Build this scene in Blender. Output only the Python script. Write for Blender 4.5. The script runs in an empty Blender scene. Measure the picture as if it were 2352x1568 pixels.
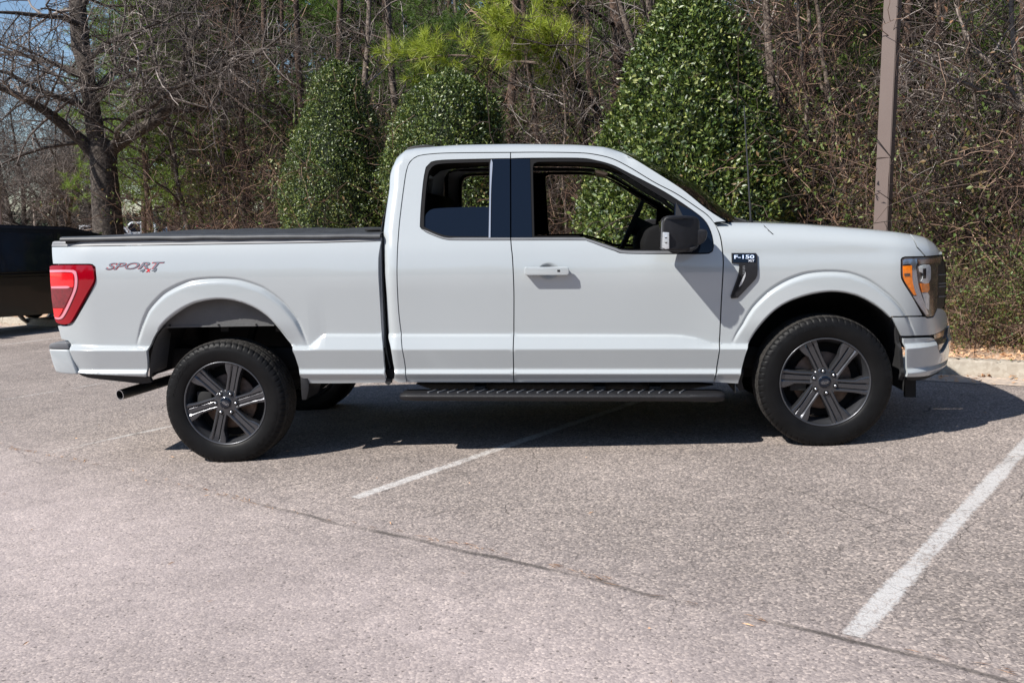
import bpy, bmesh, math, random
import numpy as np
from mathutils import Vector, Matrix
from mathutils.geometry import delaunay_2d_cdt

# ------------------------------------------------------------------ camera, sky, sun, exposure
scene = bpy.context.scene
C = scene.collection
rad = math.radians
F = 2160.0            # focal length in units of a 2352 px wide picture
PITCH = math.atan((784 - 522) / F)
CAM = Vector((0, 0, 1.399))
cam_data = bpy.data.cameras.new('camera')
cam = bpy.data.objects.new('camera', cam_data)
C.objects.link(cam)
cam.location = CAM
cam.rotation_euler = (rad(90) - PITCH, 0, 0)
cam_data.sensor_width = 36.0
cam_data.lens = 36.0 * F / 2352
cam_data.clip_end = 2000
cam_data.clip_start = 0.05
scene.camera = cam

SUN_D = Vector((1.36, 0.86, -1.50)).normalized()      # direction the light travels
world = bpy.data.worlds.new('World')
scene.world = world
world.use_nodes = True
wn = world.node_tree
wn.nodes.clear()
sky = wn.nodes.new('ShaderNodeTexSky')
sky.sky_type = 'NISHITA'
sky.sun_disc = False
sky.sun_elevation = math.asin(-SUN_D.z)
sky.sun_rotation = math.atan2(-SUN_D.x, -SUN_D.y)
sky.air_density = 1.0
sky.dust_density = 0.25
sky.ozone_density = 3.0
bg = wn.nodes.new('ShaderNodeBackground')
bg.inputs['Strength'].default_value = 0.092
wo = wn.nodes.new('ShaderNodeOutputWorld')
wn.links.new(sky.outputs[0], bg.inputs[0])
wn.links.new(bg.outputs[0], wo.inputs[0])
sd = bpy.data.lights.new('sun', 'SUN')
sd.energy = 5.0
sd.angle = rad(0.53)
sd.color = (1.0, 0.955, 0.89)
sun = bpy.data.objects.new('sun', sd)
C.objects.link(sun)
sun.rotation_euler = SUN_D.to_track_quat('-Z', 'Y').to_euler()
scene.view_settings.view_transform = 'Standard'
scene.view_settings.look = 'None'
scene.view_settings.gamma = 1.0
scene.view_settings.exposure = 0.50
scene.view_settings.use_curve_mapping = False

# ------------------------------------------------------------------ small helpers
def lerp(a, b, t): return a + (b - a) * t
def sstep(a, b, x):
    t = min(1.0, max(0.0, (x - a) / (b - a)))
    return t * t * (3 - 2 * t)
def interp(x, xs, ys): return float(np.interp(x, xs, ys))

def tag(o, label=None, cat=None, group=None, kind=None):
    if label: o['label'] = label
    if cat: o['category'] = cat
    if group: o['group'] = group
    if kind: o['kind'] = kind
    return o

def empty(name, loc=(0, 0, 0), rz=0):
    o = bpy.data.objects.new(name, None)
    o.empty_display_size = 0.2
    C.objects.link(o)
    o.location = loc
    o.rotation_euler = (0, 0, rz)
    return o

def link(name, me, parent=None, mat=None):
    if mat is not None and not me.materials:
        me.materials.append(mat)
    o = bpy.data.objects.new(name, me)
    C.objects.link(o)
    if parent is not None: o.parent = parent
    return o

def smooth_mesh(me, flag=True):
    me.polygons.foreach_set('use_smooth', [flag] * len(me.polygons))

def pydata(name, vs, fs, parent=None, mat=None, smooth=False):
    me = bpy.data.meshes.new(name)
    me.from_pydata([tuple(v) for v in vs], [], fs)
    if smooth: smooth_mesh(me)
    return link(name, me, parent, mat)

def bm_obj(name, bm, parent=None, mat=None, smooth=False, auto=None):
    me = bpy.data.meshes.new(name)
    bmesh.ops.recalc_face_normals(bm, faces=bm.faces)
    bm.to_mesh(me)
    bm.free()
    if smooth: smooth_mesh(me)
    if auto is not None:
        smooth_mesh(me)
        me.set_sharp_from_angle(angle=rad(auto))
    return link(name, me, parent, mat)

def np_mesh(name, verts, tris, smooth=False):
    """fast mesh from numpy arrays: verts (n,3), faces (m,k)"""
    verts = np.asarray(verts, dtype=np.float32)
    tris = np.asarray(tris, dtype=np.int32)
    k = tris.shape[1]
    me = bpy.data.meshes.new(name)
    me.vertices.add(len(verts))
    me.vertices.foreach_set('co', verts.ravel())
    me.loops.add(tris.size)
    me.loops.foreach_set('vertex_index', tris.ravel())
    me.polygons.add(len(tris))
    me.polygons.foreach_set('loop_start', np.arange(0, tris.size, k, dtype=np.int32))
    me.polygons.foreach_set('loop_total', np.full(len(tris), k, dtype=np.int32))
    if smooth: me.polygons.foreach_set('use_smooth', np.ones(len(tris), dtype=bool))
    me.update(calc_edges=True)
    return me

def catmull(pts, n):
    out = []
    m = len(pts)
    for i in range(m - 1):
        p0 = pts[max(0, i - 1)]; p1 = pts[i]; p2 = pts[i + 1]; p3 = pts[min(m - 1, i + 2)]
        d = math.dist(p1, p2)
        k = max(1, int(d / n))
        for j in range(k):
            t = j / k
            t2 = t * t; t3 = t2 * t
            out.append(tuple(0.5 * ((2 * b) + (-a + c) * t + (2 * a - 5 * b + 4 * c - d_) * t2 + (-a + 3 * b - 3 * c + d_) * t3)
                             for a, b, c, d_ in zip(p0, p1, p2, p3)))
    out.append(tuple(pts[-1]))
    return out

def smooth_poly(pts, step=0.02, corner=32, closed=True):
    """Catmull-Rom through the points, kept sharp where the outline turns by more than `corner` degrees"""
    n = len(pts)
    sharp = []
    for i in range(n):
        a = Vector(pts[i - 1][:2]); b = Vector(pts[i][:2]); c = Vector(pts[(i + 1) % n][:2])
        u = b - a; v = c - b
        if u.length < 1e-9 or v.length < 1e-9:
            sharp.append(True); continue
        sharp.append(math.degrees(u.angle(v)) > corner)
    if not closed:
        sharp[0] = sharp[-1] = True
    idx = [i for i in range(n) if sharp[i]]
    out = []
    if not idx:
        run = list(pts) + [pts[0]]
        return catmull(run, step)[:-1]
    k = len(idx)
    for q in range(k):
        if not closed and q == k - 1: break
        a = idx[q]; b = idx[(q + 1) % k]
        run = [pts[a]]
        i = a
        while True:
            i = (i + 1) % n
            run.append(pts[i])
            if i == b: break
        out += catmull(run, step)[:-1]
    if not closed: out.append(tuple(pts[-1]))
    return out

def poly_area(p):
    return 0.5 * sum(p[i][0] * p[(i + 1) % len(p)][1] - p[(i + 1) % len(p)][0] * p[i][1] for i in range(len(p)))

def shrink(p, g):
    """offset a closed polygon inwards by g"""
    if poly_area(p) < 0: p = p[::-1]
    n = len(p); out = []
    for i in range(n):
        a = Vector(p[i - 1]); b = Vector(p[i]); c = Vector(p[(i + 1) % n])
        u = (b - a); v = (c - b)
        if u.length < 1e-7 or v.length < 1e-7:
            out.append(tuple(b)); continue
        u.normalize(); v.normalize()
        n1 = Vector((-u.y, u.x)); n2 = Vector((-v.y, v.x))
        m = n1 + n2
        if m.length < 1e-4: out.append(tuple(b)); continue
        m.normalize()
        s = g / max(0.45, m.dot(n1))
        out.append((b.x + m.x * s, b.y + m.y * s))
    return out

def points_in_poly(px, py, poly):
    inside = np.zeros(len(px), dtype=bool)
    n = len(poly)
    for i in range(n):
        x1, y1 = poly[i]; x2, y2 = poly[(i + 1) % n]
        if y1 == y2: continue
        c = ((y1 > py) != (y2 > py)) & (px < (x2 - x1) * (py - y1) / (y2 - y1) + x1)
        inside ^= c
    return inside

def dist_to_poly(px, py, poly):
    d = np.full(len(px), 1e9)
    n = len(poly)
    for i in range(n):
        x1, y1 = poly[i]; x2, y2 = poly[(i + 1) % n]
        dx, dy = x2 - x1, y2 - y1
        L = dx * dx + dy * dy + 1e-12
        t = np.clip(((px - x1) * dx + (py - y1) * dy) / L, 0, 1)
        d = np.minimum(d, np.hypot(px - x1 - t * dx, py - y1 - t * dy))
    return d

# ------------------------------------------------------------------ materials
def new_mat(name):
    m = bpy.data.materials.new(name)
    m.use_nodes = True
    nt = m.node_tree
    return m, nt, nt.nodes['Principled BSDF']

def simple(name, col, rough=0.5, metal=0.0, coat=0.0, coat_rough=0.05, spec=0.5, noise=0.0, nscale=8.0, bump=0.0, bscale=60.0):
    m, nt, b = new_mat(name)
    b.inputs['Base Color'].default_value = (*col, 1)
    b.inputs['Roughness'].default_value = rough
    b.inputs['Metallic'].default_value = metal
    b.inputs['Coat Weight'].default_value = coat
    b.inputs['Coat Roughness'].default_value = coat_rough
    b.inputs['Specular IOR Level'].default_value = spec
    tc = nt.nodes.new('ShaderNodeTexCoord')
    if noise > 0:
        nz = nt.nodes.new('ShaderNodeTexNoise')
        nz.inputs['Scale'].default_value = nscale
        nz.inputs['Detail'].default_value = 6
        nt.links.new(tc.outputs['Object'], nz.inputs['Vector'])
        mr = nt.nodes.new('ShaderNodeMapRange')
        mr.inputs[1].default_value = 0.3; mr.inputs[2].default_value = 0.7
        mr.inputs[3].default_value = 1 - noise; mr.inputs[4].default_value = 1 + noise
        nt.links.new(nz.outputs[0], mr.inputs[0])
        mx = nt.nodes.new('ShaderNodeMix'); mx.data_type = 'RGBA'; mx.blend_type = 'MULTIPLY'
        mx.inputs[0].default_value = 1
        mx.inputs[6].default_value = (*col, 1)
        nt.links.new(mr.outputs[0], mx.inputs[7])
        nt.links.new(mx.outputs[2], b.inputs['Base Color'])
    if bump > 0:
        nz2 = nt.nodes.new('ShaderNodeTexNoise')
        nz2.inputs['Scale'].default_value = bscale
        nz2.inputs['Detail'].default_value = 4
        nt.links.new(tc.outputs['Object'], nz2.inputs['Vector'])
        bp = nt.nodes.new('ShaderNodeBump')
        bp.inputs['Strength'].default_value = bump
        bp.inputs['Distance'].default_value = 0.01
        nt.links.new(nz2.outputs[0], bp.inputs['Height'])
        nt.links.new(bp.outputs[0], b.inputs['Normal'])
    return m

M = {}
M['paint'] = simple('grey_white_paint', (0.396, 0.426, 0.439), 0.22, 0.0, 0.9, 0.04, 0.5, noise=0.02, nscale=1.2)
M['trim_black'] = simple('trim_black', (0.005, 0.005, 0.006), 0.6, spec=0.15)
M['black_plastic'] = simple('black_plastic', (0.014, 0.014, 0.016), 0.45, spec=0.35, noise=0.15, nscale=30, bump=0.15, bscale=900)
M['grey_plastic'] = simple('grey_plastic', (0.13, 0.135, 0.145), 0.5, noise=0.1, bump=0.1, bscale=700)
M['rail_plastic'] = simple('rail_plastic', (0.22, 0.225, 0.235), 0.42, noise=0.06)
M['matte_black'] = simple('matte_black', (0.012, 0.012, 0.013), 0.8)
M['void'] = simple('gap_black', (0.004, 0.004, 0.005), 0.9)
M['gloss_black'] = simple('gloss_black_trim', (0.004, 0.007, 0.014), 0.06, 0, 0.0, 0.02, 0.42)
M['liner'] = simple('wheel_house_grey', (0.095, 0.095, 0.095), 0.8, noise=0.14, nscale=7, bump=0.2, bscale=60)
M['black_liner'] = simple('black_liner', (0.010, 0.010, 0.011), 0.85, noise=0.3, nscale=12)
M['rubber'] = simple('tyre_rubber', (0.0060, 0.0060, 0.0065), 0.48, 0, 0, spec=0.16, noise=0.30, nscale=9, bump=0.12, bscale=260)
M['tread'] = simple('tyre_tread', (0.030, 0.028, 0.026), 0.75, spec=0.2, noise=0.35, nscale=24, bump=0.3, bscale=200)
M['rim'] = simple('dark_rim_metal', (0.078, 0.080, 0.088), 0.27, 0.75, 0.4, 0.10)
M['barrel'] = simple('rim_barrel', (0.095, 0.098, 0.108), 0.36, 0.75, 0.2, 0.15)
M['chrome'] = simple('chrome', (0.75, 0.76, 0.78), 0.12, 1.0)
M['satin'] = simple('satin_metal', (0.55, 0.56, 0.58), 0.3, 1.0)
M['rust'] = simple('brake_rotor', (0.15, 0.105, 0.08), 0.6, 0.5, noise=0.3, nscale=30)
M['red_lens'] = simple('red_lens', (0.27, 0.001, 0.008), 0.10, 0, 0.4, 0.03, 0.3)
M['bright_red'] = simple('bright_red_lens', (0.80, 0.006, 0.012), 0.22, 0, 1.0, 0.03, noise=0.25, nscale=60)
M['deep_red'] = simple('deep_red_lens', (0.16, 0.003, 0.010), 0.12, 0, 1.0, 0.03, noise=0.3, nscale=40)
M['pink_strip'] = simple('light_guide', (0.66, 0.24, 0.30), 0.2, 0, 1.0, 0.03)
M['amber'] = simple('amber_lens', (0.80, 0.20, 0.010), 0.18, 0, 1.0, 0.03, noise=0.2, nscale=50)
M['lamp_dark'] = simple('lamp_dark', (0.085, 0.066, 0.060), 0.12, 0.3, 1.0, 0.03, noise=0.3, nscale=20)
M['lamp_silver'] = simple('lamp_silver', (0.42, 0.44, 0.50), 0.16, 0.85, 1.0, 0.03)
M['lamp_clear'] = simple('lamp_clear', (0.50, 0.52, 0.54), 0.15, 0.2, 1.0, 0.03, noise=0.2, nscale=60)
M['text_metal'] = simple('badge_metal', (0.22, 0.23, 0.25), 0.3, 0.5)
M['text_red'] = simple('badge_red', (0.62, 0.02, 0.02), 0.35)
M['text_white'] = simple('badge_white', (0.75, 0.80, 0.88), 0.3)
M['text_blue'] = simple('badge_blue', (0.30, 0.48, 0.80), 0.3)
M['fabric'] = simple('dark_interior', (0.006, 0.006, 0.0065), 0.9, spec=0.2, noise=0.2)
M['headliner'] = simple('headliner', (0.012, 0.0115, 0.011), 0.95, spec=0.1)
M['vinyl'] = simple('tonneau_vinyl', (0.030, 0.031, 0.033), 0.6, noise=0.3, nscale=9, bump=0.25, bscale=400)
M['vinyl_edge'] = simple('tonneau_edge_vinyl', (0.060, 0.063, 0.068), 0.5, noise=0.25, nscale=14)
M['steel'] = simple('exhaust_steel', (0.26, 0.255, 0.24), 0.38, 1.0, noise=0.2)
M['steel_dark'] = simple('frame_steel', (0.012, 0.012, 0.012), 0.7, 0.2, noise=0.3)
M['beige'] = simple('visor_beige', (0.42, 0.33, 0.25), 0.7)

def glass_mat(name, tint, fac=0.10, ior=1.5):
    m = bpy.data.materials.new(name); m.use_nodes = True
    nt = m.node_tree; nt.nodes.clear()
    tr = nt.nodes.new('ShaderNodeBsdfTransparent'); tr.inputs[0].default_value = (*tint, 1)
    gl = nt.nodes.new('ShaderNodeBsdfGlossy'); gl.inputs['Roughness'].default_value = 0.02
    fr = nt.nodes.new('ShaderNodeFresnel'); fr.inputs[0].default_value = ior
    ad = nt.nodes.new('ShaderNodeMath'); ad.operation = 'ADD'; ad.inputs[1].default_value = fac
    mx = nt.nodes.new('ShaderNodeMixShader'); out = nt.nodes.new('ShaderNodeOutputMaterial')
    nt.links.new(fr.outputs[0], ad.inputs[0]); nt.links.new(ad.outputs[0], mx.inputs[0])
    nt.links.new(tr.outputs[0], mx.inputs[1]); nt.links.new(gl.outputs[0], mx.inputs[2])
    nt.links.new(mx.outputs[0], out.inputs[0])
    return m
M['tint_glass'] = glass_mat('tinted_glass', (0.03, 0.035, 0.045), 0.03)
M['clear_glass'] = glass_mat('windshield_glass', (0.22, 0.26, 0.20), 0.0, 1.22)
M['suv_glass'] = glass_mat('dark_car_glass', (0.02, 0.022, 0.025), 0.02)

# ------------------------------------------------------------------ the lie of the land
GX = 0.0489           # the lot falls gently towards the left
def gz(x, y):
    x0 = x
    if x < -9: x0 = -9 - 4.0 * (1 - math.exp(-(-9 - x) / 4.0))
    if x > 7: x0 = 7 + 2.5 * (1 - math.exp(-(x - 7) / 2.5))
    return GX * x0

_fw = Vector((0, math.cos(PITCH), -math.sin(PITCH)))
_up = Vector((0, math.sin(PITCH), math.cos(PITCH)))
def ray(px, py):
    return Vector((1, 0, 0)) * ((px - 1176) / F) + _up * ((784 - py) / F) + _fw
def ground_at(px, py):
    """point of the sloping lot that a sight line meets"""
    r = ray(px, py)
    t = -CAM.z / (r.z - GX * r.x)
    return Vector((r.x * t, r.y * t, GX * r.x * t))
# ------------------------------------------------------------------ the pickup truck: frame of reference
PSI = rad(5.0); RHO = rad(0.8)
_n = Vector((math.sin(PSI), math.cos(PSI), 0))
_t0 = Vector((math.cos(PSI), -math.sin(PSI), 0))
_t = _t0 * math.cos(RHO) + Vector((0, 0, 1)) * math.sin(RHO)
_z = _t.cross(_n)
_r = ray(1897, 1028)
TO = CAM + _r * (5.6453 / _r.dot(_n))          # near face of the front tyre on the ground
W = 2.03                                       # width of the body
truck = empty('pickup_truck')
truck.matrix_world = Matrix(((_t.x, _n.x, _z.x, TO.x), (_t.y, _n.y, _z.y, TO.y), (_t.z, _n.z, _z.z, TO.z), (0, 0, 0, 1)))
tag(truck, 'large pale grey-white extended cab pickup truck parked side-on across the stall lines', 'pickup truck')
_Minv = truck.matrix_world.inverted()
_c = _Minv @ CAM
_R = _Minv.to_3x3()
def U(px, py, y=0.0):
    """x and z in the truck's own frame of a photographed detail lying y metres inside its flank"""
    d = _R @ ray(px, py)
    k = (y - _c.y) / d.y
    return (_c.x + d.x * k, _c.z + d.z * k)

FWX, FWZ = U(1897, 884, 0.03)
RWX, RWZ = U(514, 925, 0.03)

# inset of the flank (metres inside its widest line) against height
_pz = [0.30, 0.395, 0.438, 0.441, 0.466, 0.594, 0.688, 0.694, 0.704, 0.80, 1.00, 1.08, 1.20, 1.29, 1.36, 1.80, 2.0]
_pi = [0.11, 0.080, 0.046, 0.045, 0.064, 0.022, 0.054, 0.069, 0.069, 0.056, 0.0290, 0.0265, 0.050, 0.086, 0.114, 0.286, 0.375]
_lz = np.arange(0.3, 2.0, 0.002)
_lp = np.interp(_lz, _pz, _pi)
def _gs(a, s):
    k = np.arange(-int(3 * s), int(3 * s) + 1); g = np.exp(-0.5 * (k / s) ** 2); g /= g.sum()
    return np.convolve(np.pad(a, len(k) // 2, mode='edge'), g, mode='valid')[:len(a)]
_l1 = _gs(_lp, 1.6); _l2 = _gs(_lp, 16)
_wt = np.clip((_lz - 0.74) / 0.1, 0, 1)
_lp = _l1 * (1 - _wt) + _l2 * _wt
def prof(z): return float(np.interp(z, _lz, _lp))

_cl = [U(a, b, 0.05) for a, b in ((120, 792), (341, 796.5), (673, 796.5), (709, 795.4), (722, 784), (736, 772), (748, 767.3), (877, 767.8),
                                  (922, 767.8), (1180, 768), (1540, 769), (1568, 770.5), (1600, 776), (1636, 788), (1650, 790.5), (1720, 791), (2200, 791))]
_cx = [a for a, b in _cl]; _cz = [b for a, b in _cl]
def warp(x, z):
    zc = float(np.interp(x, _cx, _cz))
    k = 0.697
    if z >= 1.0: return z
    if z >= zc: return k + (z - zc) * (1.0 - k) / (1.0 - zc)
    zl = 0.594
    if z >= zl and zc > zl + 0.004: return zl + (z - zl) * (k - zl) / (zc - zl)
    return z

ARCH_R = [(337, 866), (339, 830), (342.7, 797.7), (357.6, 768), (382.4, 738.3), (415.4, 713.5), (448.4, 697), (497.9, 687.9), (539.2, 691.3),
          (580.5, 705.3), (613.5, 726.8), (638.3, 753.2), (656.4, 776.3), (671.3, 806), (682.8, 835.7), (689.4, 865)]
ARCH_F = [(1696, 881.3), (1704, 847), (1718.4, 799), (1744.4, 751), (1788.5, 707), (1840.7, 682.9), (1908.8, 670.8), (1969, 680.8), (2017, 707),
          (2045, 731), (2067, 771), (2077, 815), (2080.5, 847), (2081, 864)]
OUT_R = [(300, 830), (307, 795), (315, 769), (324.5, 740.7), (339.6, 710.5), (377, 672.8), (434, 646), (490.5, 639.6), (547, 642.6), (603.7, 661.4),
         (649, 695.4), (679, 733), (694, 769), (704, 800), (712, 835)]
OUT_F = [(1660, 860), (1672, 820), (1688, 780), (1708, 743), (1728.4, 707), (1768.5, 666.8), (1808.6, 642.8), (1848.7, 628.7), (1900.8, 623.5), (1949, 626.7),
         (1989, 640.7), (2029, 666.8), (2061, 695), (2083, 721), (2104, 760), (2116, 800), (2122, 860)]
def polar(pts, cx, cz):
    a = []
    for p in pts:
        x, z = U(p[0], p[1], 0.03)
        a.append((math.atan2(z - cz, x - cx), math.hypot(x - cx, z - cz)))
    a = [(t if t > -math.pi / 2 else t + 2 * math.pi, r) for t, r in a]
    a.sort()
    return np.array([p[0] for p in a]), np.array([p[1] for p in a])
_ar = polar(ARCH_R, RWX, RWZ); _or = polar(OUT_R, RWX, RWZ)
_af = polar(ARCH_F, FWX, FWZ); _of = polar(OUT_F, FWX, FWZ)
_fu = [-9, 0.0, 0.05, 0.75, 0.84, 0.965, 1.0, 1.09, 9]
_fh = [0.014, 0.014, 0.026, 0.016, 0.012, -0.0075, -0.0085, 0.0, 0.0]
def flare(x, z):
    if abs(x - RWX) < 0.75: cx, cz, A, O = RWX, RWZ, _ar, _or
    elif abs(x - FWX) < 0.75: cx, cz, A, O = FWX, FWZ, _af, _of
    else: return 0.0
    t = math.atan2(z - cz, x - cx)
    if t < -math.pi / 2: t += 2 * math.pi
    r = math.hypot(x - cx, z - cz)
    ri = float(np.interp(t, A[0], A[1])); ro = float(np.interp(t, O[0], O[1]))
    u = (r - ri) / max(0.02, ro - ri)
    h = float(np.interp(u, _fu, _fh))
    return h * sstep(0.58, 0.78, z)
XTAIL = U(119, 640, 0.05)[0]
def plan(x):
    p = 0.0
    if x > 0.33: p += 0.42 * ((x - 0.33) / 0.52) ** 2.4
    if x < XTAIL + 0.28: p += 0.05 * max(0, (XTAIL + 0.28 - x) / 0.28) ** 2.2
    return min(p, 0.9)
def side(x, z):
    return prof(warp(x, z)) + plan(x) - flare(x, z)
def side_px(px, py, extra=0.0, f=side, it=8):
    y = 0.05
    for _ in range(it):
        x, z = U(px, py, y + extra)
        y = 0.5 * y + 0.5 * f(x, z) if _ > 1 else f(x, z)
    return U(px, py, y + extra)

def conv(pts, f=side):
    return [side_px(p[0], p[1], p[2] if len(p) > 2 else 0.0, f) for p in pts]

def add_panel_mesh(name, outline, f, hx=0.03, flange=0.03, holes=(), zfine=0.73, mirror=False, zstep=None):
    n0 = len(outline)
    loops = [outline] + list(holes)
    verts = []; edges = []
    for lp in loops:
        b = len(verts)
        verts += [Vector(p) for p in lp]
        edges += [(b + i, b + (i + 1) % len(lp)) for i in range(len(lp))]
    nb = len(verts)
    xs = [p[0] for p in outline]; zs = [p[1] for p in outline]
    gx_ = np.arange(min(xs) + hx / 2, max(xs), hx)
    if not zstep:
        ex = [np.arange(_cx[i] - 0.03, _cx[j] + 0.03, 0.009) for i, j in ((3, 6), (11, 14))]
        ex = np.concatenate(ex); ex = ex[(ex > min(xs)) & (ex < max(xs))]
        gx_ = np.unique(np.concatenate([gx_, ex]))
    G = []
    if zstep:
        z = min(zs) + 0.006
        while z < max(zs):
            G += [(x, z) for x in gx_]; z += zstep
    else:
        # rows follow the pressed creases
        fine = [0.415, 0.430, 0.438, 0.4445, 0.452, 0.460, 0.467, 0.475, 0.50, 0.53, 0.56, 0.580, 0.588, 0.594, 0.600, 0.607, 0.63, 0.655, 0.675, 0.684, 0.690, 0.694, 0.698, 0.703, 0.710, 0.722]
        w_ = fine + list(np.arange(0.74, 2.0, 0.017))
        for x in gx_:
            zc = float(np.interp(x, _cx, _cz))
            for k in w_:
                if k >= 1.0 or k < 0.594: z = k
                elif k >= 0.697: z = zc + (k - 0.697) * (1.0 - zc) / (1.0 - 0.697)
                else: z = 0.594 + (k - 0.594) * max(0.002, zc - 0.594) / (0.697 - 0.594)
                G.append((x, z))
    G = np.array(G) if len(G) else np.zeros((0, 2))
    if len(G) and not zstep:
        # rings round the wheel arches instead of the square grid
        for cx, cz, A, O in ((RWX, RWZ, _ar, _or), (FWX, FWZ, _af, _of)):
            t = np.arctan2(G[:, 1] - cz, G[:, 0] - cx); t = np.where(t < -math.pi / 2, t + 2 * math.pi, t)
            r = np.hypot(G[:, 0] - cx, G[:, 1] - cz)
            ri = np.interp(t, A[0], A[1]); ro = np.interp(t, O[0], O[1])
            u = (r - ri) / np.maximum(0.02, ro - ri)
            zl_ = np.interp(G[:, 0], _cx, _cz) + 0.014
            zone = (u < 1.22) & (G[:, 1] > zl_)
            if not zone.any(): continue
            G = G[~zone]
            R_ = []
            for tt in np.arange(-0.2, math.pi + 0.2, 0.028):
                a_ = float(np.interp(tt, A[0], A[1])); b_ = float(np.interp(tt, O[0], O[1]))
                for uu in (0.02, 0.05, 0.15, 0.35, 0.55, 0.68, 0.75, 0.795, 0.84, 0.88, 0.92, 0.945, 0.965, 0.983, 1.0, 1.03, 1.06, 1.09, 1.15, 1.2):
                    r_ = a_ + uu * (b_ - a_)
                    zz = cz + r_ * math.sin(tt)
                    if zz > float(np.interp(cx + r_ * math.cos(tt), _cx, _cz)) + 0.014: R_.append((cx + r_ * math.cos(tt), zz))
            G = np.vstack([G, np.array(R_)])
    if len(G):
        ins = points_in_poly(G[:, 0], G[:, 1], outline)
        for h in holes: ins &= ~points_in_poly(G[:, 0], G[:, 1], h)
        G = G[ins]
        if len(G):
            dd = np.full(len(G), 1e9)
            for lp in loops: dd = np.minimum(dd, dist_to_poly(G[:, 0], G[:, 1], lp))
            G = G[dd > 0.0025]
    verts += [Vector((p[0], p[1])) for p in G]
    faces = [list(range(n0))]
    r = delaunay_2d_cdt(verts, edges, [], 0, 1e-6)
    V, Fc = r[0], r[2]
    # keep the triangles inside the outline
    cen = np.array([(sum(V[i][0] for i in t) / 3, sum(V[i][1] for i in t) / 3) for t in Fc])
    keep = points_in_poly(cen[:, 0], cen[:, 1], outline)
    for h in holes: keep &= ~points_in_poly(cen[:, 0], cen[:, 1], h)
    Fk = [t for t, k in zip(Fc, keep) if k]
    P = []; N = []
    e = 0.0015
    for v in V:
        x, zz = v[0], v[1]
        y = f(x, zz)
        fx = (f(x + e, zz) - f(x - e, zz)) / (2 * e); fz = (f(x, zz + e) - f(x, zz - e)) / (2 * e)
        nn = Vector((fx, -1, fz)).normalized()
        P.append((x, y, zz)); N.append(nn)
    faces = []
    for t in Fk:
        a, b, c = t
        s = (V[b][0] - V[a][0]) * (V[c][1] - V[a][1]) - (V[c][0] - V[a][0]) * (V[b][1] - V[a][1])
        if abs(s) < 1e-12: continue
        faces.append((a, b, c) if s > 0 else (a, c, b))
    # returned edge all round
    if flange > 0:
        cnt = {}
        for t in faces:
            for i in range(3):
                k = (t[i], t[(i + 1) % 3]); kk = (min(k), max(k))
                cnt.setdefault(kk, []).append(k)
        for kk, ks in cnt.items():
            if len(ks) == 1:
                a, b = ks[0]
                pa, pb = P[a], P[b]
                dx, dz = pb[0] - pa[0], pb[2] - pa[2]
                L = math.hypot(dx, dz) or 1
                nn = Vector((dz / L, -0.25, -dx / L)).normalized()
                b0 = len(P)
                P += [pa, pb, (pb[0], pb[1] + flange, pb[2]), (pa[0], pa[1] + flange, pa[2])]
                N += [nn] * 4
                faces.append((b0 + 1, b0, b0 + 3, b0 + 2))
    if mirror:
        P = [(p[0], W - p[1], p[2]) for p in P]
        N = [Vector((q.x, -q.y, q.z)) for q in N]
        faces = [tuple(reversed(t)) for t in faces]
    me = bpy.data.meshes.new(name)
    me.from_pydata(P, [], faces)
    smooth_mesh(me)
    me.normals_split_custom_set_from_vertices([tuple(q) for q in N])
    return me

def panel(name, px_outline, mat, f=side, hx=0.03, gap=0.0026, flange=0.03, both=True, off=0.0, step=0.02, parent=None, holes=(), corner=32, zstep=None, fsurf=None):
    """a pressed sheet following the flank, cut to the outline; the far flank gets its twin"""
    parent = parent or truck
    pts = smooth_poly(conv(px_outline, f), step, corner)
    if poly_area(pts) < 0: pts = pts[::-1]
    pts = shrink(pts, gap)
    hs = []
    for h in holes:
        q = smooth_poly(conv(h, f), step, corner)
        hs.append(q)
    g = fsurf or f
    ff = (lambda x, z: g(x, z) + off)
    o = link(name, add_panel_mesh(name, pts, ff, hx, flange, hs, zstep=zstep), parent, mat)
    o2 = None
    if both:
        o2 = link(name, add_panel_mesh(name, pts, ff, hx, flange, hs, mirror=True, zstep=zstep), parent, mat)
    return o, o2

def prism(name, pts, y0, y1, mat, parent=None, bevel=0.0, seg=2, auto=35, taper=None):
    """solid between y0 and y1 with the outline pts (x,z); taper(x,z,y)->(x,y,z) may reshape it"""
    bm = bmesh.new()
    if poly_area(pts) < 0: pts = pts[::-1]
    a = [bm.verts.new((p[0], y0, p[1])) for p in pts]
    b = [bm.verts.new((p[0], y1, p[1])) for p in pts]
    n = len(pts)
    bm.faces.new(a); bm.faces.new(b[::-1])
    for i in range(n): bm.faces.new((a[i], b[i], b[(i + 1) % n], a[(i + 1) % n]))
    bmesh.ops.recalc_face_normals(bm, faces=bm.faces)
    if bevel > 0:
        es = [e for e in bm.edges if e.calc_face_angle(0) > rad(25)]
        bmesh.ops.bevel(bm, geom=es, offset=bevel, segments=seg, affect='EDGES', profile=0.5, clamp_overlap=True)
    if taper:
        for v in bm.verts: v.co = Vector(taper(v.co.x, v.co.y, v.co.z))
    return bm_obj(name, bm, parent or truck, mat, auto=auto)

def pxprism(name, pts, y0, y1, mat, parent=None, bevel=0.0, seg=2, step=0.02, corner=32, **k):
    q = smooth_poly([U(p[0], p[1], y0) for p in pts], step, corner)
    return prism(name, q, y0, y1, mat, parent, bevel, seg, **k)

def box(name, x0, x1, y0, y1, z0, z1, mat, parent=None, bevel=0.0, seg=2):
    return prism(name, [(x0, z0), (x1, z0), (x1, z1), (x0, z1)], y0, y1, mat, parent, bevel, seg)

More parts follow.
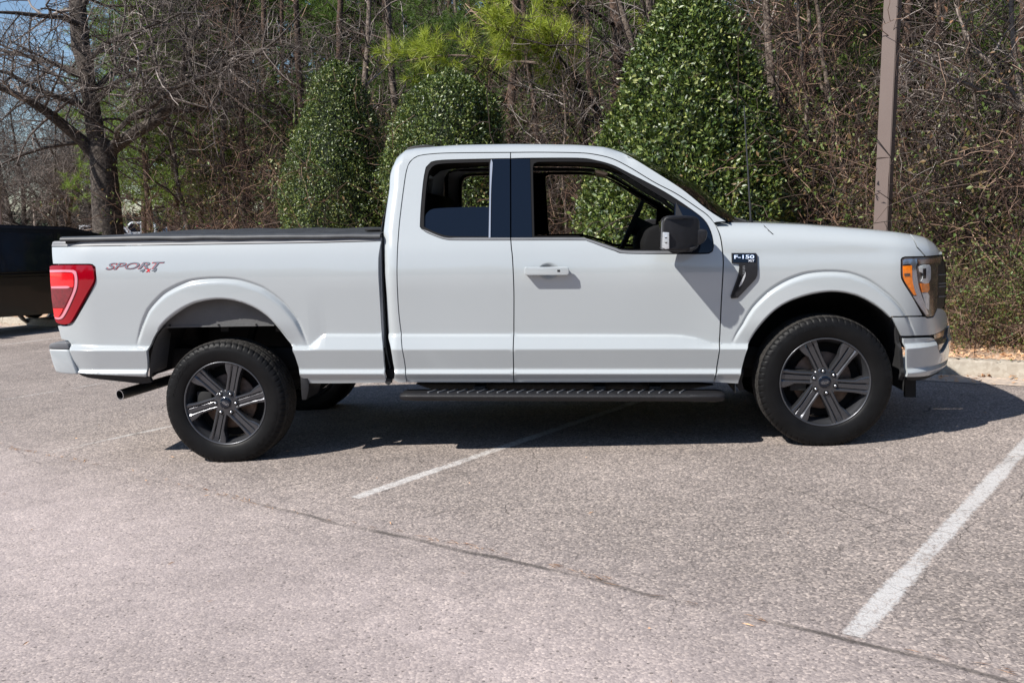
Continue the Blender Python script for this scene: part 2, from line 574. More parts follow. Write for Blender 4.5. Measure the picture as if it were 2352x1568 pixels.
def tube(name, path, r, mat, parent=None, n=12, caps=True, radii=None):
    bm = bmesh.new(); rings = []
    P = [Vector(p) for p in path]
    prev = None
    for i, p in enumerate(P):
        d = (P[min(i + 1, len(P) - 1)] - P[max(i - 1, 0)]).normalized()
        u = d.orthogonal().normalized() if prev is None else (prev - d * prev.dot(d)).normalized()
        prev = u; v = d.cross(u)
        rr = radii[i] if radii else r
        rings.append([bm.verts.new(p + (u * math.cos(2 * math.pi * k / n) + v * math.sin(2 * math.pi * k / n)) * rr) for k in range(n)])
    for a, b in zip(rings, rings[1:]):
        for k in range(n): bm.faces.new((a[k], a[(k + 1) % n], b[(k + 1) % n], b[k]))
    if caps: bm.faces.new(rings[0][::-1]); bm.faces.new(rings[-1])
    return bm_obj(name, bm, parent, mat, auto=50)

# ------------------------------------------------------------------ sheet metal
BED = [(118.8, 566.4), (300, 564), (500, 561), (700, 558), (784, 556), (876, 553.6), (870.5, 585), (869.6, 602), (870, 640), (871.5, 664.5), (874.5, 715), (877.4, 762), (880, 800),
       (883, 839.6), (887, 870.7), (887.5, 879), (784, 880.5), (709, 880.5), (703, 873), (690.5, 866)] + ARCH_R[::-1] + \
      [(200, 859.2), (176.6, 855.8), (168, 826), (160.4, 797), (156.6, 783), (140.4, 778.5), (136, 761), (132, 747.5), (152, 748.5), (166, 743), (174, 733), (200, 687), (219, 648),
       (220, 628), (218.5, 613), (212, 607.5), (205, 606.5), (121.5, 606.5), (119.5, 588)]
M_BEDTOP = 1.262
bed_panel = panel('bed_side_panel', BED, M['paint'])
REAR_DOOR = [(935, 878.5), (928, 822), (922, 767.6), (916, 716), (913, 664.5), (912, 629), (912.4, 594.5), (914.5, 552), (918, 508.9), (926, 442.7), (933.8, 392), (941.6, 372.7), (959, 359), (998, 353.2),
             (1056, 351.3), (1172.3, 350.5), (1172.5, 364.5), (1130, 365), (1017.5, 368), (990, 372.7), (978.6, 384.3), (972.7, 415.5), (966.9, 477.7), (965, 520.5),
             (969, 526), (978.6, 533), (1002, 543), (1025, 550), (1060, 551.5), (1173, 551.5), (1174.5, 572), (1177, 594.5), (1180, 664.5), (1180, 767), (1180, 878.5)]
rear_door = panel('rear_door', REAR_DOOR, M['paint'])
FRONT_DOOR = [(1172.7, 350.5), (1240, 350), (1328.7, 351.3), (1367.6, 355.2), (1406.6, 364.9), (1445.5, 384.3), (1503.8, 419.4), (1553, 445), (1599, 475.6), (1625.6, 495), (1643.2, 516.3),
              (1653.9, 542.8), (1659.2, 576.4), (1661, 603), (1659, 647.2), (1656.5, 691.4), (1654, 745), (1652, 783), (1646, 843), (1639.4, 877.8), (1180.5, 878.5), (1180.5, 767), (1180.5, 664.5), (1177.5, 594.5),
              (1175, 572), (1173.5, 551.5), (1328.7, 551.5), (1350, 553.5), (1386.8, 567), (1413, 576), (1439.9, 582), (1572.5, 583), (1628, 582), (1636.5, 577), (1639, 566), (1636, 543), (1628, 521), (1616.7, 504.5), (1590, 483),
              (1526.5, 441), (1445.5, 398.5), (1406.6, 379.4), (1367.6, 368.6), (1328.7, 363.5), (1216, 363.5), (1172.9, 364.5)]
front_door = panel('front_door', FRONT_DOOR, M['paint'])

ROOF_SIL = [(900.7, 384.3), (912.4, 361), (933.8, 344.7), (960, 340), (998, 337), (1056, 333), (1173, 331), (1260, 331.5), (1328.7, 333), (1387, 337.6), (1422, 347.4), (1441.6, 356)]
_rs = [side_px(a, b, 0.10) for a, b in ROOF_SIL]
_rsx = [a for a, b in _rs]; _rsz = [b for a, b in _rs]
XWS = _rsx[-1]
CAB_REAR = [(880, 610), (877.4, 532), (883, 485.5), (891, 431), (900.7, 384.3), (906, 371)]
_cr = [side_px(a, b, 0.0 if b > 400 else 0.10) for a, b in CAB_REAR]
_crz = [b for a, b in _cr][::1]; _crx = [a for a, b in _cr]
def cab(x, z):
    y = side(x, z)
    if z > 1.5 and x < XWS + 0.05:
        top = float(np.interp(x, _rsx, _rsz))
        u = min(0.985, max(0.0, (z - (top - 0.085)) / 0.088))
        y += 0.11 * (1 - math.sqrt(max(0, 1 - u * u))) * sstep(XWS + 0.05, XWS - 0.1, x) + 0.02 * u * sstep(XWS - 0.1, XWS, x)
    xr = float(np.interp(z, _crz, _crx))
    u = min(0.985, max(0.0, (xr + 0.075 - x) / 0.078))
    y += 0.06 * (1 - math.sqrt(max(0, 1 - u * u)))
    return y
def cab_base(x, z): return side(x, z)
CAB = [(916, 878.5), (902, 872), (905, 860), (902, 835), (896, 800), (889, 767), (886, 715), (884, 664.5), (880, 610), (877, 555.5), (877.4, 532), (883, 485.5), (891, 431), (900.7, 384.3, .1), (912.4, 361, .1), (933.8, 344.7, .1), (960, 340, .1), (998, 337.2, .1),
       (1056, 333.2, .1), (1173, 331.2, .1), (1260, 331.7, .1), (1328.7, 333.2, .1), (1387, 337.8, .08), (1422, 347.6, .05), (1441.6, 356, .02), (1503, 393), (1568, 435), (1622.8, 478.8), (1668.5, 508.8), (1645, 510.5), (1640.5, 512.5),
       (1625.6, 494.6), (1599, 475.2), (1553, 444.6), (1503.8, 419), (1445.5, 383.9), (1406.6, 364.5), (1367.6, 354.8), (1328.7, 350.9), (1240, 349.6), (1172, 350), (1056, 350.9), (998, 352.8), (959, 358.6), (941, 372.3), (933.3, 392), (925.5, 442.7), (917.5, 508.9),
       (914, 552), (912, 594.5), (911.6, 629), (912.6, 664.5), (915.6, 716), (921.6, 767.6), (927.6, 822), (934.6, 878.5)]
cab_shell = panel('cab_side', CAB, M['paint'], f=cab_base, fsurf=cab, hx=0.02)

# roof skin from rail to rail, with the cab's back wall
bm = bmesh.new(); rows = []
for x, z in catmull([(a, b) for a, b in zip(_rsx, _rsz)], 0.05):
    y0 = cab(x, z) - 0.0
    rows.append([bm.verts.new((x + (0.10 * math.sin(math.pi * j / 12) * sstep(XWS - 0.5, XWS, x)), lerp(y0 + 0.003, W - y0 - 0.003, j / 12), z + 0.020 * math.sin(math.pi * j / 12) - 0.001)) for j in range(13)])
for a, b in zip(rows, rows[1:]):
    for j in range(12): bm.faces.new((a[j], b[j], b[j + 1], a[j + 1]))
roof = bm_obj('roof', bm, truck, M['paint'], smooth=True)
bm = bmesh.new(); rows = []
for x, z in catmull([U(a, b, 0.20) for a, b in ((905, 870), (892, 780), (886, 690), (881, 600), (877.4, 532), (883, 485.5), (891, 431), (900.7, 384.3))], 0.06):
    y0 = prof(min(z, 1.86)) + 0.062
    rows.append([bm.verts.new((x, lerp(y0, W - y0, j / 6), z)) for j in range(7)])
for a, b in zip(rows, rows[1:]):
    for j in range(6): bm.faces.new((a[j], b[j], b[j + 1], a[j + 1]))
bm_obj('cab_back', bm, truck, M['paint'], smooth=True)
# rear window of the cab, set into the back wall
pts = [U(881.0, 510, 0.20), U(891.0, 431, 0.20), U(898.5, 394, 0.20)]
pydata('rear_window', [(p[0] - 0.003, y, p[1]) for p in pts for y in (0.45, W - 0.45)], [(0, 1, 3, 2), (2, 3, 5, 4)], truck, M['gloss_black'])

# headliner and inner roof sides
bm = bmesh.new(); rows = []
for x, z in catmull([(a, b - 0.055) for a, b in zip(_rsx[1:], _rsz[1:])], 0.08):
    y0 = 0.30
    rows.append([bm.verts.new((x, lerp(y0, W - y0, j / 6), z + 0.012 * math.sin(math.pi * j / 6))) for j in range(7)])
for a, b in zip(rows, rows[1:]):
    for j in range(6): bm.faces.new((a[j], b[j], b[j + 1], a[j + 1]))
bm_obj('headliner', bm, truck, M['headliner'], smooth=True)

# fender and hood
HOOD_SIL = [(1645, 509.6), (1700, 509.8), (1748, 510.4), (1800, 512.2), (1848.7, 514.4), (1929, 520.4), (2005, 526.5), (2050, 531), (2089, 536.5), (2121, 542.5), (2141, 552.5), (2157.5, 568.6), (2163.5, 578.6)]
HOOD_Y = 0.20
_hs = [U(a, b, HOOD_Y + plan(U(a, b, 0.2)[0]) * 0.8) for a, b in HOOD_SIL]
_hx = [a for a, b in _hs]; _hz = [b for a, b in _hs]
def fend(x, z):
    y = side(x, z)
    if z > 1.1:
        top = float(np.interp(x, _hx, _hz))
        u = min(1.0, max(0.0, (z - (top - 0.105)) / 0.105))
        y += 0.125 * (1 - math.sqrt(max(0, 1 - u * u))) + 0.0 * u
        y -= 0.012 * sstep(1.14, 1.24, z) * sstep(0.55, 0.2, x)
    return y
FENDER = [(1645, 510.5, .1), (1700, 510.2, .12), (1748, 510.8, .12), (1800, 512.6, .12), (1848.7, 514.8, .12), (1929, 520.8, .12), (2005, 526.9, .12), (2050, 531.4, .12), (2086, 536.5, .12), (2096, 551, .05), (2107, 568.6), (2125, 589),
          (2078.8, 590), (2072.5, 592), (2069.5, 596), (2069.5, 631), (2075, 648), (2095.5, 681), (2119.5, 725), (2047.5, 726.7)] + \
         [(2045, 731), (2017, 707), (1969, 680.8), (1908.8, 670.8), (1840.7, 682.9), (1788.5, 707), (1744.4, 751), (1718.4, 799), (1704, 847), (1696, 881.3)] + \
         [(1640.5, 878), (1647, 843), (1653, 783), (1655, 745), (1657.5, 691.4), (1660, 647.2), (1662, 603), (1660.2, 576.4), (1654.9, 542.8), (1644.2, 516.3), (1642, 513)]
fender = panel('fender', FENDER, M['paint'], f=lambda x, z: side(x, z), fsurf=fend, hx=0.02)
# hood skin
bm = bmesh.new(); rows = []
for x, z in catmull([(a, b) for a, b in zip(_hx, _hz)], 0.04):
    y0 = min(0.9, fend(x, z) + 0.004)
    rows.append([bm.verts.new((x + 0.055 * math.sin(math.pi * j / 14) * sstep(0.3, 0.75, x), lerp(y0, W - y0, j / 14),
                               z + 0.018 * math.sin(math.pi * j / 14) * (1 - sstep(0.45, 0.8, x)) - 0.002)) for j in range(15)])
for a, b in zip(rows, rows[1:]):
    for j in range(14): bm.faces.new((a[j], b[j], b[j + 1], a[j + 1]))
hood = bm_obj('hood', bm, truck, M['paint'], smooth=True)
HOODNOSE = [(2087.5, 536.7, .12), (2121, 542.8, .08), (2141, 552.8, .05), (2157.5, 568.8, .03), (2163.5, 578.8, .02), (2164, 585.5), (2126.5, 589), (2108.5, 568.6), (2097.5, 551, .05)]
panel('hood_nose', HOODNOSE, M['paint'], f=lambda x, z: side(x, z), fsurf=fend, hx=0.015, step=0.012)
pts = [(a, b) for a, b in ((1748, 511.5), (1756, 520), (1766, 530), (1776, 538.5))]
q = [side_px(a, b, 0.0, lambda x, z: fend(x, min(z, 1.345))) for a, b in pts]
P = []
for x, z in q:
    P += [(x - 0.003, fend(x, z) - 0.0015, z - 0.001), (x + 0.003, fend(x, z) - 0.0015, z + 0.001)]
pydata('hood_shut_line', P, [(2 * i, 2 * i + 1, 2 * i + 3, 2 * i + 2) for i in range(len(q) - 1)], truck, M['void'])
# nose closing strip across the front
def span(name, pxs, y, mat, bulge=0.05, n=12):
    bm = bmesh.new(); rows = []
    for x, z, yy in pxs:
        rows.append([bm.verts.new((x + bulge * math.sin(math.pi * j / n), lerp(yy, W - yy, j / n), z)) for j in range(n + 1)])
    for a, b in zip(rows, rows[1:]):
        for j in range(n): bm.faces.new((a[j], b[j], b[j + 1], a[j + 1]))
    return bm_obj(name, bm, truck, mat, smooth=True)

# front bumper, two tone, and grille
BUMP_UP = [(2047.4, 728), (2119, 727), (2130.4, 730), (2144, 728), (2150, 716), (2152.8, 707.5), (2166, 710), (2175, 720), (2179.2, 736), (2177, 748), (2170, 757), (2157, 764), (2141.6, 769.3), (2110, 771), (2069.9, 771.8), (2060, 751)]
panel('bumper_cover', BUMP_UP, M['paint'], hx=0.015, step=0.012)
BUMP_LO = [(2073, 776), (2110, 775.5), (2140, 774.5), (2147, 781), (2153, 797), (2158, 810), (2166, 807), (2173, 796), (2176, 772), (2179, 752), (2184, 748), (2186.4, 762), (2186, 780), (2184, 802), (2179.7, 826), (2171, 841), (2152.8, 853.5), (2130, 862.6), (2080, 865.5), (2081, 847), (2080, 818)]
bumper = panel('front_bumper', BUMP_LO, M['paint'], hx=0.015, step=0.012, off=-0.012)
panel('fog_lamp_bezel', [(2146, 770), (2157, 765), (2170, 758), (2178, 750), (2175, 772), (2172, 795), (2165, 806), (2158, 809), (2148, 780)], M['lamp_dark'], hx=0.02, off=0.012, gap=0.001)
panel('bumper_gap_trim', [(2066, 769), (2141, 767), (2178, 748), (2178, 756), (2142, 777), (2070, 779)], M['void'], hx=0.03, off=0.02, gap=0)
panel('bumper_lip', [(2085, 863), (2130, 860), (2153, 851), (2171, 839), (2174, 843), (2162, 853), (2130, 870), (2095, 874), (2085, 872)], M['matte_black'], hx=0.03, off=0.012, gap=0)
pts = [side_px(*p) for p in ((2164, 585), (2168, 600), (2172, 615), (2172.5, 640), (2172, 670), (2170, 700), (2168, 710))]
pts = [(x + 0.01, z, min(0.75, side(x, z) + 0.02)) for x, z in pts]
span('grille', pts, 0.4, M['black_plastic'], 0.06)
panel('grille_side', [(2153, 602), (2168, 600), (2172, 615), (2172.5, 640), (2172, 670), (2169.5, 704), (2152, 716)], M['black_plastic'], hx=0.02, off=0.004, gap=0.0)
for yy in (630, 650, 657, 680):
    panel('grille_bar', [(2156, yy), (2173.2, yy - 1), (2173.2, yy + 1.6), (2156, yy + 2.4)], M['grey_plastic'], hx=0.03, off=-0.004, gap=0.0, both=False, flange=0.01)
pts = [side_px(*p) for p in ((2166, 710), (2175, 720), (2179.2, 736), (2172, 756), (2184, 750), (2186.4, 765), (2184, 802), (2179.7, 826), (2171, 841))]
span('bumper_face', [(x - 0.002, z, min(0.8, side(x, z))) for x, z in pts], 0.4, M['paint'], 0.05)
pts = [side_px(*p) for p in ((2163.5, 578.6), (2164, 585))]
span('hood_lip', [(x, z, min(0.8, side(x, z))) for x, z in pts], 0.4, M['paint'], 0.05)
# headlight
hl = panel('headlight', [(2071.5, 596), (2078.8, 592), (2123.7, 591), (2162, 588), (2166, 592), (2163, 603.4), (2155, 610), (2155, 670.7), (2151.7, 715.5), (2143.8, 726), (2130.4, 728), (2121.4, 719), (2096.8, 678.6), (2077, 645), (2071.8, 630.3)],
           M['lamp_dark'], hx=0.015, off=0.003, gap=0.0008, step=0.012)
for o in hl: pass
def hpart(name, pts, mat, off=-0.004, i=0, flange=0.012, parent=None, step=0.008, corner=32):
    return panel(name, pts, mat, hx=0.015, off=off, gap=0.0, step=step, both=False, parent=parent or hl[0], flange=flange, corner=corner)
hpart('lamp_surround', [(2073.5, 599), (2079, 595), (2105, 594.5), (2107, 603), (2103.5, 612), (2107, 640), (2112, 665), (2125, 700), (2133, 722), (2128, 722), (2118, 705), (2110, 690), (2101, 668), (2096, 645), (2094.5, 612), (2090, 606), (2074, 608)], M['lamp_silver'], -0.003)
hpart('turn_signal', [(2074, 611), (2094, 610), (2095, 640), (2100, 665), (2105, 677), (2099, 677.5), (2086, 658), (2076, 640)], M['amber'], -0.005)
hpart('turn_signal_divider', [(2076, 628), (2089, 627.5), (2089, 633.5), (2077, 634)], M['lamp_dark'], -0.0075, flange=0.002)
hpart('lamp_strip', [(2097, 680), (2105, 679), (2120, 706), (2128, 724), (2124, 720), (2110, 700)], M['lamp_silver'], -0.0035)
hpart('projector_bezel', [(2110, 613), (2120, 608), (2134, 608), (2137, 614), (2137, 640), (2132, 650), (2122, 651), (2114, 646), (2118, 640), (2120, 628), (2112, 624)], M['lamp_clear'], -0.007)
hpart('projector_lens', [(2119, 617), (2126, 616), (2126, 639), (2119, 640)], M['gloss_black'], -0.0095, flange=0.004)
hpart('side_marker', [(2113, 651), (2133, 650), (2134.5, 664), (2130, 671), (2118, 671)], M['amber'], -0.007)
hpart('lower_reflector', [(2118, 673), (2130, 672), (2134, 678), (2133, 712), (2128, 708)], M['lamp_clear'], -0.006)
hpart('lamp_brow', [(2108, 597), (2160, 592), (2160, 601), (2140, 605), (2112, 606)], simple('lamp_brow_glass', (0.24, 0.15, 0.11), 0.12, 0.5, 1.0), -0.004)

# tail light
TL = [(116, 611.5), (121, 609.5), (160, 608.6), (205.6, 608.6), (213, 611), (216.2, 617), (217.5, 630), (217, 646), (200, 676), (183, 707), (166, 737), (159, 743), (151, 744.7), (137, 743), (130, 739), (125.5, 722), (121, 690), (117, 640)]
tl = panel('tail_light', TL, M['red_lens'], hx=0.015, off=-0.010, gap=0.0008, step=0.012, flange=0.03)
def tpart(name, pts, mat, off=-0.013, corner=32):
    return panel(name, pts, mat, hx=0.015, off=off, gap=0.0, step=0.008, both=False, parent=tl[0], flange=0.006, corner=corner)
tpart('upper_lens', [(118, 626), (150, 626.5), (168, 627), (171, 634), (171.5, 656), (169, 659), (119.5, 658)], M['bright_red'])
tpart('middle_lens', [(119.5, 661), (155, 661), (168, 661), (168, 668), (152, 702), (147, 706), (124, 706), (121, 684)], M['deep_red'])
tpart('lower_lens', [(124.5, 708), (147, 707.5), (144, 716), (137, 727), (130, 729), (127.5, 728)], M['bright_red'])
tpart('light_guide', [(117, 620), (150, 619.5), (172, 620.5), (178, 625), (180.5, 640), (179, 660), (172, 680), (158, 711), (147, 729), (137, 733), (128.5, 731), (128.5, 727.5), (137, 728.5), (144, 724), (154, 706), (167, 678), (173.5, 658),
                      (174.5, 640), (172.5, 630), (168, 625.5), (150, 624.5), (117.5, 625)], M['pink_strip'], -0.0145)
tpart('light_guide', [(120, 657.3), (156, 656.5), (162, 658.5), (158, 661.8), (120.5, 662)], M['pink_strip'], -0.0140)

# bed rail caps, tonneau, tailgate, bumper
rail = panel('bed_rail', [(118.8, 565.6), (121, 556), (125, 554), (300, 552.5), (500, 549.5), (700, 546.5), (784, 545), (870, 543.5), (875, 546), (876, 552.8), (784, 555.2), (700, 557.2), (500, 560.2), (300, 563.2)], M['rail_plastic'], off=-0.002, gap=0.0005, hx=0.05)
panel('rail_groove', [(122, 559.4), (300, 557.2), (500, 554.2), (700, 551.0), (874, 548.5), (874, 549.6), (700, 552.2), (500, 555.4), (300, 558.4), (122, 560.6)], M['grey_plastic'], off=-0.0045, gap=0, hx=0.1, flange=0.002, both=False)
# soft roll-up cover, slightly crowned and sagging between its bows
x0, zr0 = U(146, 549, 0.10); x1, zr1 = U(876, 543, 0.10)
bm = bmesh.new(); rows = []
NX = 60
for i in range(NX + 1):
    x = lerp(x0, x1, i / NX); zb = lerp(zr0, zr1, i / NX)
    lift = 0.010 + 0.006 * sstep(0, 0.25, i / NX) + 0.0010 * math.sin(i * 0.5)
    row = []
    for j in range(21):
        v = j / 20
        y = lerp(0.075, W - 0.075, v)
        cr = 0.040 * sstep(0, 0.5, i / NX + 0.12)
        z = zb + lift + cr * math.sin(math.pi * v) ** 0.7 + 0.003 * math.sin(i * 0.52) * math.sin(math.pi * v)
        row.append(bm.verts.new((x, y, z)))
    rows.append(row)
for a, b in zip(rows, rows[1:]):
    for j in range(20): bm.faces.new((a[j], b[j], b[j + 1], a[j + 1]))
ton = bm_obj('tonneau_cover', bm, truck, M['vinyl'], smooth=True)
bm = bmesh.new(); rows = []
for i in range(NX + 1):
    x = lerp(x0 - 0.006, x1, i / NX); zb = lerp(zr0, zr1, i / NX)
    lift = 0.0105 + 0.006 * sstep(0, 0.25, i / NX) + 0.0010 * math.sin(i * 0.5)
    w = 0.0014 * math.sin(i * 0.7 + 1)
    rows.append([bm.verts.new(p) for p in ((x, 0.100, zb + lift + 0.004), (x, 0.078, zb + lift + 0.001), (x, 0.066, zb + lift - 0.008), (x, 0.064 + w * 0.3, zb + lift - 0.024 + w), (x, 0.072, zb + lift - 0.027 + w))])
for a, b in zip(rows, rows[1:]):
    for j in range(4): bm.faces.new((a[j], b[j], b[j + 1], a[j + 1]))
bm_obj('cover_edge', bm, truck, M['vinyl_edge'], smooth=True)
box('cover_latch', x1 - 0.13, x1 - 0.02, 0.2, 0.32, zr1 + 0.035, zr1 + 0.05, M['matte_black'], bevel=0.004)
box('bed_front_wall', x1 - 0.03, x1 + 0.0, 0.08, W - 0.08, 0.6, zr1 - 0.01, M['paint'])
box('cover_rail', x0 + 0.02, x1, 0.085, 0.13, zr0 - 0.03, zr0 + 0.001, M['matte_black'])
xt = XTAIL
prism('tailgate', [(xt + 0.012, 1.24), (xt + 0.0, 1.20), (xt + 0.01, 0.98), (xt + 0.05, 0.66), (xt + 0.10, 0.66), (xt + 0.08, 1.24)], 0.12, W - 0.12, M['paint'], bevel=0.008)
# rear bumper
RB = [(111, 801.5), (158.3, 802.8), (168, 831), (178, 860), (160, 859.5), (140, 857.5), (127.6, 854.9), (120, 835)]
rb = pxprism('rear_bumper', RB, 0.055, W - 0.055, M['paint'], bevel=0.016, seg=3)
pxprism('bumper_step_pad', [(115.8, 788.5), (125, 786.5), (150, 787), (156, 790), (158.5, 801.5), (111.5, 800.7), (113, 792)], 0.057, W - 0.057, M['grey_plastic'], bevel=0.006)
pxprism('bumper_side_gap', [(154, 790), (162, 796), (182, 858), (175, 859)], 0.08, W - 0.08, M['matte_black'])
panel('lower_valance', [(176, 856), (341, 867), (347, 878.5), (323, 881.5), (280, 877), (200.7, 867.9), (181, 860)], M['matte_black'], off=0.012, gap=0, hx=0.06)
# ------------------------------------------------------------------ windows, trim, glass
def rpanel(name, pts, mat, off=0.004, both=True, flange=0.02, gap=0.0, hx=0.05, step=0.015, holes=(), parent=None, corner=32, f=side):
    return panel(name, pts, mat, f=f, hx=hx, gap=gap, flange=flange, both=both, off=off, step=step, holes=holes, parent=parent, corner=corner, zstep=0.03)
TRIM_R = [(965.5, 520.5), (967.4, 477.7), (973.2, 415.5), (979.2, 384.6), (990.4, 373.2), (1017.5, 368.5), (1130, 365.5), (1130, 551), (1060, 551), (1025, 549.5), (1002, 542.5), (978.6, 532.5), (969.3, 525.6)]
OPEN_R = [(973, 520), (974.5, 477.7), (980, 418), (985.5, 392), (995, 381), (1018, 375.5), (1123, 372), (1124, 543.5), (1060, 543.5), (1025, 541.5), (1003, 535), (982, 525.5), (976, 522.5)]
trim_r = rpanel('window_trim', TRIM_R, M['trim_black'], off=0.003, holes=[OPEN_R], flange=0.06)
rpanel('belt_moulding', [(972, 527), (980, 529.5), (1003, 539.5), (1026, 546), (1060, 545.8), (1171.5, 545.8), (1171.8, 551), (1060, 551.2), (1025, 549.7), (1002, 542.7), (978.6, 532.7), (969.3, 525.8)], M['grey_plastic'], off=-0.001, flange=0.01)
rpanel('pillar_trim', [(1130.5, 365), (1171.3, 364.5), (1171.8, 545.5), (1127.5, 545.5)], M['gloss_black'], off=0.001, gap=0.001)
rpanel('glass_run', [(1129, 366), (1131.5, 374), (1128, 440), (1126.5, 546), (1122.5, 546), (1124.5, 440), (1126, 378)], M['satin'], off=-0.002, flange=0.01)
rpanel('pillar_trim', [(1173.8, 364.5), (1217.5, 364.5), (1222.5, 545.5), (1174.3, 545.5)], M['gloss_black'], off=0.001, gap=0.001)
rpanel('window_glass', [(973, 521), (972.5, 507), (975, 497), (982, 486.5), (994, 479.8), (1030, 477), (1075, 475.5), (1125, 474.6), (1125, 544), (1060, 544), (1025, 542), (1003, 536), (982, 526)], M['gloss_black'], off=0.016, flange=0.004)
TRIM_F = [(1217.5, 364.5), (1328.7, 364), (1367.6, 369.2), (1406.6, 380), (1445.5, 399.2), (1526.5, 441.6), (1590, 483.8), (1616.7, 505.2), (1628, 521.6), (1635.4, 543), (1638.4, 566), (1636, 576), (1628, 581.3), (1572.5, 582.2), (1439.9, 581.3), (1413, 575.3), (1386.8, 566.5), (1350, 553.2), (1328.7, 551), (1222.5, 551)]
OPEN_F = [(1223.7, 383), (1226, 376), (1234, 372), (1330, 371.5), (1373.5, 374.5), (1396.8, 380.3), (1425.8, 394.9), (1481, 428.8), (1549.5, 469.5), (1550.8, 495.7), (1547.5, 573.2), (1434.6, 572.8), (1408.4, 565.5), (1373.5, 553.9), (1332.8, 543.7), (1321, 541.6), (1227, 542.8)]
rpanel('window_trim', TRIM_F, M['trim_black'], off=0.003, holes=[OPEN_F], flange=0.06)
rpanel('belt_moulding', [(1174, 545.8), (1328, 545.6), (1346, 547.5), (1386.8, 560.5), (1413, 569), (1440, 575.5), (1547, 576), (1547, 582), (1439.9, 581.5), (1413, 575.5), (1386.8, 566.7), (1350, 553.4), (1328.7, 551.2), (1174, 551.2)], M['grey_plastic'], off=-0.001, flange=0.01)
rpanel('mirror_sail', [(1550, 467), (1590, 484.5), (1616, 505.5), (1627.5, 522), (1634.8, 543), (1637.8, 566), (1635.5, 575.5), (1628, 580.5), (1547.5, 580.5), (1549, 520)], M['gloss_black'], off=0.0005, flange=0.02)
rpanel('sail_fin', [(1552.5, 463), (1556, 470), (1568, 496), (1551.5, 496)], M['black_plastic'], off=-0.002, flange=0.01)
rpanel('window_channel', [(1440, 399), (1552, 462), (1552.5, 466), (1500, 437), (1438, 402)], M['rail_plastic'], off=0.012, flange=0.004)

# windscreen
bm = bmesh.new(); rows = []
wl = [U(a, b, 0.24) for a, b in ((1440, 357), (1503, 394), (1568, 436), (1622.8, 479.5), (1668.5, 509.5))]
for i, (x, z) in enumerate(catmull(wl, 0.08)):
    y0 = side(x, z) + 0.012
    t = (x - wl[0][0]) / (wl[-1][0] - wl[0][0])
    rows.append([bm.verts.new((x + (0.10 + 0.06 * t) * math.sin(math.pi * j / 16), lerp(y0, W - y0, j / 16), z + (0.02 + 0.045 * math.sin(math.pi * t)) * math.sin(math.pi * j / 16))) for j in range(17)])
for a, b in zip(rows, rows[1:]):
    for j in range(16): bm.faces.new((a[j], b[j], b[j + 1], a[j + 1]))
bm_obj('windshield', bm, truck, M['clear_glass'], smooth=True)
# cowl panel with wiper arm
xa, za = U(1668, 508, 0.3); xb, zb = U(1752, 511, 0.3)
prism('cowl', [(xa - 0.05, za - 0.02), (xb, zb - 0.02), (xb, zb - 0.002), (xa + 0.03, za + 0.006), (xa - 0.04, za + 0.01)], 0.28, W - 0.28, M['matte_black'], bevel=0.004)
tube('wiper_arm', [(xb - 0.06, 0.55, zb + 0.01), (xa + 0.06, 0.62, za + 0.03), (xa - 0.02, 0.9, za + 0.09)], 0.008, M['matte_black'], truck, 8)
tube('wiper_blade', [(xa + 0.03, 0.50, za + 0.022), (xa - 0.03, 0.85, za + 0.09)], 0.007, M['matte_black'], truck, 8)
# antennas
ax, az = U(1725, 511, 0.22)
bx_, bz_ = U(1709, 243, 0.22)
ant = tube('antenna', [(ax, 0.22, az - 0.01), (lerp(ax, bx_, .5), 0.22, lerp(az, bz_, .5)), (bx_, 0.22, bz_)], 0.004, simple('antenna_black', (0.035, 0.036, 0.04), 0.4), truck, 8, radii=[0.0062, 0.0048, 0.0036])
tube('antenna_base', [(ax + 0.001, 0.22, az - 0.02), (ax, 0.22, az + 0.02)], 0.012, M['black_plastic'], ant, 10)
fx, fz = U(940, 345, 0.9)
p = [U(a, b, 0.95) for a, b in ((931, 350), (936, 341), (950, 336), (985, 333), (1005, 338), (1000, 345))]
prism('roof_antenna_fin', smooth_poly(p, 0.02), 0.93, 1.07, M['black_plastic'], bevel=0.012)

# ------------------------------------------------------------------ door handle
HN = [(1204.5, 616), (1207, 613.5), (1303, 613), (1307, 616), (1307, 629), (1303, 632), (1209, 632.5), (1204.5, 629)]
hy = side(*side_px(1255, 622))
for s_ in (0, 1):
    y0, y1 = (hy - 0.052, hy - 0.026) if s_ == 0 else (W - hy + 0.026, W - hy + 0.052)
    h = pxprism('door_handle', HN, y0 if s_ == 0 else -0.02, 0, M['paint'], parent=(front_door[s_]), bevel=0.0) if False else None
    q = smooth_poly([U(a, b, hy - 0.05) for a, b in HN], 0.008)
    h = prism('door_handle', q, y0, y1, M['paint'], parent=front_door[s_], bevel=0.007, seg=3)
    for a0, a1 in ((1207, 1216), (1295, 1304)):
        q = [U(a, b, hy) for a, b in ((a0, 617), (a1, 617), (a1, 629), (a0, 629))]
        prism('handle_foot', q, min(y0, y1) + (0.02 if s_ == 0 else -0.04), max(y0, y1) + (0.04 if s_ == 0 else -0.02), M['paint'], parent=front_door[s_])
    if s_ == 0:
        q = [U(a, b, hy - 0.052) for a, b in ((1280, 619.5), (1286.5, 619.5), (1286.5, 624.5), (1280, 624.5))]
        prism('handle_sensor', q, hy - 0.0535, hy - 0.045, M['matte_black'], parent=front_door[0], bevel=0.001, seg=1)
